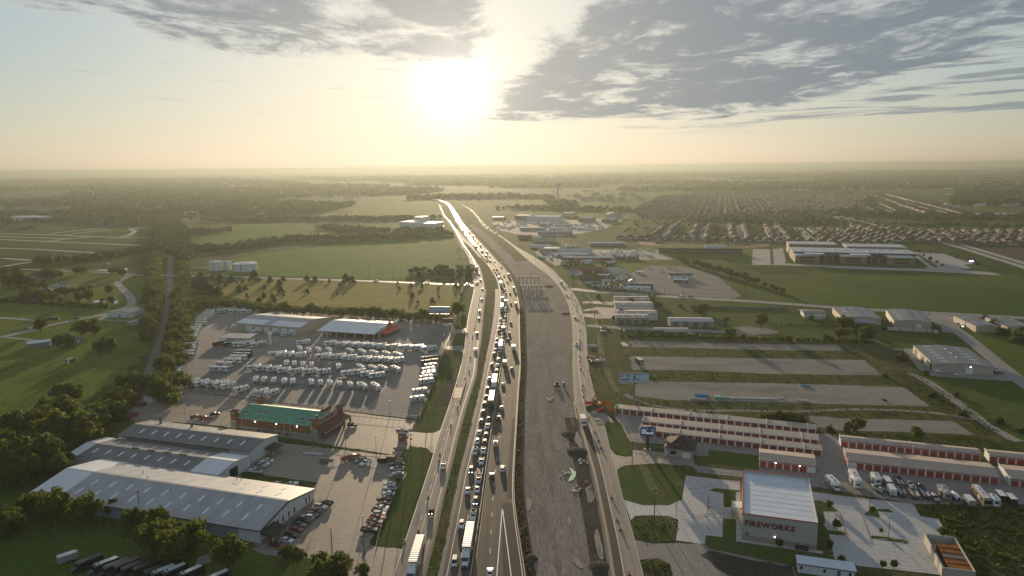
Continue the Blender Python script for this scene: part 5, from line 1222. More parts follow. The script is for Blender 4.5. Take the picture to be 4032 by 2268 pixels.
def semi(dark=False, tl=16.0,box=True):
    p = Proto()
    p.p('hood', MB().prof([(6.6,0.9),(6.7,1.5),(8.4,1.45),(8.6,1.2),(8.6,0.7),(6.6,0.6)],1.0,top=1.4,topw=0.8),CARP)
    p.p('cab', MB().prof([(4.9,0.7),(4.9,2.6),(6.2,2.6),(6.75,1.5),(6.75,0.7)],1.15),CARP)
    p.p('sleeper', MB().prof([(3.0,0.8),(3.0,3.75),(4.3,3.75),(5.6,2.7),(5.6,0.8)],1.2,top=3.2,topw=1.05),CARP)
    p.p('windscreen', MB().hexa([(-1.0,6.30,2.5),(1.0,6.30,2.5),(1.05,6.74,1.6),(-1.05,6.74,1.6)],[(-1.0,6.34,2.53),(1.0,6.34,2.53),(1.05,6.80,1.62),(-1.05,6.80,1.62)]),CGLASS)
    p.p('roof_window', MB().box(-0.5,0.5,3.9,4.3,3.74,3.80),CGLASS)
    p.p('chassis', MB().box(-0.5,0.5,1.0,8.0,0.55,0.95),BLACK)
    p.p('grille', MB().box(-0.55,0.55,8.58,8.64,0.75,1.3),CHROME); p.p('bumper', MB().box(-1.15,1.15,8.5,8.8,0.35,0.75),CHROME)
    for sx in (-1,1):
        p.p('side_window', MB().box(sx * 1.15 - 0.02,sx * 1.15 + 0.02,5.3,6.2,1.75,2.4),CGLASS)
        p.p('headlight', MB().box(sx * 0.85 - 0.18,sx * 0.85 + 0.18,8.3,8.6,0.85,1.15),HEADL)
        p.p('exhaust_stack', MB().cyl((sx * 1.12,3.0,0.9),0.09,2.9),CHROME); p.p('mirror', MB().box(sx * 1.4 - 0.1,sx * 1.4 + 0.1,6.3,6.4,1.6,2.3),BLACK)
        p.wheel(sx * 1.05,7.6,0.52,0.35)
        for y in (2.2,3.5): p.wheel(sx * 1.0,y,0.52,0.6)
        for y in (-12.2,-13.5): p.wheel(sx * 1.0,y + 16 - tl,0.52,0.6)
    b = p.p('trailer', MB().box(-1.3,1.3,2.6 - tl,2.6,1.15,4.05),TRAILW)
    p.p('trailer_edge', MB().box(-1.33,1.33,2.55 - tl,2.65,3.95,4.02).box(-1.33,1.33,2.55 - tl,2.65,1.1,1.25),STEEL, b)
    p.p('refrigeration_unit', MB().box(-1.0,1.0,2.6,3.0 - 0.05,2.2,3.9),STEEL, b)
    return p
K['semi'] = semi()
def boxtruck(m=TRAILW):
    p = Proto()
    p.p('cab', MB().prof([(1.6,0.6),(1.6,2.2),(2.6,2.2),(3.1,1.45),(3.9,1.25),(3.95,0.6)],1.05),CARP)
    p.p('windscreen', MB().hexa([(-0.95,2.62,2.15),(0.95,2.62,2.15),(0.98,3.10,1.48),(-0.98,3.10,1.48)],[(-0.95,2.68,2.18),(0.95,2.68,2.18),(0.98,3.16,1.5),(-0.98,3.16,1.5)]),CGLASS)
    p.p('cargo_box', MB().box(-1.25,1.25,-4.6,1.55,0.95,3.5),m)
    p.p('chassis', MB().box(-0.5,0.5,-4.4,3.4,0.5,0.95),BLACK)
    for sx in (-1,1):
        p.wheel(sx * 0.95,2.7,0.45,0.3); p.wheel(sx * 0.95,-2.6,0.45,0.5); p.p('headlight', MB().box(sx * 0.75 - 0.15,sx * 0.75 + 0.15,3.9,3.98,0.8,1.05),HEADL)
        p.p('mirror', MB().box(sx * 1.25 - 0.08,sx * 1.25 + 0.08,2.7,2.8,1.4,1.9),BLACK)
    return p
K['box_truck'] = boxtruck()
K['box_truck_tan'] = boxtruck(mat('tan_box_panel',(0.42,0.33,0.24),rough=0.5))
def flat_trailer():
    p = Proto(); p.p('deck', MB().box(-1.1,1.1,-3.2,2.6,0.55,0.68),WALLS['wood']); p.p('side_frame', MB().box(-1.14,-1.06,-3.2,2.6,0.68,1.1).box(1.06,1.14,-3.2,2.6,0.68,1.1).box(-1.1,1.1,2.52,2.6,0.68,1.1),STEEL)
    p.p('drawbar', MB().hexa([(-0.6,2.6,0.5),(0.6,2.6,0.5),(0.06,4.2,0.5),(-0.06,4.2,0.5)],[(-0.6,2.6,0.6),(0.6,2.6,0.6),(0.06,4.2,0.6),(-0.06,4.2,0.6)]),STEEL)
    for sx in (-1,1):
        for y in (-0.6,0.2): p.wheel(sx * 1.2,y,0.34,0.22)
    return p
K['flat_trailer'] = flat_trailer()
# ---- recreational vehicles, front towards +y
def rv(kind, L, stripe=STRIPE, slide=True):
    p = Proto(); h = L / 2; hw = 1.22
    if kind == 'trailer':
        pr = [(-h,0.65),(-h,3.05),(-h + 0.15,3.2),(h - 0.55,3.2),(h - 0.1,2.75),(h,1.6),(h - 0.2,0.65)]
        p.p('shell', MB().prof(pr, hw),RVP); top = 3.2; r0,r1 = -h + 0.2,h - 0.6
        p.p('hitch', MB().hexa([(-0.5,h - 0.3,0.5),(0.5,h - 0.3,0.5),(0.05,h + 1.1,0.5),(-0.05,h + 1.1,0.5)],[(-0.5,h - 0.3,0.62),(0.5,h - 0.3,0.62),(0.05,h + 1.1,0.62),(-0.05,h + 1.1,0.62)]),BLACK)
        wy = (-0.9,0.1)
        p.p('front_mask', MB().hexa([(-hw * 0.8,h - 0.01,0.95),(hw * 0.8,h - 0.01,0.95),(hw * 0.8,h + 0.012,1.6),(-hw * 0.8,h + 0.012,1.6)],[(-hw * 0.8,h + 0.03,0.95),(hw * 0.8,h + 0.03,0.95),(hw * 0.8,h + 0.05,1.6),(-hw * 0.8,h + 0.05,1.6)]),stripe)
    elif kind == 'fifth':
        pr = [(-h,0.75),(-h,3.5),(-h + 0.2,3.65),(h - 1.4,3.8),(h - 0.4,3.45),(h,2.6),(h - 0.15,1.75),(h - 2.7,1.65),(h - 2.95,0.75)]
        p.p('shell', MB().prof(pr, hw),RVP); top = 3.66; r0,r1 = -h + 0.2,h - 1.5
        p.p('landing_leg', MB().box(-0.9,-0.75,h - 3.2,h - 3.05,0,0.8).box(0.75,0.9,h - 3.2,h - 3.05,0,0.8),STEEL); wy = (-1.6,-0.5)
        p.p('front_mask', MB().hexa([(-hw * 0.85,h - 0.35,3.42),(hw * 0.85,h - 0.35,3.42),(hw * 0.85,h + 0.0,2.62),(-hw * 0.85,h + 0.0,2.62)],[(-hw * 0.85,h - 0.3,3.46),(hw * 0.85,h - 0.3,3.46),(hw * 0.85,h + 0.05,2.64),(-hw * 0.85,h + 0.05,2.64)]),stripe)
    elif kind == 'classa':
        pr = [(-h,0.55),(-h,3.3),(h - 0.6,3.35),(h - 0.1,2.7),(h,1.3),(h,0.5)]
        p.p('shell', MB().prof(pr, hw),RVP); top = 3.34; r0,r1 = -h + 0.2,h - 0.7; wy = (-2.4,h - 1.6)
        p.p('windscreen', MB().hexa([(-hw * 0.94,h - 0.13,2.65),(hw * 0.94,h - 0.13,2.65),(hw * 0.94,h - 0.02,1.5),(-hw * 0.94,h - 0.02,1.5)],[(-hw * 0.94,h - 0.06,2.67),(hw * 0.94,h - 0.06,2.67),(hw * 0.94,h + 0.05,1.5),(-hw * 0.94,h + 0.05,1.5)]),CGLASS)
        p.p('roof_panel', MB().box(-hw * 0.86,hw * 0.86,r0 + 0.1,r1 - 0.1,3.34,3.40),WHITE_P)
    else:
        pr = [(-h,0.55),(-h,3.15),(h - 1.3,3.2),(h - 0.7,2.9),(h - 0.6,2.15),(h - 2.0,2.05),(h - 2.1,0.55)]
        p.p('shell', MB().prof(pr, hw),RVP); top = 3.18; r0,r1 = -h + 0.2,h - 1.4; wy = (-1.8,h - 0.9)
        p.p('cab', MB().prof([(h - 2.2,0.5),(h - 2.2,2.1),(h - 1.5,2.05),(h - 0.9,1.35),(h - 0.05,1.15),(h,0.5)],1.0),RVP)
        p.p('windscreen', MB().hexa([(-0.9,h - 1.48,2.0),(0.9,h - 1.48,2.0),(0.93,h - 0.92,1.36),(-0.93,h - 0.92,1.36)],[(-0.9,h - 1.42,2.03),(0.9,h - 1.42,2.03),(0.93,h - 0.86,1.38),(-0.93,h - 0.86,1.38)]),CGLASS)
    ac = p.p('air_conditioner', MB().taper(-0.35,0.35,0.4,1.4,top,-0.28,0.28,0.5,1.3,top + 0.32),STEEL)
    if L > 8: p.p('air_conditioner', MB().taper(-0.35,0.35,-h + 1.4,-h + 2.3,top,-0.28,0.28,-h + 1.5,-h + 2.2,top + 0.32),WHITE_P)
    p.p('roof_vent', MB().box(-0.25,0.25,-1.6,-1.1,top, top + 0.16),BLACK); p.p('roof_vent', MB().box(0.3,0.7,h * 0.45,h * 0.45 + 0.45,top, top + 0.14),STEEL)
    for sx in (-1,1):
        x0 = sx * hw
        for k,(a, b) in enumerate(((-0.78,-0.60),(-0.30,-0.05),(0.30,0.48))):
            if kind == 'classc' and k == 2: continue
            if kind == 'classa': a, b = (-0.8,-0.55) if k == 0 else (-0.35,0.0) if k == 1 else (0.5,0.86)
            zc = 1.75 if kind != 'fifth' else 2.0
            p.p('window', MB().box(*sorted((x0 - sx * 0.02,x0 + sx * 0.03)),h * a, h * b, zc, zc + 0.75),CGLASS)
        p.p('graphic_stripe', MB().hexa([(x0,-h + 0.2,1.15),(x0 + sx * 0.02,-h + 0.2,1.15),(x0 + sx * 0.02,h * 0.55,1.35),(x0,h * 0.55,1.35)],[(x0,-h + 0.2,1.4),(x0 + sx * 0.02,-h + 0.2,1.4),(x0 + sx * 0.02,h * 0.68,1.9),(x0,h * 0.68,1.9)]),stripe)
        if kind in ('fifth','trailer'): p.p('graphic_stripe', MB().hexa([(x0,h * 0.30,2.3),(x0 + sx * 0.022,h * 0.30,2.3),(x0 + sx * 0.022,h * 0.78,1.95),(x0,h * 0.78,1.95)],[(x0,h * 0.18,2.75),(x0 + sx * 0.022,h * 0.18,2.75),(x0 + sx * 0.022,h * 0.86,2.4),(x0,h * 0.86,2.4)]),stripe)
        for y in wy: p.wheel(sx * (hw - 0.14),y,0.38,0.26)
        p.p('skirt', MB().box(*sorted((x0 - sx * 0.03,x0 + sx * 0.012)),-h + 0.05,h * 0.6 - (1.5 if kind == 'fifth' else 0),0.62,0.85),STEEL)
    p.p('door', MB().box(hw - 0.01,hw + 0.03,h * 0.12,h * 0.12 + 0.75,0.8,2.6),WHITE_P)
    if slide:
        s = p.p('slide_out', MB().box(-hw - 0.62,-hw + 0.02,-h * 0.42,h * 0.18,0.95,2.85),RVP)
        p.p('slide_window', MB().box(-hw - 0.65,-hw - 0.6,-h * 0.25,h * 0.0,1.7,2.4),CGLASS, s)
    p.p('rear_window', MB().box(-0.6,0.6,-h - 0.03,-h + 0.02,1.7,2.4),CGLASS)
    p.p('ladder', MB().box(0.75,0.80,-h - 0.08,-h - 0.03,0.8,top).box(1.0,1.05,-h - 0.08,-h - 0.03,0.8,top),STEEL)
    return p
RVK = {'t': [rv('trailer',8.2),rv('trailer',9.4,STRIPE2),rv('trailer',9.0,STRIPE3)],'s': [rv('trailer',5.6,STRIPE, False),rv('trailer',6.4,STRIPE2,True)],
       'f': [rv('fifth',11.0),rv('fifth',11.8,STRIPE2),rv('fifth',10.4,STRIPE3)],'a': [rv('classa',11.0,STRIPE, False),rv('classa',12.0,STRIPE3,False)],'c': [rv('classc',8.4,STRIPE, False),rv('classc',9.0,STRIPE2,False)]}
RVN = {'t': ('travel_trailer','travel trailer'),'s': ('camper','small camper trailer'),'f': ('fifth_wheel_trailer','fifth wheel trailer'),'a': ('motorhome','motorhome'),'c': ('cab_motorhome','cab-over motorhome')}
RVROWS = [  # (place words, kind, heading, tile, list of picture points, colour)
    ('in the column along the tree row, upper part','c',95,'b1',[(515,612),(500,640),(478,668),(430,700),(400,733),(395,768),(325,808),(318,838),(300,866),(285,897),(270,925),(262,953)]),
    ('in the rank at the far end of the lot','a',222,'b1',[(625,592),(682,600),(785,588),(835,603),(900,592),(950,600),(1015,606),(1075,608),(1205,602)]),
    ('in the column along the tree row, middle part','a',93,'b1',[(238,1028),(222,1062),(212,1096),(202,1128),(190,1166),(178,1212)]),
    ('in the column along the tree row, lower part','c',90,'b1',[(80,1332),(62,1364),(42,1398),(22,1432),(-15,1470),(-45,1500)]),
    ('in the rank beside the low canopy','a',228,'b1',[(655,1042),(805,1048),(912,1048),(990,1048),(1160,1058)]),
    ('parked before the workshop doors','c',235,'b1',[(870,812),(1125,882),(1368,896),(1540,912)]),
    ('in the stepped rank left of the main rows','a',97,'b1',[(968,1168),(948,1206),(895,1236),(818,1278),(700,1328),(625,1392)]),
    ('in the short pair behind the main rows','t',250,'b1',[(1770,1030),(2140,1042)]),
    ('in the row of trailers nearest the showroom','f',246,'b2',[(-38,1062),(80,1070),(200,1076),(325,1082),(455,1088),(635,1098),(800,1106),(960,1108),(1125,1120)]),
    ('in the second trailer row from the showroom','t',142,'b2',[(65,1152),(230,1166),(390,1178),(560,1192),(715,1204)]),
    ('in the left trailer group by the asphalt','f',248,'b1',[(1415,1196),(1532,1206),(1690,1212)]),
    ('in the four standing between trailer rows','t',152,'b1',[(1725,1122),(1850,1142),(1978,1138),(2120,1142)]),
    ('in the third trailer row from the showroom','f',246,'b2',[(-310,1225),(-115,1232),(50,1246),(250,1262),(400,1270),(540,1276),(680,1282)]),
    ('in the line of stubby campers','s',166,'b1',[(1545,1318),(1655,1326),(1770,1336),(1890,1340),(2250,1362)]),
    ('in the fourth trailer row, right half','t',142,'b2',[(210,1376),(378,1386),(512,1388),(685,1396)]),
    ('in the long fifth trailer row','t',247,'b1',[(1105,1372),(1232,1382),(1372,1390),(1510,1408),(1670,1420),(1860,1422),(2050,1426),(2390,1446),(2520,1434),(2640,1458),(2770,1476)]),
    ('in the nearest row of small campers, left part','s',170,'c1',[(1132,158),(1242,164),(1375,172),(1515,184),(1632,186)]),
    ('in the nearest row of small campers, right part','s',158,'c1',[(1882,198),(2010,206),(2136,212),(2270,222),(2410,236),(2440 + 100,240)]),
    ('in the pair at the right end of the camper row','t',145,'c2',[(240,248),(410,252)]),
    ('in the slanted rank at the lower left of the lot','t',222,'c1',[(252,192),(395,206),(532,216),(662,218),(752,242),(930,286)]),
    ('in the pair beside the green-roofed restaurant','c',222,'c1',[(1200,326),(1335,342)]),
    ('in the column along the roadside fence, upper part','a',62,'b2',[(1160,1250),(1152,1300)]),
    ('in the column along the roadside fence, middle part','c',64,'b2',[(1170,1350),(1142,1402),(1152,1442),(1140,1466),(1110,1510),(1110,1556)]),
    ('in the column along the roadside fence, lower part','c',66,'c2',[(1022,312),(985,416)])]
DARKRV = {(3 + 1,0),(4,1),(6,0),(6,1),(20 + 1,0),(21,1),(1,0),(1,4)}
for ri,(words, kd, hd, tile, pts) in enumerate(RVROWS):
    for i,(zx, zy) in enumerate(pts):
        prs = RVK[kd]; pr = prs[(i * 7 + ri) % len(prs)]
        dark = (ri, i) in DARKRV
        c = (0.035,0.033,0.032) if dark else rnd.choice([(0.74,0.74,0.74),(0.70,0.70,0.70),(0.76,0.75,0.73),(0.66,0.64,0.60)])
        col = 'black' if dark else 'white'
        pos = T(tile, zx, zy,1.6); nm, cat = RVN[kd]
        put(pr, nm, '%s %s, %s %s' % (col, cat, nth(i + 1),words),cat if cat.count(' ') < 2 else 'camper',(pos.x, pos.y,0.08),-R(hd + rnd.uniform(-3,3)),c, 'recreational vehicles in the dealer lot')
COLORS = {'white': (0.72,0.72,0.72),'silver': (0.38,0.39,0.40),'grey': (0.16,0.165,0.17),'black': (0.02,0.02,0.022),'red': (0.32,0.03,0.025),'maroon': (0.13,0.025,0.025),'blue': (0.06,0.10,0.22),
          'green': (0.05,0.07,0.045),'beige': (0.45,0.38,0.28),'tan': (0.40,0.30,0.20),'orange': (0.5,0.16,0.03),'yellow': (0.55,0.36,0.05)}
KN = {'sedan': ('sedan','car'),'suv': ('suv','car'),'suv_lit': ('suv','car'),'van': ('minivan','van'),'pickup': ('pickup_truck','pickup'),'pickup_cap': ('pickup_truck','pickup'),'work_truck': ('work_truck','pickup'),'jeep': ('jeep','car'),
      'semi': ('semi_truck','truck'),'box_truck': ('box_truck','truck'),'box_truck_tan': ('box_truck','truck'),'flat_trailer': ('flat_trailer','trailer')}
WORD = {'sedan': 'sedan','suv': 'SUV','suv_lit': 'SUV with headlamps on','van': 'minivan','pickup': 'pickup','pickup_cap': 'pickup with white bed cap','work_truck': 'rack pickup','jeep': 'off-roader with tan soft top','semi': 'semi truck','box_truck': 'box truck','box_truck_tan': 'box truck','flat_trailer': 'flat trailer'}
KINDC = {'s': 'sedan','u': 'suv','U': 'suv_lit','v': 'van','p': 'pickup','P': 'pickup_cap','w': 'work_truck','j': 'jeep','T': 'semi','b': 'box_truck','B': 'box_truck_tan','f': 'flat_trailer'}
def lot(words, group, hd, tile, items):
    for i, it in enumerate(items):
        zx, zy, kd, col = it[:4]; h = it[4] if len(it) > 4 else hd
        k = KINDC[kd]; p = T(tile, zx, zy,0.75)
        put(K[k], KN[k][0],'%s %s, %s %s' % (col, WORD[k], nth(i + 1),words),KN[k][1],(p.x, p.y,0.075),-R(h + rnd.uniform(-2.5,2.5)),COLORS[col], group)
lot('from the back along the stone base of the largest warehouse','cars by the warehouse',109,'d1',[(2075,455,'p','green',289),(2005,505,'u','white'),(1950,560,'s','maroon'),(1900,615,'u','black'),(1830,648,'u','white',289),(1785,698,'p','black'),(1715,752,'p','grey'),(1680,812,'s','red'),(1615,885,'u','green'),(1550,958,'s','white'),(1440,1025,'p','maroon')])
lot('from the porch beside the rear warehouse','cars by the warehouse',105,'c1',[(1300,1252,'s','white'),(1240,1296,'u','white'),(1185,1328,'p','silver'),(1120,1392,'p','white',283)])
lot('behind the largest warehouse roof','cars by the warehouse',60,'d1',[(1400,190,'s','black'),(1605,208,'p','white')])
lot('in the lot left of the restaurant','cars at the restaurant',58,'c1',[(320,658,'p','green'),(445,680,'p','red'),(572,622,'u','black')])
lot('near the restaurant sign','cars at the restaurant',95,'c2',[(95,768,'u','black'),(728,1078,'u','beige',278)])
lot('at the top of the warehouse car park','cars in the warehouse car park',215,'c2',[(272,1285,'p','white'),(205,1248,'p','grey')])
lot('down the roadside rank of the warehouse car park','cars in the warehouse car park',275,'d2',[(690,-65,'p','black'),(700,-8,'p','silver'),(712,52,'s','white'),(680,98,'p','grey'),(596,192,'s','white'),(606,250,'u','white'),(586,322,'s','white'),(528,402,'p','black'),(515,462,'s','black'),(505,515,'s','white',95),(470,556,'p','black',95),(465,602,'u','white',95),(440,658,'p','red',95),(400,715,'p','grey',95),(388,762,'s','red',95),(325,820,'p','black',95)])
lot('at the kerb of the right frontage road','cars by the right frontage road',85,'b3',[(1008,1076,'p','white'),(990,1236,'p','red'),(995,1268,'s','black'),(1020,1292,'s','maroon'),(1120,1268,'p','white',265)])
lot('from the left in the line along the gravel lane','cars along the gravel lane',178,'b3',[(1150,848,'u','black',92),(1155,874,'s','white',92),(1390,868,'s','black'),(1446,870,'s','grey'),(1506,870,'s','black'),(1570,870,'u','black'),(1735,866,'s','grey'),(1798,872,'u','silver'),(2210,888,'s','black'),(2268,894,'u','silver'),(2336,902,'s','white'),(2390,904,'s','grey'),(2386,907,'s','black')][:12])
lot('from the left at the right end of the gravel lane','cars along the gravel lane',178,'b4',[(40,906,'s','black'),(155,910,'u','maroon'),(210,910,'u','black'),(265,902,'s','red')])
lot('of the three beside the slate-roofed building','cars at the workshops',282,'b5',[(1520,708,'s','white'),(1575,736,'s','white'),(1600,762,'s','white')])
lot('round the largest slate-roofed workshop','cars at the workshops',92,'b5',[(1345,1418,'P','white'),(1545,1425,'u','black'),(1615,1464,'p','white',272),(2105,1396,'u','white',140),(2140,1442,'u','maroon',100),(1690,812,'U','silver',265),(760,1130,'p','silver',80)])
lot('in the tank yard beside the country road','cars on the country road',268,'b1',[(215,106,'s','black'),(480,112,'s','white'),(640,120,'s','white')])
lot('on the winding country road at the left','cars on the country road',200,'b0',[(1605,182,'u','red',220),(1612,262,'s','white',165),(1750,425,'s','white',160),(440,832,'p','white',248),(1055,702,'p','black',75),(1200,65,'s','grey',95),(1790,92,'p','grey',80),(1775,780,'p','tan',200)])
lot('on the far country road above the hay field','cars on the country road',275,'b2',[(415,186,'s','white'),(1110,212,'p','silver')])
lot('on the road right of the tiny houses','cars on the right country road',275,'b3',[(2215,405,'p','silver'),(2330,404,'f','white')])
lot('near the classic dark shed at the gravel yard','cars in the gravel yards',60,'b3',[(1655,85,'s','beige'),(1960,66,'p','white'),(2145,42,'u','white'),(2050,12,'s','silver'),(1785,15,'p','white')])
# ---- traffic
def traffic(words, group, road, frac, away, tile_items, simple_from=760):
    for i,(tile, zx, zy, kd, col) in enumerate(tile_items):
        k = KINDC[kd]; p = T(tile, zx, zy,1.9 if kd in 'Tb' else 0.8)
        y = p.y; x = p.x
        if frac is not None: x = float(road.x(frac, y))
        h = road.heading(frac or 0.5,y)
        rz = -h + (0 if away else math.pi)
        put(K[k], KN[k][0],'%s %s, %s from the bottom %s' % (col, WORD[k], nth(i + 1),words),KN[k][1],(x, y, Z5 + 0.01),rz, COLORS[col], group, simple=y > simple_from)
L1 = [('d2',1440,1255,'v','white'),('d2',1545,755,'u','white'),('d2',1645,292,'s','white'),('c2',1690,1385,'U','black'),('c2',1745,1140,'w','white'),('c2',1782,1000,'u','white'),('c2',1790,885,'p','silver'),('c2',1815,730,'u','black'),('c2',1855,602,'u','maroon'),('c2',1865,490,'u','black'),('c2',1895,392,'s','maroon'),('c2',1905,285,'u','black'),('c2',1922,152,'u','silver'),
      ('b2',1975,1335,'u','maroon'),('b2',2012,1192,'u','black'),('b2',2025,1130,'s','silver'),('b2',2035,1055,'u','black'),('b2',2038,998,'u','grey'),('b2',2075,872,'s','red'),('b2',2075,826,'u','silver'),('b2',2078,782,'s','white'),('b2',2098,722,'u','white'),('b2',2110,570,'T','white'),('b2',2117,440,'b','white'),('b2',2114,382,'s','grey'),('b2',2110,347,'s','blue'),('b2',2100,245,'T','white'),('b2',2076,158,'b','white'),('b2',2042,105,'s','black'),('b2',2012,72,'s','white'),('b2',1985,40,'u','black')]
traffic('in the left lane of the jam','freeway traffic coming towards the viewer', free_left,0.36,False, L1)
L2 = [('d2',1640,1085,'T','white'),('d2',1725,640,'w','white'),('d2',1752,430,'U','black'),('d2',1778,275,'s','white'),('d2',1812,150,'p','silver'),('d2',1826,40,'f','tan'),('c2',1836,1272,'p','white'),('c2',1870,1125,'p','white'),('c2',1892,1012,'u','black'),('c2',1910,918,'u','black'),('c2',1925,792,'p','white'),('c2',1940,692,'s','black'),('c2',1970,470,'T','black'),('c2',2005,225,'T','white'),('c2',2055,42,'s','maroon'),
      ('b2',2055,1412,'s','red'),('b2',2065,1340,'s','white'),('b2',2072,1270,'u','silver'),('b2',2098,1105,'T','white'),('b2',2125,1000,'s','white'),('b2',2128,962,'s','red'),('b2',2138,915,'u','grey'),('b2',2142,852,'b','blue'),('b2',2148,792,'u','white'),('b2',2160,742,'s','grey'),('b2',2168,692,'u','silver'),('b2',2170,655,'s','white'),('b2',2173,612,'s','grey'),('b2',2176,570,'u','white'),('b2',2178,532,'s','silver'),('b2',2178,485,'b','white'),('b2',2180,428,'s','maroon'),('b2',2168,370,'u','black'),('b2',2170,320,'u','white'),('b2',2148,245,'s','grey'),('b2',2140,212,'s','white'),('b2',2126,165,'u','silver'),('b2',2105,130,'s','white'),('b2',2072,85,'s','white'),('b2',2042,40,'u','red')]
traffic('in the lane by the median wall','freeway traffic coming towards the viewer', free_left,0.76,False, L2)
L3 = [('d2',1965,1395,'s','white'),('d2',1988,85,'s','maroon'),('c2',2135,1362,'v','white'),('c2',2040,1025,'w','white'),('c2',2078,682,'p','maroon'),('c2',2120,535,'s','silver'),('c2',2140,215,'s','white'),('b2',2260,1385,'u','maroon'),('b2',2168,1330,'B','tan'),('b2',2285,1095,'b','white'),('b2',2212,988,'s','black'),('b2',2226,908,'u','black'),('b2',2245,762,'s','grey'),('b2',2316,525,'B','red'),('b2',2246,500,'s','grey'),('b2',2235,362,'s','red'),('b2',2288,295,'b','black'),('b2',2200,208,'s','blue'),('b2',2155,125,'s','black'),('b2',2214,112,'b','white'),('b2',2118,12,'s','blue')]
traffic('on the free-flowing right carriageway','freeway traffic going away', free_right, None, True, L3)
L4 = [('d2',930,1290,'T','white'),('d2',1165,575,'j','black'),('c2',1328,1335,'p','white'),('b2',1768,1135,'p','white'),('b2',1787,912,'u','black'),('b2',1815,705,'s','maroon'),('b2',1822,608,'u','maroon'),('b2',1850,445,'s','white'),('b2',1860,305,'s','white'),('b2',1838,185,'u','black'),('b2',1815,100,'s','red'),('b2',1800,70,'s','white'),('b2',1786,15,'b','white')]
traffic('on the left frontage road','traffic on the frontage roads', front_left, None, False, L4)
L5 = [('c3',886,715,'b','white'),('b3',790,1052,'u','white'),('b3',773,695,'s','black'),('b3',656,392,'u','white'),('b3',586,222,'b','white')]
traffic('on the right frontage road','traffic on the frontage roads', front_right, None, False, L5)
p = T('b2',1785,222,0.8); put(K['pickup'],'pickup_truck','silver pickup turning across the left frontage road at the country road','pickup',(p.x, p.y, Z5),-R(200),COLORS['silver'],'traffic on the frontage roads')
p = T('b2',1665,236,0.8); put(K['suv'],'suv','white SUV waiting on the country road at the left frontage road','car',(p.x, p.y, Z5),-R(95),COLORS['white'],'traffic on the frontage roads')
pal = ['white','white','silver','black','grey','red','blue','white','maroon','beige']
n = 0
for frac, y, lane in ((0.36,905,'left'),(0.76,900,'right')):
    i = 0
    while y < 1330:
        k = rnd.choice(['sedan','suv','suv','pickup','van','box_truck' if rnd.random() < 0.35 else 'sedan']); c = rnd.choice(pal); i += 1
        q = free_left.pt(frac, y); h = free_left.heading(frac, y)
        put(K[k], KN[k][0],'%s %s, %s in the distant %s queue past the bridge piers' % (c, WORD[k], nth(i),lane),KN[k][1],(q.x, y, Z5),-h + math.pi, COLORS[c],'distant freeway queue', simple=True)
        y += rnd.uniform(7.5,11.5)
for i, y in enumerate(np.cumsum([870] + [rnd.uniform(11,26) for _ in range(24)])):
    k = rnd.choice(['sedan','suv','pickup']); c = rnd.choice(pal); q = front_left.pt(0.6,y); h = front_left.heading(0.6,y)
    put(K[k], KN[k][0],'%s %s, %s in the distant queue on the left frontage road' % (c, WORD[k], nth(i + 1)),KN[k][1],(q.x, y, Z5),-h + math.pi, COLORS[c],'distant frontage road queue', simple=True)
FARP = mat('distant_car_paint',(0.62,0.62,0.62),rough=0.3,spec=0.6,var=0.5,scale=0.08)
mb = MB()
for road, fr, y0,y1,gap in ((free_left,0.36,1340,2700,10),(free_left,0.76,1340,2700,10),(free_right,0.4,900,2600,45),(front_left,0.6,1330,2000,40),(front_right,0.5,1200,2000,60)):
    y = y0
    while y < y1:
        q = road.pt(fr, y); h = rnd.choice((1.5,1.5,1.8,3.6)); ln = 4.7 if h < 3 else 9
        mb.taper(q.x - 0.95,q.x + 0.95,y - ln / 2,y + ln / 2,0.4,q.x - 0.8,q.x + 0.8,y - ln / 2 + 0.5,y + ln / 2 - 1.0,h); y += gap * rnd.uniform(0.6,1.5)
tag(mb.build('distant_traffic', FARP),kind='stuff')

# ================================================================== vegetation
LEAF_A = leaf_mat('broad_leaves',(0.050,0.092,0.016),(0.105,0.145,0.024),(0.100,0.105,0.022),0.45)
LEAF_B = leaf_mat('cedar_needles',(0.025,0.040,0.014),(0.040,0.055,0.018),(0.045,0.050,0.018),0.15)
LEAF_C = leaf_mat('shrub_leaves',(0.060,0.095,0.018),(0.105,0.120,0.024),(0.085,0.085,0.022))
LEAF_F = leaf_mat('far_foliage',(0.030,0.055,0.014),(0.055,0.080,0.018),(0.04,0.055,0.015),0.2)
BARK = mat('tree_bark',(0.085,0.065,0.05),rough=0.95,var=0.2)
def quads_mesh(name, C, Nn, size, m, rs, aspect=1.0):
    """leaf clumps: quads at points C facing Nn"""
    n = len(C)
    t = rs.normal(size=(n,3)); u = np.cross(Nn, t); u /= np.linalg.norm(u, axis=1,keepdims=True) + 1e-9
    w = np.cross(Nn, u); s = (size if np.ndim(size) else np.full(n, size))[:, None]
    u = u * s; w = w * s * aspect
    V = np.stack([C - u * 0.9 - w * 0.35,C + u * 0.25 - w * 0.95,C + u * 0.95 + w * 0.3,C - u * 0.2 + w],1).reshape(-1,3)
    me = bpy.data.meshes.new(name)
    me.vertices.add(4 * n); me.vertices.foreach_set('co', V.astype(np.float32).ravel())
    me.loops.add(4 * n); me.loops.foreach_set('vertex_index', np.arange(4 * n, dtype=np.int32))
    me.polygons.add(n); me.polygons.foreach_set('loop_start', np.arange(0,4 * n,4,dtype=np.int32))
    try: me.polygons.foreach_set('loop_total', np.full(n,4,dtype=np.int32))
    except Exception: pass
    me.update(calc_edges=True); me.materials.append(m)
    return me
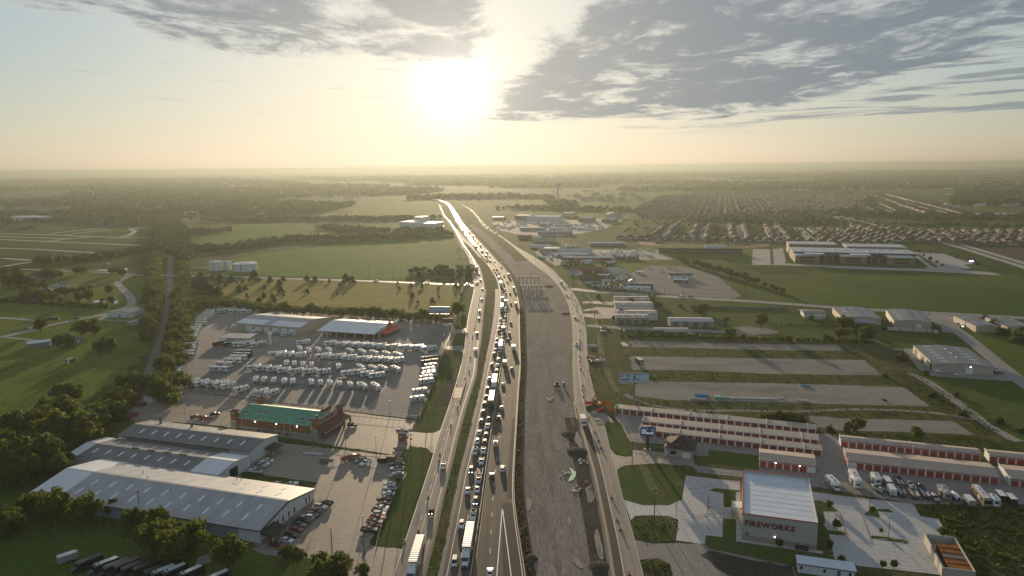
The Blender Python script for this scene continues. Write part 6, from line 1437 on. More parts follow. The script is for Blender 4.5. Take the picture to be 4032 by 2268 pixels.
def crown(seed, kind='broad', clumps=46,leaves=38,size=0.46):
    rs = np.random.RandomState(seed)
    if kind == 'broad':
        d = rs.normal(size=(clumps,3)); d /= np.linalg.norm(d, axis=1,keepdims=True)
        r = rs.uniform(0.45,0.95,clumps) ** 0.6
        lump = 1 + 0.22 * np.sin(3 * np.arctan2(d[:, 1], d[:, 0]) + seed) + rs.uniform(-0.15,0.15,clumps)
        c = d * (r * lump)[:, None] * np.array([3.9,3.9,3.3]); c[:, 2] += 6.0
        cr = rs.uniform(0.95,1.75,clumps)
    elif kind == 'cedar':
        h = rs.uniform(0,1,clumps) ** 0.8; a = rs.uniform(0,6.28,clumps)
        rr = (1 - h) ** 0.75 * 2.9 * rs.uniform(0.45,1.0,clumps)
        c = np.stack([rr * np.cos(a),rr * np.sin(a),0.9 + h * 8.4],1); cr = 0.55 + 0.75 * (1 - h)
    else:
        d = rs.normal(size=(clumps,3)); d /= np.linalg.norm(d, axis=1,keepdims=True); d[:, 2] = np.abs(d[:, 2])
        c = d * rs.uniform(0.3,1.0,clumps)[:, None] * np.array([4.2,4.2,5.5]); c[:, 2] += 0.8; cr = rs.uniform(0.9,1.6,clumps)
    ctr = np.array([0,0,5.5 if kind == 'broad' else 3.5])
    n = clumps * leaves
    ci = np.repeat(np.arange(clumps),leaves)
    e = rs.normal(size=(n,3)); e /= np.linalg.norm(e, axis=1,keepdims=True)
    P = c[ci] + e * (cr[ci] * rs.uniform(0.55,1.05,n))[:, None]
    out = P - ctr; out /= np.linalg.norm(out, axis=1,keepdims=True) + 1e-6
    Nn = e * 0.9 + out * 0.5 + rs.normal(size=(n,3)) * 0.45 + np.array([0,0,0.25]); Nn /= np.linalg.norm(Nn, axis=1,keepdims=True)
    P[:, 2] = np.maximum(P[:, 2],0.15)
    return quads_mesh('crown', P, Nn, size * rs.uniform(0.6,1.25,n),{'broad': LEAF_A, 'cedar': LEAF_B}.get(kind, LEAF_C),rs),c
def trunk(seed, c, kind):
    rs = np.random.RandomState(seed + 99); mb = MB()
    if kind == 'broad':
        mb.tube((0,0,-0.1),(0.1,0.05,3.2),0.34,8,r2=0.24)
        for i in rs.choice(len(c),9,replace=False):
            mid = Vector((c[i][0] * 0.4,c[i][1] * 0.4,3.0 + (c[i][2] - 3.0) * 0.45)); mb.tube((0.1,0.05,3.0),mid,0.17,5,r2=0.10); mb.tube(mid, c[i],0.10,5,r2=0.03)
    elif kind == 'cedar': mb.tube((0,0,-0.1),(0,0,8.6),0.22,7,r2=0.03)
    else:
        for i in rs.choice(len(c),8,replace=False): mb.tube((c[i][0] * 0.1,c[i][1] * 0.1,-0.1),c[i],0.10,5,r2=0.03)
    return mb.mesh('trunk',[BARK])
TREES = {}
for kind, ns in (('broad',7),('cedar',3),('bush',4)):
    TREES[kind] = []
    for i in range(ns):
        me, c = crown(100 * len(kind) + i, kind, *((46,38,0.47) if kind == 'broad' else (44,26,0.40) if kind == 'cedar' else (34,34,0.5)))
        TREES[kind].append((me, trunk(i, c, kind)))
UNITW = {'broad': 9.4,'cedar': 6.4,'bush': 9.6}
UNITH = {'broad': 9.8,'cedar': 9.6,'bush': 7.0}
TNAME = {'broad': ('broadleaf_tree','tree'),'cedar': ('cedar_tree','tree'),'bush': ('bush','shrub')}
def tree(kind, x, y, width, label, group, hscale=1.0,z=0.0):
    me, tr = TREES[kind][rnd.randrange(len(TREES[kind]))]
    nm, cat = TNAME[kind]
    t = thing(nm, label, cat,(x, y, z),rnd.uniform(0,6.28),group)
    s = width / UNITW[kind]; t.scale = (s, s, s * hscale)
    obj('crown', me, t); obj('trunk' if kind != 'bush' else 'stem', tr, t)
    return t
def grove(words, group, kind, tile, items, hs=1.0,start='from the left'):
    for i,(zx, zy, wz) in enumerate(items):
        d0 = (T(tile, zx, zy,3.0) - Vector((0,0,CAM_H))).length
        W = wz / 3.45 * d0 / FOC
        hz = (W if W < 11.5 else W * 0.62) / UNITW[kind] * UNITH[kind] * hs * (0.55 if kind == 'broad' else 0.45)
        p = T(tile, zx, zy, hz)
        if W > 11.5 and kind == 'broad':        # a clump of several crowns
            for k, nm in enumerate(('rear','left','right')):
                an = R(90 + 120 * k) + rnd.uniform(-0.3,0.3); ww = W * rnd.uniform(0.52,0.66)
                tree(kind, p.x + math.cos(an) * W * 0.24,p.y + math.sin(an) * W * 0.24,ww, words % nth(i + 1) + ', %s crown' % nm, group, hs * rnd.uniform(0.85,1.05))
            continue
        tree(kind, p.x, p.y, W, words % nth(i + 1),group, hs * rnd.uniform(0.92,1.08))
grove('big green tree left of the warehouses, %s from the top','trees left of the warehouses','broad','c0',[(1980,205,270),(1760,150,300),(1760,300,300),(1590,360,290),(920,310,370),(1700,440,260),(1400,560,400),(800,505,480),(1600,570,260),(1330,690,420),(420,670,570),(980,810,620),(60,1040,260),(520,1060,640),(740,1250,420),(210,1310,600)])
grove('tree on the dark lawn before the largest warehouse, %s from the left','trees below the warehouses','broad','d0',[(90,690,430),(480,450,360),(735,505,350),(1180,540,340),(1520,500,190),(1790,640,270),(2020,540,150),(2150,700,300),(2080,930,360),(2320,850,320),(2360,1060,420)])
grove('tree between the warehouse and the dark buses, %s from the left','trees below the warehouses','broad','d1',[(60,940,340),(270,910,400),(740,1150,380)])
grove('tree at the foot of the warehouse car park, %s from the left','trees by the car park','broad','d1',[(1540,1130,200),(1690,1170,210),(2000,1230,220),(2250,1300,360),(1990,1410,320)])
grove('small tree by the driveway corner at the bottom, %s from the left','trees by the car park','broad','d2',[(20,1290,160),(230,1380,200)])
grove('lone tree in the left pasture, %s from the left','trees in the left pasture','broad','b0',[(540,790,160),(870,990,250),(1195,810,310),(1425,1050,270)])
grove('tree by the left farmhouses, %s in order from the left','trees by the farmhouses','broad','b0',[(40,60,150),(200,165,260),(220,25,110),(330,180,230),(360,325,110),(380,375,190),(500,240,130),(530,360,180),(600,245,110),(690,85,190),(700,400,140),(810,100,80),(815,450,60),(850,320,180),(1005,325,90),(1070,410,120),(1090,35,160),(1115,310,110),(1190,390,120),(1210,290,80),(1390,450,60),(1480,310,110),(1500,450,80),(1560,40,150),(1660,70,110)])
grove('dark cedar in the hay field, %s in order from the left','cedars in the hay field','cedar','b1',[(530,150,100),(625,232,62),(640,150,110),(715,242,70),(770,200,90),(800,165,90),(870,215,40),(905,305,110),(950,200,60),(985,285,82),(1005,392,70),(1110,152,170),(1170,458,110),(1235,385,95),(1245,282,80),(1320,175,110),(1350,398,80),(1375,458,115),(1445,218,100),(1460,308,115),(1500,172,100),(1505,380,50),(1820,165,110),(1830,335,70),(1930,172,110),(2025,205,42),(2130,195,62),(2235,362,45),(2270,242,60),(2350,185,150),(2440,180,120)],0.58)
grove('dark cedar in the right half of the hay field, %s from the left','cedars in the hay field','cedar','b2',[(710,218,45),(732,292,55),(890,252,80),(910,385,90),(980,480,60),(1000,332,40),(1045,272,60),(1180,452,95),(1265,292,60),(1268,405,40),(1575,380,60),(1500,265,90),(1570,250,100)],0.58)
grove('tall tree by the left frontage road, %s from the left','trees by the left frontage road','broad','b2',[(1530,570,175),(1590,560,80)],1.2)
def row(words, group, kind, line, off, gap, width, jit=2.0,hs=1.0,maxn=60):
    ln = smooth_line(line,8); acc, i = 0.0,0
    for a, b in zip(ln, ln[1:]):
        d = b - a
        acc += d.length
        while acc >= gap and i < maxn:
            acc -= gap; i += 1
            n = Vector((d.y,-d.x)).normalized(); q = b - d.normalized() * acc + n * (off + rnd.uniform(-jit, jit))
            tree(kind, q.x, q.y, width * rnd.uniform(0.75,1.3),words % nth(i),group, hs * rnd.uniform(0.85,1.15))
railn = [F(345,1030),F(372,955),F(400,870),F(420,790),F(427,720),F(428,640)]
row('tree between the railway and the RV lot, %s counting away, first file','trees along the railway','broad', railn,9,8.0,9.5,2.0,maxn=42)
row('tree on the far side of the railway, %s counting away, near file','trees along the railway','broad', railn[2:],-10,9.0,9.0,2.0,maxn=32)
row('tree in the belt behind the RV lot, %s from the left, front file','trees behind the RV lot','broad',[T('b1',380,560),T('b1',900,600),T('b1',1260,640),T('b1',1900,660),T('b1',2484,690),T('b2',700,730),T('b2',1430,780)],0,6.0,9.0,2.0,0.85,maxn=50)
row('dark cedar at the left end of the hay field, %s from the top','cedars in the hay field','cedar',[T('b1',380,170),T('b1',400,330),T('b1',650,420),T('b1',820,440),T('b1',980,480)],0,6.0,8.5,6.0,0.58,maxn=22)
row('small tree in the diagonal hedge on the right, %s from the left','trees in the diagonal hedge','broad',[F(1695,652),F(1760,675),F(1830,695),F(1930,725),F(2040,768)],0,13.0,7.5,2.0,0.9,maxn=20)
grove('tree near the right-hand workshops, %s from the left','trees on the right','broad','b4',[(145,555,190),(480,720,90),(540,905,150),(715,960,90),(965,735,180),(1340,975,70),(1640,690,70),(1830,960,90),(1900,975,90),(2050,890,210),(2080,760,190),(2160,750,110),(2380,910,200),(2260,880,110)])
grove('bush at the slate-roofed buildings, %s from the left','trees on the right','bush','b5',[(590,840,80),(1300,835,110),(1970,680,90),(2080,760,150),(2200,860,180),(2470,870,110),(2450,985,240),(820,1230,150)])
grove('shrub beside the metal sheds, %s from the left','trees on the right','bush','b3',[(1090,400,75),(1300,690,90),(1420,625,170),(1530,460,170),(1650,890,120),(1810,460,180),(1800,905,110),(1910,500,120),(2205,520,80),(2440,560,130),(2240,925,80)])
grove('bush behind the rear storage row, %s from the left','bushes behind the storage rows','bush','c3',[(1660,525,120),(1850,560,110),(1950,565,150),(2300,595,90),(2410,605,150)])
grove('bush beside the gravel strip behind the storage rows, %s from the left','bushes behind the storage rows','bush','c4',[(50,610,120),(260,630,150),(880,680,120),(980,660,150),(1100,640,180),(1220,640,200),(1340,660,200),(1450,680,200),(1530,720,150),(1660,770,120),(1890,815,130),(2120,830,110)])
grove('tree at the right gravel strip, %s from the left','bushes behind the storage rows','broad','c5',[(90,800,110),(215,760,210),(1040,890,170)])
grove('dark bush along the ditch on the far right, %s from the left','bushes on the far right','bush','c5',[(600,95,90),(1160,60,90),(1570,350,80),(2160,700,130),(2480,830,110),(1250,350,120),(1650,590,120)])
grove('young tree on the fireworks shop islands, %s from the left','young trees at the shop','broad','d4',[(850,900,60),(1205,1000,95),(1880,470,95),(1890,1010,90),(1990,745,120),(2050,1210,90)])
grove('young tree on the right parking islands, %s from the left','young trees at the shop','broad','d5',[(430,545,70),(545,830,50),(1385,850,120),(720,1290,100),(570,1290,80)])

# ------------------------------------------------------------------ uncounted growth: scrub, hedges, far woods
def mass(name, pts, hs, m, quads, seed, spread=0.55,flat=0.9):
    """pts: ground points, hs: heights; a loose clump of leaf faces at each"""
    rs = np.random.RandomState(seed); P = np.array(pts, float); H = np.array(hs, float); n = len(P)
    k = quads; idx = np.repeat(np.arange(n),k)
    e = rs.normal(size=(n * k,3)); e /= np.linalg.norm(e, axis=1,keepdims=True)
    C = np.zeros((n * k,3)); C[:, :2] = P[idx]
    C += e * (H[idx] * rs.uniform(0.35,1.0,n * k))[:, None] * np.array([spread, spread,0.42])
    C[:, 2] += H[idx] * 0.5; C[:, 2] = np.maximum(C[:, 2],0.1)
    Nn = e + rs.normal(size=(n * k,3)) * 0.4 + np.array([0,0,0.35]); Nn /= np.linalg.norm(Nn, axis=1,keepdims=True)
    sz = H[idx] * (1.15 / math.sqrt(k)) * rs.uniform(0.7,1.35,n * k)
    return tag(obj(name, quads_mesh(name, C, Nn, sz, m, rs, flat)),kind='stuff')
def inside(p, poly):
    c = False; j = len(poly) - 1
    for i in range(len(poly)):
        if (poly[i][1] > p[1]) != (poly[j][1] > p[1]) and p[0] < (poly[j][0] - poly[i][0]) * (p[1] - poly[i][1]) / (poly[j][1] - poly[i][1]) + poly[i][0]: c = not c
        j = i
    return c
def fill(poly, n, seed=1):
    r = random.Random(seed); xs = [p[0] for p in poly]; ys = [p[1] for p in poly]; out = []
    tries = 0
    while len(out) < n and tries < n * 30:
        tries += 1; q = (r.uniform(min(xs),max(xs)),r.uniform(min(ys),max(ys)))
        if inside(q, poly): out.append(q)
    return out
def along(line, width, gap, seed=1):
    r = random.Random(seed); out = []
    for a, b in zip(line, line[1:]):
        d = Vector((b[0] - a[0], b[1] - a[1])); n = max(1,int(d.length / gap))
        for k in range(n):
            out.append((a[0] + d.x * (k + r.random()) / n + r.uniform(-1,1) * width / 2,a[1] + d.y * (k + r.random()) / n + r.uniform(-1,1) * width / 2))
    return out
r2 = random.Random(3)
pts = [(mid.pt(r2.uniform(0.14,0.78),y).x, y) for y in [r2.uniform(170,620) for _ in range(500)]]
mass('verge_weeds', pts,[r2.uniform(0.15,0.45) for _ in pts], leaf_mat('verge_stalks',(0.085,0.085,0.025),(0.12,0.10,0.035),(0.07,0.09,0.02)),5,5)
pts = [(con.pt(r2.choice((r2.uniform(0.0,0.08),r2.uniform(0.0,0.05))),y).x + 0.6,y) for y in [r2.uniform(165,600) for _ in range(900)]]
mass('barrier_weeds', pts,[r2.uniform(0.3,0.8) for _ in pts], leaf_mat('dry_weeds',(0.16,0.11,0.04),(0.11,0.10,0.035),(0.13,0.09,0.03)),5,6)
between = [[T(*q)[:2] for q in P] for P in ([('b3',1540,1110),('b4',0,1115),('b4',2060,1150),('b4',2340,1260),('b4',0,1220),('b3',1540,1205)],[('c3',1560,0),('c4',0,45),('c4',1000,85),('c5',560,105),('c5',850,250),('c4',1170,195),('c4',0,180),('c3',1560,130)],
             [('c3',1560,400),('c4',0,460),('c4',1450,480),('c5',1200,530),('c5',1500,700),('c5',0,670),('c4',1500,620),('c4',0,540),('c3',1600,480)],[('c5',560,0),('c5',1000,60),('c5',2300,900),('c5',1830,900),('c5',1250,520),('c5',870,240)],
             [('c4',1750,880),('c5',0,860),('c5',1800,915),('c5',2400,1060),('c5',2484,1150),('c5',900,1010),('c4',2020,910)])]
pts = [q for i, P in enumerate(between) for q in fill(P,(260,420,520,700,600)[i], i)]
mass('strip_weeds', pts,[r2.uniform(0.2,0.7) for _ in pts], LEAF_C,6,7)
scrub = [T(*q)[:2] for q in [('d5',1010,480),('d5',1250,470),('d5',2600,560),('d5',2700,1600),('d5',1800,1600),('d5',1760,1300),('d5',1600,1050),('d5',1480,960),('d5',1340,680),('d5',1080,630)]]
pts = fill(scrub,1300,11); mass('overgrown_scrub', pts,[r2.choice((r2.uniform(0.2,0.5),r2.uniform(0.2,0.5),r2.uniform(0.25,0.6),r2.uniform(0.4,1.5))) for _ in pts], LEAF_C,9,8)
pts = [q for i, P in enumerate(([('d3',1540,700),('d3',2170,690),('d3',2130,970),('d3',1680,960)],[('d3',1690,1260),('d3',2060,1290),('d3',2080,1560),('d3',1720,1560)],[('d0',-400,420),('d0',900,560),('d0',2000,820),('d0',2200,1100),('d0',1900,1000),('d0',600,620),('d0',-400,560)])) for q in fill([T(*t)[:2] for t in P],(150,200,260)[i], i + 20)]
mass('long_grass', pts,[r2.uniform(0.2,0.6) for _ in pts], LEAF_C,5,9)
hl = [T('b3',1390,940),T('b3',2484,965),T('b4',600,985),T('b4',1600,1015),T('b4',2484,1040)]
pts = along(hl,4,0.8); mass('hedge_growth', pts,[r2.uniform(1.2,3.0) for _ in pts], LEAF_A,12,10)
hl = [T('b0',-200,470),T('b0',300,490),T('b0',800,530),T('b0',1200,550),T('b0',1500,560)]
pts = along(hl,6,0.8,2); mass('hedge_growth', pts,[r2.uniform(2.5,5.0) for _ in pts], LEAF_A,14,11)
hl = [T('b4',1060,785),T('b4',1500,800),T('b4',2000,790)]
pts = along(hl,3,1.0,3); mass('hedge_growth', pts,[r2.uniform(0.8,1.8) for _ in pts], LEAF_A,9,12)
def belt_near(line, width, gap, h0,h1,seed):
    pts = along([Vector(p[:2]) for p in line], width, gap, seed); r = random.Random(seed); mass('tree_belt', pts,[r.uniform(h0,h1) for _ in pts], LEAF_A,110,seed,0.55)
belt_near([p + Vector((17,0)) for p in smooth_line(railn,3)],9,5.0,6,9,61)
belt_near([F(378,770),F(388,700),F(398,640)],10,5.0,7,10,62)
belt_near([T('b1',330,470),T('b1',760,520),T('b1',1200,560),T('b1',1500,620),T('b1',2300,650),T('b2',400,660),T('b2',850,690),T('b2',1420,720)],9,4.5,5,8,63)
def belt(line, width, gap, hmin, hmax, seed, quads=26):
    pts = along([Vector(p[:2]) for p in line], width, gap, seed); r = random.Random(seed)
    return mass('tree_belt', pts,[r.uniform(hmin, hmax) for _ in pts], LEAF_F, quads, seed,0.62)
belt([T('a1',60,1180),T('a1',300,1230),T('a1',500,1200),T('a1',900,1170),T('a1',1300,1100),T('a1',1700,1050),T('a1',2100,1060),T('a1',2484,1050),T('a2',500,1040),T('a2',1100,1000),T('a2',1430,980)],34,1.5,7,12,31)
belt([T('a1',60,960),T('a1',300,960),T('a1',500,955),T('a1',690,940)],40,1.6,7,12,32)
belt([T('a1',2000,900),T('a1',2150,890),T('a1',2484,920),T('a2',300,950),T('a2',700,950),T('a2',1200,925)],45,1.7,7,11,33)
belt([T('a1',620,800),T('a1',1200,790),T('a1',1800,780),T('a1',2484,780),T('a2',400,780),T('a2',1150,770)],70,1.9,7,12,34)
belt([T('a1',130,690),T('a1',700,690),T('a1',1300,690),T('a1',1600,700)],220,1.5,8,13,35,18)
belt([T('a0',420,1360),T('a0',800,1350),T('a0',1100,1330),T('a0',1500,1280),T('a0',2000,1200),T('a0',2150,1150)],26,1.6,6,10,36)
belt([F(418,640),F(416,600),F(416,560),F(416,530),F(420,500)],14,2.0,8,12,37); belt([F(445,640),F(443,600),F(440,560),F(436,530),F(432,500)],14,2.0,8,12,38)
belt([F(402,640),F(400,600),F(402,560),F(408,530)],14,2.2,8,12,39); belt([F(465,660),F(460,610),F(452,570)],16,2.2,8,12,40)
belt([T('b2',1050,110),T('b2',1300,90),T('b2',1570,100)],55,0.9,5,9,41)
belt([T('a3',0,620),T('a3',500,640),T('a3',1000,640),T('a3',1500,660)],130,2.0,8,12,42,18)
belt([T('a4',0,800),T('a4',600,790),T('a4',900,830),T('a4',1400,830),T('a4',2000,810)],60,1.7,6,10,43)
belt([T('a5',100,690),T('a5',600,720),T('a5',1200,760),T('a5',1800,750),T('a5',2484,760),T('a5',3000,780)],150,1.1,6,11,44,18)
belt([T('a5',700,840),T('a5',1200,870),T('a5',1600,850),T('a5',2100,880),T('a5',2600,890)],60,3.0,5,9,45)
belt([T('a0',0,770),T('a0',600,780),T('a0',1400,790),T('a0',2150,800)],160,1.6,7,11,46,18)
belt([T('a0',0,680),T('a0',900,730),T('a0',1700,740),T('a0',2200,690)],70,2.4,7,11,47,18)
def far_noise(x, y):
    return (math.sin(x * 0.0021 + 1.3) * math.sin(y * 0.0013 + 0.4) + 0.6 * math.sin(x * 0.0053 + y * 0.0031) + 0.5 * math.sin(x * 0.0037 - y * 0.0047 + 2.0))
pts = []; r5 = random.Random(5)
while len(pts) < 26000:
    u = r5.random(); Y = 1950 + 7500 * u ** 1.4; X = r5.uniform(-0.85,0.85) * Y
    if far_noise(X, Y) > -0.15 and not (-0.10 * Y - 260 < X < 120 and Y < 2700) and not (0.09 * Y < X < 0.62 * Y and Y < 3300): pts.append((X, Y))
mass('far_woods', pts,[r5.uniform(8,15) * (1 + q[1] / 9000) for q in pts], LEAF_F,9,50,0.9)

pts = fill([T(*q)[:2] for q in (('a3',1380,1010),('a3',1900,470),('a4',700,330),('a4',1900,330),('a5',600,430),('a5',600,1060))],2600,77)
mass('estate_trees', pts,[r5.uniform(2.5,6.5) for _ in pts], LEAF_F,12,51,0.6)

# ================================================================== estate, school and other far buildings
def house_proto(L, D, he, hr, gab):
    p = Proto(); l, w = L / 2,D / 2; o = 0.5
    p.p('wall', MB().box(-l, l,-w, w,0,he),[BRICK_W, BRICK_W, STUCCO][gab % 3])
    mb = MB(); k = min(l, w) * 0.95
    v = [(-l - o,-w - o, he),(l + o,-w - o, he),(l + o, w + o, he),(-l - o, w + o, he),(0,-w + k, hr),(0,w - k, hr)]
    mb.add(v,[(0,1,4),(1,2,5,4),(2,3,5),(3,0,4,5),(3,2,1,0)])
    g0,g1 = (-l * 0.9,-0.2) if gab % 2 else (0.2,l * 0.9); gm_ = (g0 + g1) / 2; gh = he + (hr - he) * 0.62
    mb.add([(g0,-w - 1.6,he),(g1,-w - 1.6,he),(gm_,-w - 1.6,gh),(g0,0,he),(g1,0,he),(gm_,0,gh)],[(0,1,2),(0,2,5,3),(1,4,5,2),(0,3,4,1)])
    p.p('roof', mb,[RF_BROWN, mat('cool_grey_shingle',(0.056,0.056,0.060),rough=0.9,var=0.25),mat('grey_brown_shingle',(0.068,0.060,0.054),rough=0.9,var=0.25),RF_BROWN][gab])
    p.p('garage_door', MB().box(gm_ - 2.3,gm_ + 2.3,-w - 0.06,-w - 0.004,0.05,2.3),WHITE_DOOR)
    p.p('window', MB().box(-gm_ - 0.9,-gm_ + 0.9,-w - 0.05,-w - 0.004,0.9,2.2),GLASS)
    p.p('chimney', MB().box(l * 0.3,l * 0.3 + 0.8,w * 0.2,w * 0.2 + 0.8,he, hr - 0.2),BRICK_W)
    return p
HP = [house_proto(12.5,17,2.9,6.9,0),house_proto(13.5,16,2.9,7.2,1),house_proto(12,18,3.0,6.6,2),house_proto(13,16.5,5.4,9.2,3)]
HOUSES = []     # (distance, x, y, rz, words)
def hrow(a, b, words, face=0.0,gap=15.5,jit=1.0):
    a, b = Vector(a[:2]),Vector(b[:2]); d = b - a; n = max(1,int(d.length / gap))
    for i in range(n + 1):
        q = a + d * (i / max(1,n)) + Vector((rnd.uniform(-jit, jit),rnd.uniform(-jit, jit)))
        HOUSES.append((q.y, q.x, q.y, math.atan2(d.y, d.x) + face + rnd.choice((0,0,0.0)),words % nth(i + 1)))
hrow(T('a3',1380,1030),T('a5',640,1098),'house, %s from the left in the front row behind the school')
fa, fb = Vector(T('a3',1380,1030)[:2]),Vector(T('a5',640,1098)[:2]); fe = (fb - fa).normalized(); fn_ = Vector((-fe.y, fe.x))
for j, off in enumerate((55,78,118,141,181,204,244,267)):      # streets running away, left part
    s0 = fa + fe * off + fn_ * 26
    hrow(s0 + fn_ * 0,s0 + fn_ * 250,'house, %s going away in file ' + nth(j + 1) + ' of the left estate streets', R(90) if j % 2 else R(-90),14.5)
for j, dd in enumerate((36,70,108,142,180,214)):                 # rows parallel to the school, right part
    hrow(fa + fe * 320 + fn_ * dd, fa + fe * (640 - dd * 0.5) + fn_ * dd, 'house, %s from the left in row ' + nth(j + 2) + ' of the right estate half',0 if j % 2 else math.pi,16)
hrow(T('a5',190,870),T('a5',980,1060),'house, %s from the left along the tree-lined boulevard', R(180),15)
for j,(xa, yy) in enumerate(((1640,1110),(1480,1062),(1330,1008),(1150,968),(1400,932))):
    hrow(T('a5', xa, yy),T('a5',2640,yy + 8),'house, %s from the left in row ' + nth(j + 1) + ' right of the boulevard',0 if j % 2 else math.pi,16)
for j,(A, B) in enumerate(((('a4',560,740),('a4',1900,775)),(('a4',900,715),('a4',1750,740)),(('a4',1000,690),('a4',1560,705)),(('a5',640,435),('a5',1700,700)),(('a5',820,575),('a5',1280,712)),(('a5',560,560),('a5',900,705)),(('a5',260,560),('a5',560,690)),(('a5',420,430),('a5',820,560)),(('a5',700,500),('a5',1240,640)))):
    hrow(T(*A),T(*B),'house, %s from the left in file ' + nth(j + 1) + ' beyond the tree belt',0,16)
rr_ = random.Random(8); srz_ = math.atan2(fe.y, fe.x)
est = [T(*q)[:2] for q in (('a3',1560,640),('a3',1900,470),('a3',2484,400),('a4',700,330),('a4',1900,330),('a5',500,420),('a5',120,640),('a4',1900,660),('a4',800,690),('a4',0,760),('a3',1700,770))]
for u in range(-8,60):                                                # the rest of the far estate, file after file
    for v in range(0,70):
        q = fa + fe * (u * 15.5 + (v % 2) * 3) + fn_ * (300 + v * 15 + (v // 2) * 10)
        if (u % 9 == 0 and v % 3) or rr_.random() < 0.10 or not inside(q, est): continue
        HOUSES.append((q.y, q.x + rr_.uniform(-2,2),q.y + rr_.uniform(-2,2),srz_ + rr_.choice((0,math.pi)),'house in the far estate'))
for j,(A, B) in enumerate(((('a0',0,930),('a0',420,900)),(('a0',1080,855),('a0',1850,875)),(('a0',600,790),('a0',900,800)),(('a0',-100,880),('a0',100,870)))):
    hrow(T(*A),T(*B),'house, %s from the left in file ' + nth(j + 1) + ' behind the new streets, far left',0,18)
seen, keep = [],[]
for h in sorted(HOUSES):
    if all((h[1] - q[1]) ** 2 + (h[2] - q[2]) ** 2 > 150 for q in seen[-260:]): seen.append(h); keep.append(h)
rest = MB()
for i,(d, x, y, rz, words) in enumerate(keep):
    pr = HP[rnd.randrange(3) if rnd.random() < 0.85 else 3]
    if i < 296:
        col = ('brown-roofed ','dark-roofed ')[i % 2]
        put(pr, 'estate_house','brown-roofed ' + words, 'house',(x, y,0),rz, None, 'estate houses', simple=False)
    else:
        mx = Matrix.Translation((x, y,0)) @ Matrix.Rotation(rz,4,'Z')
        for n, me, par in pr.parts:
            if n in ('wall','roof'): rest.add([mx @ v.co for v in me.vertices],[tuple(p.vertices) for p in me.polygons], me.materials[0])
tag(rest.build('distant_houses'),kind='stuff')
fs_ = []
for v in range(0,70,2):
    for u in range(-8,60):
        a_ = fa + fe * (u * 15.5) + fn_ * (300 + v * 15 + (v // 2) * 10 - 13)
        if inside(a_, est): fs_.append(stripe_poly(a_, a_ + fe * 15.6,9))
sheets('far_estate_streets', fs_, Z3 + 0.02,R_STREET)
for off in (66,129,192,255):
    s0 = fa + fe * off + fn_ * 15; strip('estate_street',[s0,s0 + fn_ * 270],11,Z3,R_STREET)
for dd in (53,125,197): strip('estate_street',[fa + fe * 312 + fn_ * dd, fa + fe * (640 - dd * 0.5) + fn_ * dd],10,Z3 + 0.004,R_STREET)
strip('estate_street',[fa + fe * 300 + fn_ * 15,fa + fe * 300 + fn_ * 260],14,Z3 + 0.008,R_STREET)
for A, B in ((('a5',1400,1085),('a5',2600,1092)),(('a5',1250,985),('a5',2600,992)),(('a5',740,465),('a5',1500,705)),(('a5',460,590),('a5',800,712)),(('a4',700,730),('a4',1830,757)),(('a5',250,920),('a5',700,1060))):
    strip('estate_street',[T(*A),T(*B)],10,Z3 + 0.012,R_STREET)
bl = smooth_line([T('a4',2000,730),T('a5',0,745),T('a5',300,790),T('a5',700,900),T('a5',1100,1000),T('a5',1600,1130),T('a5',2100,1280),T('a5',2600,1440),T('b5',2700,150)],5)
strip('boulevard',[p + Vector((-10,-9)) for p in bl],9.5,Z4 - 0.01,R_STREET); strip('boulevard',[p + Vector((10,9)) for p in bl],9.5,Z4 - 0.008,R_STREET); strip('boulevard_median', bl,9.0,Z3,G_LAWN)
row('small boulevard tree, %s from the left on the median','boulevard trees','broad',[bl[8], bl[14], bl[20], bl[26], bl[30]],0,16,4.2,1.0,1.0,20)
sheet('school_road', Ts(('a4',830,1385),('a4',1260,1370),('a4',1800,1395),('a4',2484,1425),('a5',1000,1440),('a5',1600,1455),('b5',2050,80),('b5',2200,120),('b5',1700,95),('b5',1000,60),('b5',0,25),('a4',1800,1420),('a4',1250,1395),('a4',830,1392)),Z3,R_STREET)
sheet('school_parking', Ts(('a4',845,1175),('a4',1075,1180),('a4',1085,1385),('a4',828,1385)),Z3,R_STREET); sheet('school_drive', Ts(('a4',1115,1180),('a4',1250,1160),('a4',1295,1350),('a4',1230,1390),('a4',1130,1385)),Z3,R_STREET)
sheet('school_parking', Ts(('a5',880,1215),('a5',1400,1240),('a5',1850,1400),('b5',1730,30),('b5',1300,50),('b5',1140,20),('a5',1180,1420),('a5',1000,1280)),Z3,R_STREET)
for A in ([('a5',1010,1245),('a5',1060,1240),('a5',1320,1420),('a5',1270,1430)],[('a5',1410,1250),('a5',1500,1260),('a5',1830,1350),('a5',1740,1360)],[('a5',1660,1390),('a5',1850,1370),('a5',2000,1449),('a5',1800,1449)],[('a4',1075,1182),('a4',1112,1182),('a4',1128,1385),('a4',1086,1385)]): sheet('planted_island', Ts(*A),Z4,G_LAWN)
grove('small tree in the school car park, %s from the left','school car park trees','broad','a5',[(930,1180,30),(1060,1195,40),(1125,1255,34),(1215,1305,50),(1300,1350,40),(1375,1395,40),(1210,1200,30),(1500,1240,30),(1570,1280,40),(1860,1380,40)])
sA = Vector(T('a4',1415,1362)[:2]); sE = (Vector(T('a5',1000,1402)[:2]) - sA); sLen = sE.length; srz = math.atan2(sE.y, sE.x)
RF_SCH = mat('grey_membrane_roof',(0.40,0.42,0.46),rough=0.6,var=0.12,scale=0.1)
sch = thing('school','large brick school with white roofs and dark glazed courtyards','school',(sA.x, sA.y,0),srz)
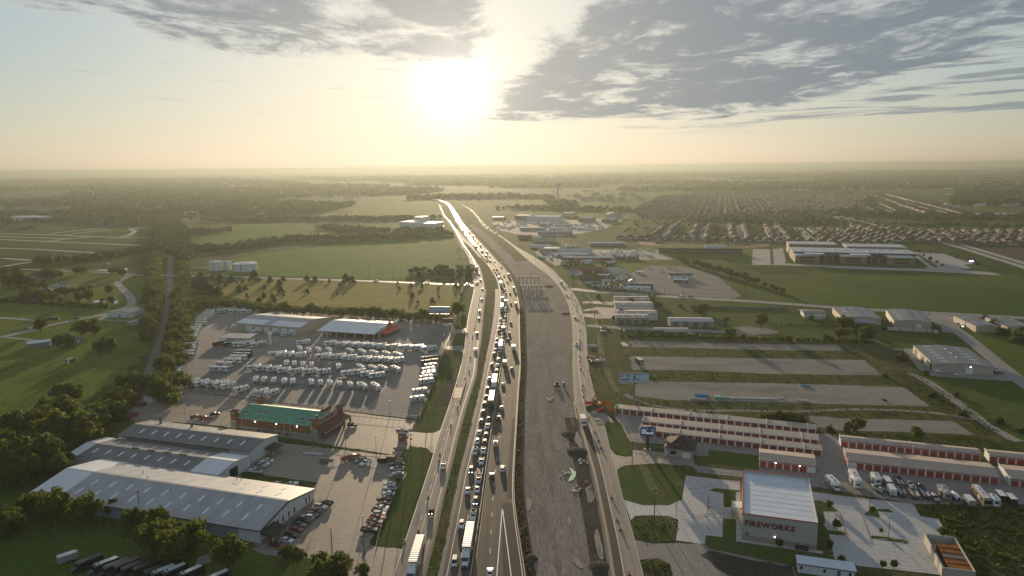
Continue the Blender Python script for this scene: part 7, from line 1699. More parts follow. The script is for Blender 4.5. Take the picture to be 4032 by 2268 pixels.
MB().box(0,sLen + 6,24,70,0,11).build('main_block', BRICK_W, sch); MB().box(-1,sLen + 8,22,72,11,11.5).build('roof', RF_SCH, sch); MB().box(0,sLen + 7,21.6,22,8.6,11.2).build('fascia', mat('navy_fascia',(0.03,0.045,0.09)),sch)
MB().box(2,62,98,134,0,12.5).build('gymnasium', BRICK_W, sch); MB().box(1.5,62.5,97.5,134.5,12.5,13).build('roof', RF_SCH, sch); MB().box(70,140,75,110,0,13).build('auditorium', BRICK_W, sch); MB().box(69.5,140.5,74.5,110.5,13,13.5).build('roof', RF_SCH, sch)
for k in range(3):
    x0 = k * (sLen - 28) / 2
    wg = MB().box(x0,x0 + 28,0,26,0,9).build('wing', BRICK_W, sch); MB().box(x0 - 0.4,x0 + 28.4,-0.4,26,9,9.4).build('roof', RF_SCH, wg)
    for z in (1.6,5.4): MB().box(x0 + 6,x0 + 22,-0.12,-0.01,z, z + 2.0).build('window_band', GLASS, wg)
    if k < 2:
        MB().box(x0 + 28,x0 + (sLen - 28) / 2,14,15,0,7.5).build('glass_front', GLASS, sch); MB().box(x0 + 12,x0 + 34,6,22,10.2,10.7).build('canopy_roof', RF_FLAT, sch)
        for q in (6,14): MB().box(x0 + 30 + q, x0 + 30.4 + q,13.8,13.99,0,7.5).build('mullion', WHITE_P, sch)
for k in range(10): MB().box(10 + k * 13,13 + k * 13,40 + (k % 3) * 8,42.5 + (k % 3) * 8,11.5,12.7).build('roof_unit', WHITE_P, sch)
tc = (T('a4',-100,1100)); tcx, tcy = T('a3',2500,1105).x, T('a3',2500,1105).y
trk = [(tcx + fe.x * (s * 58 + 40 * math.cos(a)) - fe.y * 40 * math.sin(a) * 1.0,tcy + fe.y * (s * 58 + 40 * math.cos(a)) + fe.x * 40 * math.sin(a)) for s, a in [(1 if math.cos(t) >= 0 else -1,t) for t in [k * math.pi / 16 - math.pi / 2 for k in range(32)]]]
sheet('running_track', trk, Z2,mat('red_track',(0.20,0.055,0.045),var=0.1)); fld = [(tcx + fe.x * (u * 56) - fe.y * (v * 28),tcy + fe.y * (u * 56) + fe.x * (v * 28)) for u, v in ((-1.25,-0.6),(-1,-1),(1,-1),(1.25,-0.6),(1.25,0.6),(1,1),(-1,1),(-1.25,0.6))]
sheet('football_field', fld, Z3,G_LAWN)
sheets('field_lines',[stripe_poly((tcx + fe.x * u * 4.57 - fe.y * -24,tcy + fe.y * u * 4.57 + fe.x * -24),(tcx + fe.x * u * 4.57 - fe.y * 24,tcy + fe.y * u * 4.57 + fe.x * 24),0.35) for u in range(-10,11)], Z4,PAINT_W)
ba = T('a4',-440,1235); bb = T('a4',700,1245); bd = Vector((bb - ba)[:2])
bt_ = thing('bleachers','dark bleacher stand beside the school running track','bleachers',(ba.x, ba.y,0),math.atan2(bd.y, bd.x))
MB().hexa([(0,0,0),(bd.length,0,0),(bd.length,14,0),(0,14,0)],[(0,0,7.4),(bd.length,0,7.4),(bd.length,14,1.2),(0,14,1.2)]).build('stand', WALLS['dark'], bt_); MB().box(0,bd.length,-0.2,0.0,3.4,4.0).build('rail', STEEL, bt_)
MB().box(bd.length * 0.55,bd.length * 0.8,1,5,7.4,10.5).build('press_box', WHITE_P, bt_); MB().box(bd.length * 0.545,bd.length * 0.805,0.6,5.4,10.5,10.9).build('press_box_roof', RF_WHITE, bt_)
sb = T('a4',290,1130); s_ = thing('scoreboard','dark scoreboard on the far side of the football field','scoreboard', sb); MB().box(-10,10,-0.4,0.4,4,11).build('board', WALLS['dark'], s_)
for q in (-7,7): MB().box(q - 0.3,q + 0.3,-0.3,0.3,0,4).build('post', STEEL, s_)

SB = [('a3',160,1160,440,1165,9,4,5,'x','trim','white','roadside_shop','low white shop at the far end of the right roadside strip','shop'),
 ('a3',285,1215,590,1210,12,4.5,6,'x','cream','tan','roadside_shop','tan-roofed roadside shop above the lettered building','shop'),
 ('a3',540,1240,1005,1245,18,5,6.5,'x','white','galv','storage_shed','long pale metal shed right of the lettered building','shed'),
 ('a3',540,1285,940,1290,10,4,5.2,'x','grey','white','storage_shed','long grey shed with bright roof, second from the front in the yard','shed'),
 ('a3',575,1308,745,1312,9,3.6,4.6,'x','red','galv','storage_shed','short red shed beside the long red one','shed'),
 ('a3',610,1325,1280,1330,9,3.4,4.2,'x','red','white','storage_shed','longest red-brown shed with a pale roof at the yard front','shed'),
 ('a3',1310,1318,1640,1322,8,3.2,3.8,'x','red','slate','storage_shed','red-brown shed right of the longest red-brown one','shed'),
 ('a3',965,1128,1445,1125,14,3.5,4.6,'x','grey','white','storage_shed','long grey shed with trees before it in the upper yard','shed'),
 ('a3',185,1080,500,1082,16,5,6,'x','cream','slate','roadside_shop','wide cream building beyond the roadside strip','shop'),
 ('a3',270,980,720,985,20,5,6.5,'x','grey','galv','storage_shed','wide grey warehouse in the middle yard, bushes in front','shed'),
 ('a3',420,920,575,922,18,5,6,'x','white','white','storage_shed','white shed in the middle yard behind the wide grey one','shed'),
 ('a3',20,920,350,925,20,4.5,5.5,'x','grey','galv','storage_shed','long low grey shed at the left of the trailer yard','shed'),
 ('a3',275,865,440,868,22,5,6,'x','blue','slate','storage_shed','blue-grey shed, left one of two behind the trailer yard','shed'),
 ('a3',500,880,690,885,22,5,6,'x','blue','slate','storage_shed','blue-grey shed, right one of two behind the trailer yard','shed'),
 ('a3',120,790,560,795,40,9,11,'x','white','white','distant_warehouse','largest white warehouse below the water tower','warehouse'),
 ('a3',0,775,110,780,40,8,10,'x','white','white','distant_warehouse','white warehouse at the left of the largest one','warehouse'),
 ('a3',600,740,745,742,40,9,10,'x','tan','galv','distant_warehouse','tan warehouse right behind the largest white one','warehouse'),
 ('a3',810,800,985,805,30,7,9,'y','grey','slate','distant_warehouse','grey gabled warehouse, left of the two with brick walls','warehouse'),
 ('a3',1130,815,1270,820,36,6,9,'y','brick','galv','distant_warehouse','gabled brick warehouse with pale roof near the estate','warehouse'),
 ('a3',1225,745,1405,742,36,7,11,'y','blue','slate','distant_warehouse','blue-grey gabled warehouse farthest back near the estate','warehouse'),
 ('a2',735,880,945,885,50,11,12,'flat','trim','flat','clinic_building','white flat-roofed clinic, left block, beyond the green field','clinic'),
 ('a2',950,885,1195,890,50,9,10,'flat','trim','flat','clinic_building','white flat-roofed clinic, right block, beyond the green field','clinic'),
 ('a2',935,850,1050,852,30,17,17.5,'flat','trim','flat','clinic_building','white clinic tower block rising behind the two lower blocks','clinic'),
 ('a2',2300,780,2484,790,40,10,12,'x','grey','slate','distant_warehouse','dark warehouse by the far right frontage road','warehouse'),
 ('a2',1995,770,2140,772,25,5,6,'x','cream','white','roadside_shop','pale shop on the far right frontage road','shop'),
 ('a2',2340,1030,2484,1035,14,5,6,'x','red','galv','roadside_shop','red shop on the right frontage road near the trees','shop'),
 ('a0',150,795,560,800,30,11,11.5,'flat','trim','flat','apartment_block','long white apartment block at the far left edge','apartments'),
 ('a0',1310,665,1750,668,60,8,9,'x','blue','galv','distant_warehouse','long blue-white warehouse far left beyond the new streets','warehouse'),
 ('a0',1800,660,1900,662,30,8,9,'x','trim','white','distant_warehouse','small white warehouse right of the long blue-white one','warehouse'),
 ('b0',1455,690,1800,695,18,4,5.6,'y','trim','slate','farm_workshop','white workshop with grey striped roof beside the left country road','workshop'),
 ('b0',380,1110,790,1060,7,3,3.9,'x','grey','white','pasture_barn','long low barn with pale roof in the left pasture','barn'),
 ('b0',1000,1040,1130,1025,6,3,4,'x','grey','slate','pasture_shed','small grey shed behind the lone pasture tree','shed'),
 ('b0',895,1320,965,1320,4.5,2.6,3.0,'mono','wood','tan','field_shelter','tiny wooden shelter with sunlit roof in the left pasture','shelter'),
 ('b0',355,165,560,190,14,4,8,'hip','brick','black','farmhouse','dark-roofed farmhouse among trees, upper left','house'),
 ('b0',560,420,760,400,14,4,8,'hip','brick','black','farmhouse','dark-roofed farmhouse beside the white barn, left','house'),
 ('b0',690,300,870,300,10,4,6.5,'y','trim','black','farm_garage','white-gabled barn behind the left farmhouse','barn'),
 ('b0',365,440,490,445,9,3,5,'x','cream','black','farm_garage','pale garage at the hedge by the left farmhouses','garage'),
 ('b3',855,205,1060,200,7,3,3.6,'x','wood','brown','mobile_home','brown mobile home at the front left of the home sales yard','mobile home'),
 ('b3',905,232,1125,236,6,3,3.8,'x','trim','black','mobile_home','white mobile home with dark roof at the front of the sales yard','mobile home'),
 ('b3',985,268,1115,272,6,2.6,4,'x','trim','slate','tiny_house','white tiny house with porch before the front mobile home','cabin'),
 ('b3',1140,205,1320,208,7,3,3.8,'x','trim','black','mobile_home','square white mobile home in the middle of the sales yard','mobile home'),
 ('b3',1135,288,1200,290,7,2.8,4.4,'y','trim','black','tiny_house','white gabled cabin, first from the left by the road','cabin'),
 ('b3',1205,294,1285,296,7,2.8,4.4,'y','wood','red','tiny_house','brown gabled cabin, second from the left by the road','cabin'),
 ('b3',1292,300,1360,303,7,2.8,4.6,'y','cream','brown','tiny_house','cream gabled cabin, third from the left by the road','cabin'),
 ('b3',1368,304,1450,306,7,2.8,4.6,'y','trim','brown','tiny_house','white gabled cabin, rightmost of the four by the road','cabin'),
 ('b3',1495,235,1600,238,8,2.8,4.6,'y','trim','slate','tiny_house','white cabin alone in the middle of the gravel yard','cabin'),
 ('b3',1490,318,1795,325,5,3,3.8,'x','trim','white','mobile_home','long white mobile home beside the road, right of the cabins','mobile home'),
 ('b3',1500,300,1830,305,6,3.4,4.2,'x','dark','black','mobile_home','dark mobile home right behind the long white one','mobile home'),
 ('b3',2055,160,2370,165,8,3.6,4.8,'x','trim','black','mobile_home','dark-roofed white mobile home at the edge of the green field','mobile home'),
 ('b3',2110,215,2300,225,7,3,4,'x','dark','white','mobile_home','pale-roofed dark mobile home at the edge of the green field','mobile home'),
 ('b3',1160,60,1240,80,16,3,4.6,'y','trim','galv','tiny_house','first of the pale cabins in a line, upper sales yard','cabin'),
 ('b3',1230,110,1310,125,14,3,4.6,'y','cream','tan','tiny_house','second cabin with tan roof in the upper sales yard line','cabin'),
 ('b3',1320,180,1420,188,14,3,4.8,'y','trim','tan','tiny_house','nearest tan-roofed cabin in the upper sales yard line','cabin'),
 ('b3',1340,100,1410,108,12,3,4.4,'y','trim','galv','tiny_house','narrow white cabin right of the tan-roofed line','cabin'),
 ('b3',835,80,1130,90,14,4,6,'x','red','red','sales_office','red-brown roofed sales office among the cabins','office'),
 ('b3',1080,150,1240,152,7,3,3.6,'x','dark','white','mobile_home','dark trailer home with bright roof in the middle sales yard','mobile home'),
 ('b3',690,110,800,125,10,3.4,5,'x','trim','slate','tiny_house','white house beside the frontage road at the sales yard corner','cabin'),
 ('b3',1600,92,1680,108,3,2.6,2.7,'flat','cream','flat','storage_container','pale container left of the scrap pile in the gravel yard','container'),
 ('a3',575,1390,630,1395,12,3,4.6,'y','cream','tan','tiny_house','cream cabin, leftmost below the red sheds','cabin'),
 ('a3',650,1390,715,1395,12,3,4.6,'y','wood','brown','tiny_house','brown cabin, second from the left below the red sheds','cabin'),
 ('a3',725,1392,785,1396,12,3,4.6,'y','wood','brown','tiny_house','brown cabin, third from the left below the red sheds','cabin'),
 ('a3',840,1372,920,1380,14,3,4.6,'y','trim','galv','tiny_house','pale-roofed cabin right of the brown ones below the red sheds','cabin'),
 ('a3',1130,1395,1230,1405,16,3,4.6,'y','dark','galv','tiny_house','dark cabin with pale roof, right below the red sheds','cabin')]
for t_, x0,y0,x1,y1,D, he, hr, rd, wl, rf, nm, lab, cat in SB:
    s_ = Shed(nm, lab, cat, T(t_, x0,y0),T(t_, x1,y1),D, he, hr, rd, WALLS[wl], ROOFS[rf],0.3)
    nw = max(1,min(6,int(s_.L / 6)))
    for k in range(nw):
        x = -s_.L / 2 + (k + 0.5) * s_.L / nw
        if k == nw // 2: s_.front('door', x - 0.6 - he * 0.05,x + 0.6 + he * 0.05,0.05,2.2,WHITE_DOOR if wl in ('dark','wood','red','grey','blue') else DARK_TRIM,0.06)
        else: s_.window(x - 0.7,x + 0.7,1.1,2.2)
av = Shed('lettered_building','pale flat building with large dark letters beside the right frontage road','shop', T('a3',350,1225),T('a3',540,1228),14,6.0,6.4,'mono', CREAM_P, RF_GALV)
me = text_mesh('AVAILABLE',3.4,0.1,DARK_TRIM); wd = max(v.co.x for v in me.vertices); o = obj('lettering', me, av.t,(-wd / 2,-7.1,1.6)); o.rotation_euler = (R(90),0,0)
for i,(x, y) in enumerate(((800,470),(900,520),(1010,500),(1130,520),(1060,450),(1240,470),(1250,530),(1400,520),(1420,450),(1560,460),(1640,500))):
    a = Vector(T('a3', x - 55,y)[:2]); b = Vector(T('a3', x + 55,y)[:2])
    s_ = Shed('apartment_block','three-storey apartment block below the water tower woods, %s from the left' % nth(i + 1),'apartments', a, b,22,9,13,'hip', CREAM_P, ROOFS['black'],0.6,'apartment blocks right of the water tower')
    for k in range(3): s_.front('window_band',-s_.L / 2 + 3,s_.L / 2 - 3,1 + 3 * k,2.3 + 3 * k, GLASS,0.06)
mb = MB(); ry = random.Random(12)
for t_, x0,x1,y0,y1,n in (('a3',0,700,800,840,60),('a3',600,1150,840,930,70),('a3',1100,1800,1200,1290,75),('a2',2010,2484,800,900,60),('a3',380,560,1180,1280,6),('a3',200,620,1255,1315,12),('a3',600,900,1100,1160,12),('a2',1380,2000,430,500,120),('a2',1200,1330,830,900,24)):
    for _ in range(n):
        c = T(t_, ry.uniform(x0,x1),ry.uniform(y0,y1)); hh = ry.choice((1.5,1.6,2.9,3.1)); ln = 4.6 if hh < 2 else ry.uniform(6,11); wd = 0.95 if hh < 2 else 1.25
        if ry.random() < 0.5: ln, wd = wd * 2,ln / 2
        mb.taper(c.x - wd, c.x + wd, c.y - ln / 2,c.y + ln / 2,0.4,c.x - wd * 0.85,c.x + wd * 0.85,c.y - ln / 2 * 0.8,c.y + ln / 2 * 0.8,hh)
tag(mb.build('distant_parked_vehicles', FARP),kind='stuff')
mb = MB()
for _ in range(620):
    Y = 1900 + 4600 * ry.random() ** 1.3; X = ry.uniform(-0.75,0.75) * Y; w_ = ry.uniform(6,22)
    if -0.12 * Y - 200 < X < 120 or (0.09 * Y < X < 0.6 * Y and Y < 3200): continue
    mb.taper(X - w_, X + w_, Y - 8,Y + 8,0,X - w_ * 0.9,X + w_ * 0.9,Y - 2,Y + 2,ry.uniform(5,10))
tag(mb.build('distant_roofs', mat('distant_roof',(0.32,0.31,0.30),var=0.5,scale=0.01)),kind='stuff')
def tower(p, h, label, r=9.0):
    t = thing('water_tower', label, 'water tower',(p.x, p.y,0))
    MB().cyl((0,0,0),4.6,h * 0.70,n=20,r2=3.7).build('shaft', mat('tower_concrete',(0.45,0.44,0.42),var=0.1,scale=0.1),t); MB().cyl((0,0,h * 0.68),3.7,h * 0.11,n=24,r2=r).build('bowl', MATS['tower_concrete'], t)
    MB().cyl((0,0,h * 0.79),r, h * 0.16,n=24).build('tank', mat('tower_tank_blue',(0.22,0.28,0.34),var=0.05),t); MB().cyl((0,0,h * 0.95),r, h * 0.05,n=24,r2=r * 0.3).build('cap', WHITE_P, t)
tower(T('a3',540,468),58,'tall pale water tower right of the freeway near the horizon',10.5)
tower(T('a0',1265,480),55,'dark water tower far left near the horizon',9.5)
for (t_, x, y, h, lab) in (('a1',500,160,260,'thin radio mast on the left horizon'),('a5',365,150,200,'thin radio mast on the right horizon')):
    p = T(t_, x, y + 30); h = min(h,118); m_ = thing('radio_mast', lab, 'mast',(p.x, p.y,0)); MB().tube((0,0,0),(0,0,h),1.2,4,r2=0.5).build('lattice', STEEL, m_)

# ================================================================== signs, poles, wires, roadworks and other small things
def billboard(p, rz, wd, ht, zb, label, name='billboard', frame=STEEL):
    t = thing(name, label, 'billboard',(p.x, p.y,0),rz)
    MB().cyl((0,0.6,0),0.55,zb + ht * 0.5,n=14).build('pole', frame, t); MB().box(-wd / 2,wd / 2,0.0,0.9,zb, zb + ht).build('panel', STEEL, t)
    MB().box(-wd / 2 - 0.3,wd / 2 + 0.3,-1.3,0.0,zb - 0.35,zb - 0.2).build('catwalk', DARK_TRIM, t); MB().box(-wd / 2 - 0.15,wd / 2 + 0.15,-0.06,0.96,zb + ht, zb + ht + 0.25).build('top_trim', DARK_TRIM, t)
    return t
def lett(t, s, size, x, z, y, m, name='lettering'):
    o = obj(name, text_mesh(s, size,0.04,m),t,(x, y, z)); o.rotation_euler = (R(90),0,0); return o
p = T('c3',1575,540); bb = billboard(p, R(-2),14.6,4.6,13.2,'wide pale blue billboard on one pole above the rear storage row')
FACE = mat('billboard_pale_blue',(0.42,0.55,0.64),rough=0.5,var=0.06); MB().box(-7.1,7.1,-0.10,-0.004,13.4,17.6).build('poster', FACE, bb)
INK = mat('billboard_ink',(0.03,0.045,0.07),rough=0.6,var=0.0); lett(bb, 'F',1.7,-6.6,15.9,-0.13,INK); lett(bb, 'A',1.7,-5.5,15.9,-0.13,mat('billboard_white',(0.62,0.68,0.72),var=0.0)); lett(bb, 'TE',1.7,-4.4,15.9,-0.13,INK)
MB().box(-6.6,-2.5,-0.13,-0.11,14.5,15.1).build('text_line', INK, bb)
mb = MB()
for a, b, w_ in (((-0.6,14.2),(-0.2,17.4),0.5),((-0.2,16.2),(1.7,14.3),0.45),((-0.3,16.0),(0.9,17.3),0.4),((1.3,14.3),(2.1,14.9),0.3)):
    d = Vector((b[0] - a[0], b[1] - a[1])).normalized(); n = Vector((-d.y, d.x)) * w_ / 2
    mb.add([(a[0] - n.x,-0.135,a[1] - n.y),(b[0] - n.x,-0.135,b[1] - n.y),(b[0] + n.x,-0.135,b[1] + n.y),(a[0] + n.x,-0.135,a[1] + n.y)],[(0,1,2,3)])
mb.build('picture_shape', INK, bb); MB().box(1.8,3.0,-0.125,-0.108,14.2,17.4).build('picture_fade', mat('billboard_grey',(0.36,0.46,0.54),var=0.1),bb)
p = T('b2',1285,800); b2_ = billboard(p, R(-6),15.0,5.0,9.5,'billboard with blue sky picture before the trees left of the frontage road')
MB().box(-7.3,7.3,-0.10,-0.004,9.7,14.3).build('poster', mat('billboard_sky_blue',(0.28,0.45,0.62),var=0.15,scale=0.3),b2_)
mb = MB().add([(-3.0,-0.13,9.75),(4.0,-0.13,9.75),(1.8,-0.13,12.2),(0.4,-0.13,11.4),(-0.8,-0.13,13.2),(-1.8,-0.13,11.6)],[(0,1,2,3,4,5)]); mb.build('picture_shape', mat('billboard_rock',(0.34,0.32,0.30),var=0.2),b2_)
for x in (-6.4,3.2): MB().box(x, x + 3.2,-0.13,-0.11,11.4,11.8).build('text_line', mat('billboard_gold',(0.5,0.36,0.08),var=0.0),b2_)
p = T('c3',1757,1110); ss_ = thing('storage_sign','blue self storage sign on a broad dark pillar','sign',(p.x, p.y,0),R(-4))
MB().box(-0.7,0.7,-0.3,0.3,0,7.0).build('pillar', DARK_TRIM, ss_); MB().box(-1.5,1.5,-0.9,0.9,0,0.5).build('plinth', CONC, ss_)
MB().box(-3.2,3.2,-0.35,0.35,7.0,10.4).build('panel', mat('sign_blue',(0.03,0.09,0.30),rough=0.4,var=0.05),ss_)
SW = mat('sign_white',(0.75,0.78,0.8),var=0.0,emit=((0.8,0.85,0.9),0.25)); lett(ss_, 'compass',0.80,-2.7,9.55,-0.38,mat('sign_pale_text',(0.45,0.55,0.65),var=0.0)); lett(ss_, 'SELF',1.15,-2.7,8.45,-0.38,SW); lett(ss_, 'STORAGE',1.15,-2.7,7.3,-0.38,SW)
MB().cyl((2.0,-0.36,9.1),0.75,-0.05,'y',16).build('emblem', mat('emblem_gold',(0.55,0.48,0.25),var=0.0),ss_); MB().hexa([(1.6,-0.44,8.75),(1.75,-0.44,8.65),(2.4,-0.44,9.45),(2.3,-0.44,9.5)],[(1.6,-0.46,8.75),(1.75,-0.46,8.65),(2.4,-0.46,9.45),(2.3,-0.46,9.5)]).build('emblem_needle', INK, ss_)
p = T('c2',778,1025); rs_ = thing('restaurant_sign','white and brown roadside sign with a star at the restaurant drive','sign',(p.x, p.y,0),R(-10))
MB().box(-1.9,1.9,-0.3,0.3,1.0,4.7).build('pillar', BROWN_W, rs_); MB().box(-2.1,2.1,-0.5,0.5,0,1.0).build('plinth', STONE, rs_); MB().box(-2.9,2.9,-0.35,0.35,5.0,6.9).build('panel', WHITE_P, rs_); MB().box(-2.4,2.4,-0.2,0.2,4.6,5.0).build('neck', WHITE_P, rs_); MB().box(-0.6,0.6,-0.35,0.35,6.9,7.5).build('crest', WHITE_P, rs_)
for x in (-2.5,0.8): MB().box(x, x + 1.7,-0.38,-0.36,5.7,6.3).build('red_text_line', RED_TRIM, rs_)
MB().cyl((0,-0.36,6.0),0.65,-0.03,'y',5).build('emblem', mat('emblem_orange',(0.6,0.22,0.03),var=0.0),rs_)
st_ = []
for k in range(10): a = math.pi / 2 + k * math.pi / 5; r_ = 0.75 if k % 2 == 0 else 0.3; st_.append((-0.4 + r_ * math.cos(a),-0.33,3.4 + r_ * math.sin(a)))
MB().add(st_,[tuple(range(10))]).build('star', WHITE_P, rs_)
p = T('b2',1390,930); ds_ = thing('dealer_sign','tall dark red two-panel sign at the RV lot entrance','sign',(p.x, p.y,0),R(-8))
MB().box(-4.0,4.0,-0.4,0.4,9.2,12.4).build('panel', mat('sign_dark_red',(0.16,0.04,0.035),var=0.1),ds_); MB().box(-3.4,3.4,-0.35,0.35,7.2,8.6).build('reader_board', WHITE_P, ds_)
for x in (-2.2,2.2): MB().cyl((x,0,0),0.28,9.4,n=10).build('pole', STEEL, ds_)
for (t_, x, y, h, wd, c, lab) in (('b3',1058,700,6,4,'panel_lilac','pale roadside sign before the metal sheds'),('b5',1755,1480 - 1450 + 10,4,5,'screen','small lit screen sign beside the school car park')):
    p = T(t_, x, y) if c != 'screen' else T('a5',1765,1375); s_ = thing('roadside_sign', lab, 'sign',(p.x, p.y,0)); MB().box(-wd / 2,wd / 2,-0.2,0.2,h * 0.55,h).build('panel', mat('lit_screen',(0.4,0.3,0.8),var=0.0,emit=((0.55,0.4,1.0),3.0)) if c == 'screen' else mat('panel_lilac',(0.40,0.38,0.45)),s_)
    for q in (-wd / 4,wd / 4): MB().box(q - 0.12,q + 0.12,-0.1,0.1,0,h * 0.55).build('post', STEEL, s_)
def pole(p, h, label, group, arm=2.4,m=WOODP, trans=False):
    t = thing('utility_pole', label, 'pole',(p.x, p.y,0),0,group)
    MB().tube((0,0,-0.2),(0,0,h),0.19,8,r2=0.12).build('pole', m, t)
    if arm: MB().box(-arm / 2,arm / 2,-0.08,0.08,h - 0.6,h - 0.42).build('crossarm', m, t)
    if trans: MB().cyl((0.35,0,h - 2.6),0.28,1.1,n=10).build('transformer', STEEL, t)
    return p.x, p.y, h
def wires(pts, label, offs=(-1.0,0.0,1.0),drop=0.45):
    t = thing('power_line', label, 'wires',(pts[0][0], pts[0][1],0)); o = Vector((pts[0][0], pts[0][1],0))
    for of in offs:
        mb = MB()
        for (x0,y0,h0),(x1,y1,h1) in zip(pts, pts[1:]):
            prev = None; d = math.hypot(x1 - x0,y1 - y0)
            for k in range(9):
                f = k / 8; z = h0 * (1 - f) + h1 * f - drop - 4 * f * (1 - f) * d * 0.02; q = Vector((x0 + (x1 - x0) * f + of, y0 + (y1 - y0) * f, z)) - o
                if prev is not None: mb.tube(prev, q,0.018,3)
                prev = q
        mb.build('wire', mat('wire_aluminium',(0.16,0.15,0.13),rough=0.6,metal=0.2,var=0.0),t)
LP = [('d2',262,1340,11),('d2',640,560,10),('c2',895,1265,12),('c2',1118,740,11),('c2',1240,200,11),('b2',1340,1110,11),('b2',1480,900,11),('b2',1520,690,12),('b2',1580,490,12),('b2',1618,300,13),('b2',1625,180,13),('b2',1628,80,13),('a2',1615,1420,13),('a2',1600,1340,13),('a2',1570,1260,13),('a2',1520,1130,13),('a2',1460,990,13)]
q = [pole(T(a, x, y),h, 'utility pole, %s from the bottom along the left frontage road' % nth(i + 1),'poles along the left frontage road', trans=i % 3 == 2) for i,(a, x, y, h) in enumerate(LP)]
wires([(T('d2',120,1900).x, T('d2',120,1900).y,11)] + q[::2],'sagging wires along the left frontage road')
RP = [('d3',1848,720,12),('c3',1548,1340,11),('c3',1340,640,12),('c3',1130,60,12),('b3',1065,1060,12),('b3',1035,820,12),('b3',1000,640,12),('b3',970,520,12),('b3',880,410,12),('b3',755,255,12),('b3',725,215,12),('a3',530,1390,12),('a3',425,1400,13),('a3',345,1350,13),('a3',295,1300,13),('a3',235,1330,13)]
q = [pole(T(a, x, y),h, 'utility pole, %s from the bottom along the right frontage road' % nth(i + 1),'poles along the right frontage road', trans=i % 3 == 0) for i,(a, x, y, h) in enumerate(RP)]
wires([(T('d3',2330,1800).x, T('d3',2330,1800).y,12)] + [q[0], q[1], q[2], q[3], q[4], q[6], q[8], q[9]],'sagging wires along the right frontage road')
OP = [('b0',250,915,12),('b0',940,770,13),('b0',1715,580,15),('b3',1040,320,12),('b3',1230,300,12),('b3',1455,330,12),('b3',1710,390,12),('b3',1990,420,12),('b3',2250,380,12),('b4',545,490,13),('b4',735,415,14),('b4',1385,590,12),('b4',1615,490,12),('b5',690,1160,12),('b5',75,690,12),('b5',270,540,10),('b5',1195,670,12),('b5',1560,600,12),('b5',1965,640,10),('b3',1352,940,12),('b3',1110,830,12),('b4',460,900,12),('b4',645,950,8),('b2',320,150,14),('b2',475,165,14),('b2',655,190,14),('d0',800,1110,10),('d0',1910,660,10),('d1',2170,1200,10)]
for i,(a, x, y, h) in enumerate(OP): pole(T(a, x, y),h, 'lone wooden pole, %s of those standing away from the frontage roads' % nth(i + 1),'scattered poles', arm=1.6 if i % 2 else 0)
LL = [('c1',180,755,8),('c1',580,390,10),('c1',1040,450,10),('c1',1905,1085,9),('c1',2350,1110,9),('c2',608,655,8),('c2',422,1195,9),('c2',5,1110,9),('c0',2050,690,8),('d4',2425,590,7),('d5',380,590,7),('d5',640,935,7),('d3',2145,665,6),('d3',2192,410,6),('d2',245,940,8),('b1',1985,670,12)]
for i,(a, x, y, h) in enumerate(LL):
    p = T(a, x, y); t = thing('lamp_post','lot lamp post, %s in the list from the RV lot to the shop' % nth(i + 1) if False else 'slim lamp post %s' % ['left of the green-roofed restaurant','at the slanted trailer rank','behind the restaurant','at the fence right of the rear warehouse','at the fence near the restaurant porch','on the bare asphalt right of the campers','before the restaurant sign','at the fence corner by the car park','beside the dumpster near the green shed','at the right end of the shop drive island','on the curved parking island','on the long parking island','at the shop driveway kerb','on the round lawn by the shop','at the bottom of the car park rank','behind the RV workshop'][i],'lamp post',(p.x, p.y,0),0,'lamp posts in the lots')
    col = RED_TRIM if a[0] == 'd' and a[1] in '345' else WOODP
    MB().tube((0,0,0),(0,0,h),0.11,7,r2=0.07).build('post', col, t); MB().box(-0.7,0.7,-0.18,0.18,h - 0.1,h + 0.08).build('lamp_head', STEEL, t)
def drum_proto():
    p = Proto(); b = p.p('barrel', MB().cyl((0,0,0.08),0.29,0.92,n=12,r2=0.23),ORANGE)
    for z in (0.32,0.62): p.p('band', MB().cyl((0,0,z),0.285 - z * 0.03,0.14,n=12),WHITE_P)
    p.p('base', MB().cyl((0,0,0),0.46,0.09,n=12),BLACK); return p
DR = drum_proto()
DL = [('d2',805,1010),('d2',992,855),('d2',1125,395),('c2',1270,1270),('c2',1284,1185),('c2',1434,790),('c2',1524,540),('c2',1628,145),('b2',1680,1420),('b2',1700,1240),('b2',1660,920),('b2',1725,955)]
for i,(a, x, y) in enumerate(DL): p = T(a, x, y); put(DR, 'traffic_drum','orange traffic drum, %s from the bottom on the left frontage road' % nth(i + 1),'traffic drum',(p.x, p.y, Z5),0,None, 'drums on the left frontage road', scale=1.25)
DRR = [('d3',1510,1440),('d3',1385,835),('d3',1347,705),('d3',1270,395),('c3',1120,1090),('c3',1088,995),('c3',1045,880),('c3',886,400),('c3',872,305),('c3',878,245),('c3',854,25),('b3',853,1405),('b3',838,1300),('b3',840,1235),('b3',836,1078),('b3',840,1040),('b3',841,1005),('b3',841,875),('b3',878,772),('b3',822,730),('b3',845,680),('b3',795,605),('b3',791,545),('b3',813,512),('b3',752,520),('b3',772,465),('b3',725,450),('b3',713,415),('b3',728,383),('b3',683,290),('b3',652,272),('b3',557,145),('b3',523,125)]
for i,(a, x, y) in enumerate(DRR): p = T(a, x, y); put(DR, 'traffic_drum','orange traffic drum, %s from the bottom on the right frontage road' % nth(i + 1),'traffic drum',(p.x, p.y, Z5),0,None, 'drums on the right frontage road', scale=1.25,simple=i > 16)
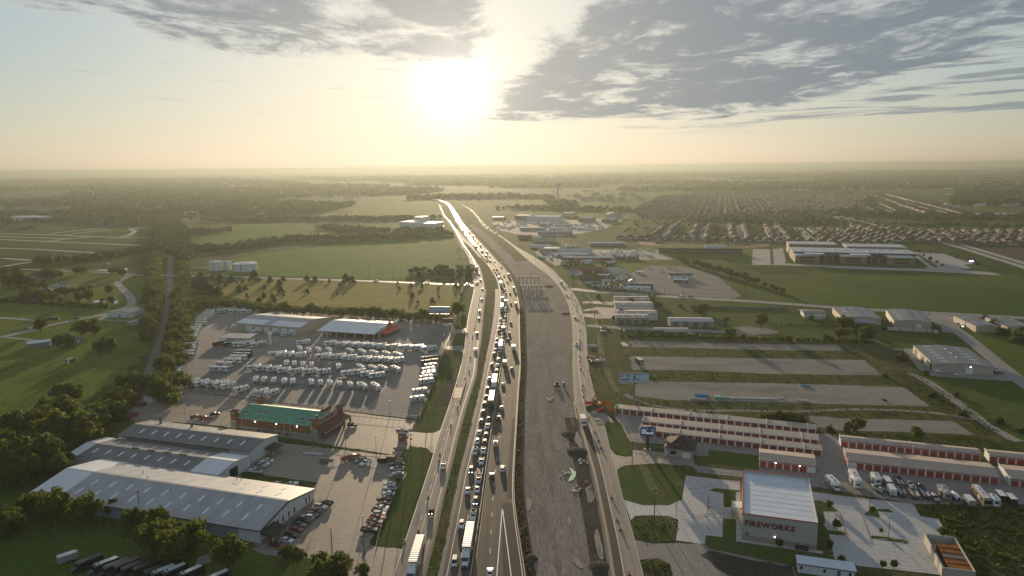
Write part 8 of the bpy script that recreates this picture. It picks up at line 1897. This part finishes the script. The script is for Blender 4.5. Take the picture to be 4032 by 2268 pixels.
for (a, x, y, lab) in (('d3',926,195,'orange drum at the edge of the upper mud pool'),('d3',992,262,'orange drum standing in the upper mud pool'),('d3',1800,1240,'orange drum at the weedy corner below the shop'),('c3',1182,780,'orange drum on the lawn kerb by the storage drive')):
    p = T(a, x, y); put(DR, 'traffic_drum', lab, 'traffic drum',(p.x, p.y, Z5),0,None, 'drums off the road', scale=1.25)
def low_barrier(a, b, label):
    a, b = Vector(T(*a)[:2]),Vector(T(*b)[:2]); d = b - a; t = thing('low_barrier', label, 'barrier',(a.x, a.y, Z5),math.atan2(d.y, d.x)); n = max(1,round(d.length / 4.0)); s = d.length / n
    for k in range(n): MB().taper(k * s + 0.05,(k + 1) * s - 0.05,-0.3,0.3,0,k * s + 0.05,(k + 1) * s - 0.05,-0.12,0.12,0.85).build('barrier_section', CONC, t)
low_barrier(('c2',1555,465),('c2',1632,190),'short run of pale concrete barrier beside the orange soil cut')
low_barrier(('c3',805,715),('c3',758,480),'pale concrete barrier on the left side of the right frontage road')
low_barrier(('c3',948,700),('c3',885,480),'pale concrete barrier on the right side by the excavator')
low_barrier(('b2',1750,850),('b2',1825,390),'thin concrete barrier along the upper left frontage road')
p = T('c3',1080,520); ex = thing('excavator','yellow excavator digging beside the orange safety fence','excavator',(p.x, p.y, Z5),R(20)); YEL = mat('machine_yellow',(0.42,0.24,0.04),rough=0.5,var=0.15)
for x in (-1.2,1.2): MB().prof([(-2.0,0.25),(-1.7,0.0),(1.7,0.0),(2.0,0.25),(2.0,0.7),(1.7,0.95),(-1.7,0.95),(-2.0,0.7)],0.3).build('track', BLACK, ex,(x,0,0))
MB().box(-1.3,1.3,-2.4,1.0,1.05,2.2).build('body', YEL, ex); MB().taper(-1.3,-0.2,-0.2,1.4,1.05,-1.2,-0.3,-0.1,1.1,3.0).build('cab', CGLASS, ex)
MB().tube((0.4,0.8,1.8),(0.4,3.8,4.6),0.30,6).build('boom', YEL, ex); MB().tube((0.4,3.8,4.6),(0.4,5.8,2.2),0.24,6).build('stick', YEL, ex); MB().taper(-0.3,1.1,5.3,6.3,0.9,-0.2,1.0,5.6,6.2,2.2).build('bucket', STEEL, ex)
def ofence(a, b, label):
    a, b = Vector(T(*a)[:2]),Vector(T(*b)[:2]); d = b - a; t = thing('safety_fence', label, 'fence',(a.x, a.y, Z5),math.atan2(d.y, d.x)); MB().box(0,d.length,-0.05,0.05,0.2,1.9).build('mesh', mat('orange_mesh',(0.75,0.09,0.02),rough=0.7,var=0.1),t)
    for k in range(max(2,int(d.length / 2.5))): MB().box(k * 2.5,k * 2.5 + 0.08,-0.12,-0.05,0,2.1).build('post', STEEL, t)
ofence(('c3',905,500),('c3',1035,505),'orange safety fence, left run beside the excavator'); ofence(('c3',1115,495),('c3',1265,515),'orange safety fence, right run beside the excavator'); ofence(('c3',1075,612),('c3',1160,575),'low orange fence behind the striped barricade'); ofence(('c3',1200,590),('c3',1268,600),'short orange fence at the storage gate')
p = T('c3',1033,628); bc = thing('barricade','red and white striped barricade closing the side road','barricade',(p.x, p.y, Z5))
for z in (0.35,0.85,1.35):
    bd_ = MB().box(-1.6,1.6,-0.06,0.06,z, z + 0.26).build('board', WHITE_P, bc)
    for k in range(4): MB().box(-1.5 + k * 0.8,-1.1 + k * 0.8,-0.075,-0.062,z + 0.01,z + 0.25).build('stripe', ORANGE, bd_)
for x in (-1.3,1.3): MB().box(x - 0.06,x + 0.06,0.06,0.14,0,1.7).build('upright', STEEL, bc)
def body_mesh():
    me = bpy.data.meshes.new('body'); J = [(0,0,0.95),(0,0,1.2),(0,0,1.45),(0,0,1.56),(0,0,1.72),(0.19,0,1.42),(0.27,0.02,1.15),(0.25,0.14,0.92),(-0.19,0,1.42),(-0.27,0.02,1.15),(-0.25,0.14,0.92),(0.10,0,0.88),(0.12,0.03,0.48),(0.12,-0.02,0.06),(0.12,0.14,0.03),(-0.10,0,0.88),(-0.12,0.03,0.48),(-0.12,-0.02,0.06),(-0.12,0.14,0.03)]
    E = [(0,1),(1,2),(2,3),(3,4),(2,5),(5,6),(6,7),(2,8),(8,9),(9,10),(0,11),(11,12),(12,13),(13,14),(0,15),(15,16),(16,17),(17,18)]
    me.from_pydata(J, E,[]); o = bpy.data.objects.new('body', me); COL.objects.link(o); m = o.modifiers.new('skin','SKIN')
    rad = [0.15,0.15,0.16,0.06,0.10,0.07,0.05,0.04,0.07,0.05,0.04,0.10,0.075,0.05,0.045,0.10,0.075,0.05,0.045]
    for i, r_ in enumerate(rad): me.skin_vertices[0].data[i].radius = (r_, r_ * 0.8)
    me.skin_vertices[0].data[0].use_root = True; o.modifiers.new('sub','SUBSURF').levels = 1
    dg = bpy.context.evaluated_depsgraph_get(); out = bpy.data.meshes.new_from_object(o.evaluated_get(dg)); bpy.data.objects.remove(o); out.materials.clear(); out.materials.append(mat('work_clothes',(0.06,0.07,0.10),var=0.2)); return out
BODY = body_mesh(); VEST = mat('hi_vis_vest',(0.55,0.65,0.05),rough=0.7,var=0.0)
for a, x, y, lab in (('c3',945,52,'person in yellow vest standing at the upper kerb of the dug-up frontage road'),('c3',965,45,'person in yellow vest, right one of the pair at the upper kerb'),('c3',960,185,'person in yellow vest walking alone on the dug-up frontage road'),('c3',1146,478,'person in yellow vest beside the excavator at the orange fence')):
    p = T(a, x, y); t = thing('person', lab, 'person',(p.x, p.y, Z5),rnd.uniform(0,6),'road workers'); obj('body', BODY, t); MB().taper(-0.21,0.21,-0.16,0.16,1.0,-0.20,0.20,-0.15,0.15,1.48).build('vest', VEST, t); MB().cyl((0,0,1.74),0.13,0.12,n=10,r2=0.06).build('helmet', WHITE_P, t)
p = T('c3',540,290); dz = thing('tracked_carrier','small yellow loader with long grey ramp on the dirt strip','loader',(p.x, p.y, Z4),R(4)); MB().box(-1.5,1.5,-2.4,2.6,0.35,0.6).build('ramp', GREY_W, dz); MB().box(-1.4,1.4,3.0,6.0,0.5,1.6).build('body', YEL, dz); MB().box(-1.1,1.1,3.4,4.6,1.6,2.6).build('cab', CGLASS, dz); MB().box(-1.7,1.7,2.6,3.0,0.2,1.3).build('blade', WALLS['wood'], dz)
for x in (-1.2,1.2): MB().box(x - 0.3,x + 0.3,2.8,6.2,0.0,0.8).build('track', BLACK, dz)
p = T('c3',620,245); pt = thing('portable_toilet','dark portable toilet with white roof on the dirt strip','toilet',(p.x, p.y, Z4)); MB().box(-0.6,0.6,-0.6,0.6,0,2.0).build('cabin', mat('toilet_navy',(0.03,0.05,0.08)),pt); MB().taper(-0.65,0.65,-0.65,0.65,2.0,-0.3,0.3,-0.3,0.3,2.3).build('roof', WHITE_P, pt); MB().box(-0.4,0.4,-0.63,-0.604,0.1,1.9).build('door', STEEL, pt)
gt = sheet('tarpaulin_ground', Ts(('d3',700,-10),('d3',740,0),('d3',785,50),('d3',790,100),('d3',740,160),('d3',690,175),('d3',700,110),('d3',730,70)),Z5 + 0.05,mat('green_sheeting',(0.03,0.36,0.17),rough=0.5,var=0.3,scale=0.8),wobble=0.3,step=1); del gt['kind']; gt.name = 'green_tarpaulin'; tag(gt, 'bright green sheet lying crumpled on the dirt strip','tarpaulin')
def heap(a, x, y, r, h, m, label, seed):
    rs = random.Random(seed); p = T(a, x, y); t = MB(); rings = 5; n = 14; v = []
    for i in range(rings):
        f = i / (rings - 1)
        for k in range(n): an = 2 * math.pi * k / n; q = r * (1 - f * 0.92) * rs.uniform(0.9,1.1); v.append((q * math.cos(an),q * 1.3 * math.sin(an),h * (1 - (1 - f) ** 1.6) * 0.75 * rs.uniform(0.9,1.05) if i else 0.02))
    fs = [(i * n + k, i * n + (k + 1) % n,(i + 1) * n + (k + 1) % n,(i + 1) * n + k) for i in range(rings - 1) for k in range(n)] + [tuple(range((rings - 1) * n, rings * n))]
    o = t.add(v, fs).build('soil_heap', m, None,(p.x, p.y, Z3)); o.data.polygons.foreach_set('use_smooth',[True] * len(o.data.polygons)); tag(o, label, 'soil heap','soil heaps at the roadworks')
for i,(a, x, y, r, h, lab) in enumerate((('c3',800,1140,4.5,1.6,'dark soil heap beside the pale mud pool, right frontage road'),('c3',690,900,3.5,1.2,'dark soil heap left of the pale mud pool'),('c3',1050,560,5,1.8,'spoil heap under the excavator'),('b3',420,270,5,1.5,'soil heap right of the bridge piers'),('d3',180,1220,2.2,1.4,'dark round heap at the bottom by the freeway wall'),('b3',650,640,4,1.0,'weedy bank of soil left of the upper right frontage road'),('d3',1100,1330,3,0.8,'low soil heap at the end of the lower mud pool'))): heap(a, x, y, r, h, G_DARKDIRT, lab, i)
for i,(a, x, y, lab) in enumerate((('c3',430,435,'broken pale concrete pieces on the upper dirt strip'),('c3',900,1265,'pale rubble beside the right frontage road'),('d3',640,70,'pale rubble beside the green sheet'),('d3',790,270,'broken pale kerb pieces on the lower dirt strip'),('b3',350,310,'white wrapped material right of the bridge piers'),('b3',370,405,'white boards below the bridge piers'),('a2',2330,1375,'white sheet on the dirt strip beyond the piers'))):
    p = T(a, x, y); t = thing('rubble_pile', lab, 'rubble',(p.x, p.y, Z4)); rq = random.Random(i)
    for k in range(7): c = (rq.uniform(-2,2),rq.uniform(-2.5,2.5)); s = rq.uniform(0.3,0.9); MB().taper(c[0] - s, c[0] + s * 0.8,c[1] - s * 0.6,c[1] + s,0,c[0] - s * 0.7,c[0] + s * 0.4,c[1] - s * 0.5,c[1] + s * 0.6,rq.uniform(0.2,0.5)).build('slab', CONC if i < 4 else WHITE_P, t)
for r_,(xa, xb, yt, yb, n) in enumerate(((15,275,172,250,6),(40,315,255,380,6),(55,330,330,410,8))):
    a, b = Vector(T('b3', xa, yb)[:2]),Vector(T('b3', xb, yb + 2)[:2]); d = b - a; cap = r_ < 2
    t = thing('bridge_pier',['rear row of concrete bridge columns with a cap beam','middle row of concrete bridge columns with a cap beam','front row of bare concrete bridge columns'][r_],'bridge pier',(a.x, a.y,0),math.atan2(d.y, d.x),'bridge piers on the dirt strip'); h = 8.0 if cap else 7.0
    for k in range(n): MB().cyl((d.length * k / (n - 1),0,0),0.55,h, n=12).build('column', CONC, t)
    if cap: MB().box(-1.0,d.length + 1.0,-0.7,0.7,h, h + 1.2).build('cap_beam', CONC, t)
PIPEM = mat('white_pipe',(0.55,0.53,0.50),var=0.15)
pm = MB().cyl((0,-1.2,0.32),0.32,2.4,'y',10).mesh('pipe',[PIPEM])
for k in range(46):
    p = T('c4',515 + k * 14.2 + (8 if k % 7 == 0 else 0),410 + k * 0.35); o = obj('pipe', pm, None,(p.x, p.y, Z3),R(25 + rnd.uniform(-8,8))); tag(o, 'white drainage pipe, %s from the left in the long row on the stone strip' % nth(k + 1),'pipe','drainage pipes in the long row')
for k in range(9): p = T('c4',1205 + k * 22 + (200 if k > 2 else 0),418 + (30 if k > 2 else 0)); o = obj('pipe', pm, None,(p.x, p.y, Z3),R(30)); tag(o, 'white drainage pipe, %s from the left of those apart at the row end' % nth(k + 1),'pipe','loose drainage pipes')
for a, x, y, L_, n, c, lab in (('c4',145,380,7,8,(0.06,0.28,0.55),'bundle of blue pipes at the left end of the pipe row'),('c4',95,425,8,6,(0.55,0.54,0.50),'bundle of pale pipes left of the blue ones'),('c4',1545,240,5,5,(0.25,0.42,0.48),'pale blue pipe bundle at the back of the third strip'),('c1',1910,1170,9,4,(0.50,0.50,0.52),'pale steel beams on the car park by the fence')):
    p = T(a, x, y); t = thing('pipe_bundle', lab, 'pipes',(p.x, p.y, Z3),R(-12)); m_ = mat('pipe_%s' % lab[:18].replace(' ','_'),c, var=0.1)
    for k in range(n): MB().cyl((-L_ / 2,(k % 4) * 0.5 - 0.7,0.24 + (k // 4) * 0.42),0.23,L_, 'x',8).build('pipe', m_, t)
p = T('c4',405,415); t = thing('green_tank','turquoise skid tank in the pipe row','tank',(p.x, p.y, Z3),R(-10)); MB().box(-3.5,3.5,-1.1,1.1,0.2,1.0).build('skid', mat('turquoise_paint',(0.02,0.32,0.24),var=0.2),t); MB().cyl((-0.8,0,1.0),1.0,0.8,n=12,r2=0.6).build('hopper', WHITE_P, t)
p = T('c4',285,395); t = thing('scrap_pile','dark scrap pile between blue pipes and turquoise tank','scrap',(p.x, p.y, Z3)); 
for k in range(9): c = (rnd.uniform(-2.5,2.5),rnd.uniform(-1,1)); MB().tube((c[0], c[1],0.1),(c[0] + rnd.uniform(-1.5,1.5),c[1] + rnd.uniform(-1,1),rnd.uniform(0.5,1.6)),0.18,5).build('piece', STEEL, t)
p = T('b3',1645,1330); t = thing('cargo_trailer','tall dark cargo trailer with pale roof alone on the second stone strip','trailer',(p.x, p.y, Z3),R(10)); MB().box(-1.4,1.4,-3.4,3.4,0.7,3.6).build('box', mat('cargo_brown',(0.09,0.07,0.06),var=0.2),t); MB().box(-1.45,1.45,-3.45,3.45,3.6,3.75).build('roof', CREAM_P, t); MB().hexa([(0,-3.43,1.3),(0.75,-3.43,2.1),(0,-3.43,2.9),(-0.75,-3.43,2.1)],[(0,-3.46,1.3),(0.75,-3.46,2.1),(0,-3.46,2.9),(-0.75,-3.46,2.1)]).build('diamond_mark', WHITE_P, t)
for x in (-1.2,1.2): MB().cyl((x - 0.15,-1.5,0.4),0.4,0.3,'x',10).build('wheel', TYRE, t)
p = T('c5',595,440); t = thing('tyre_heap','dark heap on the third stone strip near its right end','scrap',(p.x, p.y, Z3))
for k in range(6): MB().cyl((rnd.uniform(-1,1),rnd.uniform(-0.6,0.6),0.25 * (k // 2)),0.55,0.28,n=12).build('tyre', TYRE, t)
def boat(cov=False, hull=(0.62,0.62,0.62)):
    p = Proto(); p.p('hull', MB().hexa([(-0.6,-2.8,0.5),(0.6,-2.8,0.5),(0.5,1.6,0.5),(0,3.0,0.9),(-0.5,1.6,0.5)],[(-1.1,-2.9,1.5),(1.1,-2.9,1.5),(1.0,1.6,1.55),(0,3.4,1.65),(-1.0,1.6,1.55)]),RVP)
    if cov: p.p('cover', MB().hexa([(-1.05,-2.85,1.5),(1.05,-2.85,1.5),(0.95,1.6,1.55),(0,3.3,1.65),(-0.95,1.6,1.55)],[(-0.5,-2.3,1.9),(0.5,-2.3,1.9),(0.4,0.8,2.1),(0,1.6,1.95),(-0.4,0.8,2.1)]),WHITE_P)
    else: p.p('cockpit', MB().box(-0.75,0.75,-2.2,0.9,1.42,1.58),BLACK); p.p('windscreen', MB().box(-0.8,0.8,0.85,0.95,1.55,1.95),CGLASS); p.p('seat', MB().box(-0.5,0.5,-1.6,-0.9,1.5,1.85),WHITE_P)
    p.p('outboard', MB().box(-0.25,0.25,-3.4,-2.9,0.9,1.9),BLACK); p.p('trailer_frame', MB().box(-0.8,0.8,-2.4,2.4,0.32,0.45).box(-0.06,0.06,2.4,4.2,0.36,0.44),STEEL)
    for s in (-1,1): p.wheel(s * 1.0,-0.8,0.32,0.22)
    return p
def pontoon():
    p = Proto(); p.p('deck', MB().box(-1.2,1.2,-3.4,3.4,0.9,1.05),GREY_W); p.p('railing', MB().box(-1.2,-1.12,-3.3,3.2,1.05,1.75).box(1.12,1.2,-3.3,3.2,1.05,1.75).box(-1.2,1.2,3.1,3.2,1.05,1.75).box(-1.2,1.2,-3.3,-3.2,1.05,1.6),RVP); p.p('seat', MB().box(-1.05,-0.5,-2.8,2.6,1.05,1.5).box(0.5,1.05,-2.8,0.4,1.05,1.5),CREAM_P)
    for s in (-0.85,0.85): p.p('float', MB().cyl((s,-3.3,0.62),0.3,6.4,'y',10),CHROME)
    p.p('trailer_frame', MB().box(-0.9,0.9,-2.4,2.8,0.22,0.34),STEEL)
    for s in (-1,1): p.wheel(s * 1.0,-0.6,0.3,0.2)
    return p
def cargo():
    p = Proto(); p.p('box', MB().box(-1.1,1.1,-2.7,2.5,0.5,2.7),RVP); p.p('nose', MB().hexa([(-1.1,2.5,0.5),(1.1,2.5,0.5),(0.3,3.2,0.5),(-0.3,3.2,0.5)],[(-1.1,2.5,2.7),(1.1,2.5,2.7),(0.3,3.1,2.6),(-0.3,3.1,2.6)]),RVP); p.p('roof', MB().box(-1.05,1.05,-2.65,2.45,2.7,2.78),WHITE_P); p.p('fender', MB().box(-1.35,-1.1,-0.9,0.9,0.7,0.8).box(1.1,1.35,-0.9,0.9,0.7,0.8),CHROME)
    for s in (-1,1):
        for y in (-0.45,0.45): p.wheel(s * 1.2,y,0.33,0.2)
    return p
BO, BC, PO, CG = boat(),boat(True),pontoon(),cargo()
ST = [('d4',1935,205,RVK['c'][0],'cab_motorhome','white cab motorhome','motorhome',(0.7,0.7,0.68),180),('d4',2225,150,RVK['f'][1],'fifth_wheel_trailer','tall white fifth wheel trailer','trailer',(0.72,0.71,0.68),14),('d5',470,145,RVK['s'][1],'camper','white square camper','camper',(0.7,0.7,0.68),12),('d5',495,255,BO, 'motor_boat','white open boat before the square camper','boat',(0.65,0.64,0.64),345),('d5',625,180,CG, 'cargo_trailer','grey-sided cargo trailer with pale roof','trailer',(0.2,0.2,0.21),12),('d5',685,290,CG, 'cargo_trailer','white cargo trailer with lighter end','trailer',(0.7,0.7,0.7),12),('d5',790,165,PO, 'pontoon_boat','black-covered pontoon boat','boat',(0.03,0.03,0.03),14),('d5',815,295,PO, 'pontoon_boat','grey pontoon boat below the black-covered one','boat',(0.15,0.15,0.15),14),('d5',950,215,BO, 'motor_boat','white boat right of the black-covered pontoon','boat',(0.65,0.65,0.65),12),('d5',990,320,PO, 'pontoon_boat','tan-seated pontoon boat, left one of the pair','boat',(0.25,0.24,0.22),14),('d5',1075,215,K['pickup'],'pickup_truck','dark pickup parked between boats','pickup',(0.04,0.04,0.045),12),('d5',1135,320,PO, 'pontoon_boat','blue-railed pontoon boat, right one of the pair','boat',(0.06,0.12,0.25),14),('d5',1275,370,K['suv'],'suv','silver SUV among the stored boats','car',(0.4,0.4,0.41),188),('d5',1395,330,RVK['t'][0],'travel_trailer','long dark-roofed travel trailer','trailer',(0.32,0.31,0.29),14),('d5',1555,360,BC, 'motor_boat','boat under a white cover','boat',(0.6,0.6,0.6),10),('d5',1740,440,CG, 'cargo_trailer','small weathered utility trailer','trailer',(0.3,0.29,0.27),12),('d5',1900,380,RVK['a'][1],'motorhome','tan motorhome with dark striped side','motorhome',(0.30,0.24,0.17),194),('d5',2070,440,RVK['s'][0],'camper','small white camper','camper',(0.7,0.71,0.72),14),('d5',2165,375,CG, 'cargo_trailer','black cargo trailer with white roof','trailer',(0.02,0.02,0.02),14),('d5',2310,420,CG, 'cargo_trailer','dark trailer at the far right of the stored row','trailer',(0.05,0.05,0.05),14)]
for i,(a, x, y, pr, nm, lab, cat, c, hd) in enumerate(ST):
    p = T(a, x, y,1.2); put(pr, nm, lab + ' stored before the red doors', cat,(p.x, p.y,0.09),-R(hd),c, 'boats and trailers stored before the red doors')
def bus(white):
    p = Proto(); p.p('shell', MB().prof([(-4.2,0.6),(-4.2,2.7),(-3.9,3.0),(2.6,3.0),(3.1,2.7),(3.3,0.6)],1.2,top=2.8,topw=1.0),RVP); p.p('hood', MB().prof([(3.2,0.6),(3.2,1.7),(4.4,1.25),(4.6,1.0),(4.6,0.6)],1.0),RVP)
    p.p('windscreen', MB().hexa([(-0.98,3.08,2.65),(0.98,3.08,2.65),(1.02,3.27,1.7),(-1.02,3.27,1.7)],[(-0.98,3.13,2.67),(0.98,3.13,2.67),(1.02,3.32,1.72),(-1.02,3.32,1.72)]),CGLASS)
    for s in (-1,1):
        p.p('side_windows', MB().box(*sorted((s * 1.18,s * 1.23)),-3.8,2.6,1.6,2.5),CGLASS)
        for y in (-2.4,3.5): p.wheel(s * 1.05,y,0.42,0.3)
        p.p('headlight', MB().box(s * 0.7 - 0.15,s * 0.7 + 0.15,4.58,4.63,0.85,1.05),HEADL)
    if white: r_ = p.p('roof_panel', MB().box(-0.85,0.85,-3.6,2.3,3.0,3.06),WHITE_P); p.p('hatch', MB().box(-0.35,0.35,1.3,1.9,3.06,3.15),BLACK, r_)
    return p
B0,B1 = bus(False),bus(True)
BUS = [('d0',1190,1275,0),('d0',1420,1310,1),('d0',1560,1330,0),('d0',1695,1320,0),('d0',1800,1350,0),('d0',1960,1350,0),('d0',2110,1390,0),('d0',2200,1415,1),('d0',2350,1400,1),('d1',225,1430,1),('d1',590,1490,1)]
for i,(a, x, y, w_) in enumerate(BUS): p = T(a, x, y,1.6); put(B1 if w_ else B0,'shuttle_bus','%s shuttle bus, %s from the left in the row at the bottom' % ('dark blue white-roofed' if w_ else 'black', nth(i + 1)),'bus',(p.x, p.y,0.05),-R(222),(0.02,0.03,0.06) if w_ else (0.022,0.022,0.026),'shuttle buses in a row on the lawn')
p = T('d0',915,1200,1.4); put(CG, 'cargo_trailer','plain grey cargo trailer left of the dark buses','trailer',(p.x, p.y,0.05),-R(45),(0.30,0.29,0.27),None)
def skip(a, x, y, rz, c, label, L_=5.5): p = T(a, x, y); t = thing('skip_container', label, 'skip',(p.x, p.y, Z3),rz); MB().taper(-L_ / 2,L_ / 2,-1.2,1.2,0.15,-L_ / 2 - 0.3,L_ / 2 + 0.3,-1.25,1.25,1.7).build('bin', mat('skip_%d' % int(c[0] * 1000),c, var=0.2),t); MB().box(-L_ / 2,L_ / 2,-1.0,1.0,1.7,1.9).build('load', WALLS['wood'], t)
skip('c0',1900,510,R(-5),(0.03,0.04,0.035),'black skip full of waste near the green-roofed shed'); skip('c0',1790,660,R(15),(0.26,0.10,0.05),'rust red enclosure with dark bin left of the rear warehouse',5)
skip('c2',500,1275,R(-5),(0.04,0.05,0.05),'dark skip by the car park fence',3.5); skip('c2',615,1250,R(-8),(0.24,0.15,0.08),'brown skip by the car park fence',4)
for a, x, y, c, lab in (('c2',60,1200,'orange','orange work truck at the top of the car park'),('c1',2370,1215,'orange','orange flatbed truck by the fence near the restaurant')):
    p = T(a, x, y,0.8); put(K['work_truck'],'work_truck', lab, 'truck',(p.x, p.y, Z3),-R(35),COLORS[c], None)
for a, x, y, hd, lab in (('c2',130,1215,50,'yellow-brown flat trailer at the top of the car park'),('c1',2095,1268,95,'low flat trailer loaded with scrap on the car park')):
    p = T(a, x, y,0.5); put(K['flat_trailer'],'flat_trailer', lab, 'trailer',(p.x, p.y, Z3),-R(hd),COLORS['tan'], None)
def fence(line, h, label, m=STEEL, gap=3.0,rail=True, mesh=None):
    pts = [Vector(T(*q)[:2]) for q in line]; o = pts[0]; t = thing('fence', label, 'fence',(o.x, o.y,0))
    for a, b in zip(pts, pts[1:]):
        d = b - a; n = max(1,int(d.length / gap)); u = d.normalized()
        for k in range(n): q = a + d * (k / n) - o; MB().box(q.x - 0.06,q.x + 0.06,q.y - 0.06,q.y + 0.06,0,h).build('post', m, t)
        for z in ((h - 0.15,h * 0.3) if rail else (h - 0.1,)): MB().tube((a.x - o.x, a.y - o.y, z),(b.x - o.x, b.y - o.y, z),0.045,4).build('rail', m, t)
fence([('c3',1790,1350),('c3',2484,1440),('d4',680,130)],1.9,'black iron fence along the storage drive', BLACK); fence([('d4',1600,240),('d5',0,320),('d5',700,380),('d5',1250,450),('d5',2480,560)],1.9,'black iron fence before the stored boats', BLACK)
fence([('c3',1500,1000),('c3',1760,1030),('c3',1980,1045)],1.7,'black iron fence behind the blue storage sign', BLACK); fence([('c1',1440,965),('c1',1900,1060),('c1',2440,1150),('c2',400,1140),('c2',830,1210)],2.0,'chain link fence between restaurant and warehouse car park'); fence([('c1',250,330),('c1',1000,440),('c1',2484,610),('c2',980,690)],1.8,'chain link fence along the lower edge of the RV lot')
fence([('c2',1000,690),('c2',1200,200),('b2',1340,1130),('b2',1430,930)],1.8,'chain link fence along the roadside of the RV lot'); fence([('c2',830,1449),('d2',700,300),('d2',520,700),('d2',420,1050)],1.4,'low fence behind the roadside rank of cars'); fence([('b0',0,920),('b0',260,880),('b0',420,830)],1.5,'field fence beside the left country road', WOODP,4.0)
wfn = [Vector(T('b4',0,560)[:2]),Vector(T('b4',1340,590)[:2])]; t = thing('timber_fence','long grey timber fence across the green field on the right','fence',(wfn[0].x, wfn[0].y,0),math.atan2((wfn[1] - wfn[0]).y,(wfn[1] - wfn[0]).x)); nb = int((wfn[1] - wfn[0]).length / 2.4)
pb = MB().box(0.03,2.37,-0.05,0.05,0,1.9).mesh('panel',[mat('grey_timber',(0.16,0.145,0.125),var=0.2)])
for k in range(nb): obj('panel', pb, t,(k * 2.4,0,0))
p = T('c3',2015,1280); t = thing('flagpole','slim flagpole with two flags before the storage office','flagpole',(p.x, p.y,0)); MB().tube((0,0,0),(0,0,8.5),0.07,6,r2=0.04).build('pole', WHITE_P, t)
fl = MB().box(-0.06,0.7,-0.02,0.02,6.4,8.3).build('flag', RED_TRIM, t); MB().box(-0.065,0.32,-0.03,0.03,7.4,8.3).build('canton', mat('flag_blue',(0.03,0.05,0.2)),fl); MB().box(-0.06,0.6,-0.02,0.02,4.9,6.0).build('second_flag', mat('flag_azure',(0.05,0.2,0.5)),t)
for a, b, lab in ((('d3',2245,260,3.5),('d4',450,160,4.0),'string of small pennants across the upper shop car park'),(('d3',2150,550,4.0),('d4',690,660,5.0),'string of small pennants from driveway to shop entrance')):
    A, B = T(*a),T(*b); t = thing('bunting', lab, 'bunting',(A.x, A.y,0)); prev = None
    for k in range(17):
        f = k / 16; q = A.lerp(B, f) - Vector((A.x, A.y,0)); q.z -= 4 * f * (1 - f) * 0.9
        if prev is not None: MB().tube(prev, q,0.015,3).build('cord', STEEL, t)
        if k % 1 == 0 and 0 < k < 16: MB().add([(q.x - 0.22,q.y, q.z),(q.x + 0.22,q.y, q.z),(q.x, q.y + 0.02,q.z - 0.5),(q.x - 0.22,q.y + 0.03,q.z),(q.x + 0.22,q.y + 0.03,q.z)],[(0,2,1),(3,4,2),(0,3,2),(1,2,4),(0,1,4,3)]).build('pennant',[RED_TRIM, WHITE_P, MATS['flag_blue']][k % 3], t)
        prev = q
p = T('b0',700,745); t = thing('dump_trailer','dark green high-sided trailer parked by the left country road','trailer',(p.x, p.y, Z4),R(15)); MB().taper(-5.5,5.5,-1.2,1.2,1.0,-5.7,5.7,-1.3,1.3,3.4).build('bin', mat('dull_green',(0.035,0.06,0.04),var=0.1),t); MB().box(5.2,6.5,-0.5,0.5,0.6,1.0).build('drawbar', STEEL, t)
for x in (-4,-2.8): MB().cyl((x,-1.2,0.5),0.5,2.4,'y',10).build('wheel', TYRE, t)
p = T('b0',1900,760,1.5); t = thing('long_cattle_trailer','long pale trailer with ribbed roof beside the railway','trailer',(p.x, p.y,0.05),R(-28)); MB().box(-1.7,1.7,-9,9,0.6,3.4).build('box', CREAM_P, t); MB().box(-1.8,1.8,-9.1,9.1,3.4,3.6).build('roof', RF_GALV, t); MB().box(-1.2,1.2,-9.06,-9.0,0.9,2.8).build('gate', STEEL, t)
p = T('b3',2070,900); t = thing('parked_semi_trailer','long white and red trailer parked along the gravel lane','trailer',(p.x, p.y, Z3),R(-4)); MB().box(-12,12,-1.3,1.3,0.9,3.6).build('box', TRAILW, t); MB().box(-12,-5,-1.34,-1.31,0.9,2.0).build('red_panel', RED_TRIM, t)
for x in (-9,-7.8,8): MB().cyl((x,-1.2,0.5),0.5,2.4,'y',10).build('wheel', TYRE, t)

# ================================================================== the hazy morning air
def haze():
    x0,x1,y0,y1,z0,z1 = -46000,46000,-1200,46000,-1.2,126.0
    v = [(x, y, z) for z in (z0,z1) for y in (y0,y1) for x in (x0,x1)]
    me = bpy.data.meshes.new('haze')
    me.from_pydata(v,[],[(0,2,3,1),(4,5,7,6),(0,1,5,4),(2,6,7,3),(0,4,6,2),(1,3,7,5)])
    m = bpy.data.materials.new('haze_air'); m.use_nodes = True
    nt = m.node_tree; nt.nodes.clear()
    pv = nt.nodes.new('ShaderNodeVolumePrincipled')
    pv.inputs['Density'].default_value = HAZE_DENSITY
    pv.inputs['Color'].default_value = HAZE_COLOR
    pv.inputs['Anisotropy'].default_value = HAZE_G
    o = nt.nodes.new('ShaderNodeOutputMaterial'); nt.links.new(pv.outputs[0], o.inputs['Volume'])
    me.materials.append(m)
    tag(obj('haze', me),kind='stuff')
HAZE_DENSITY, HAZE_COLOR, HAZE_G = 1.45e-4,(0.25,0.28,0.262,1),0.52
haze()
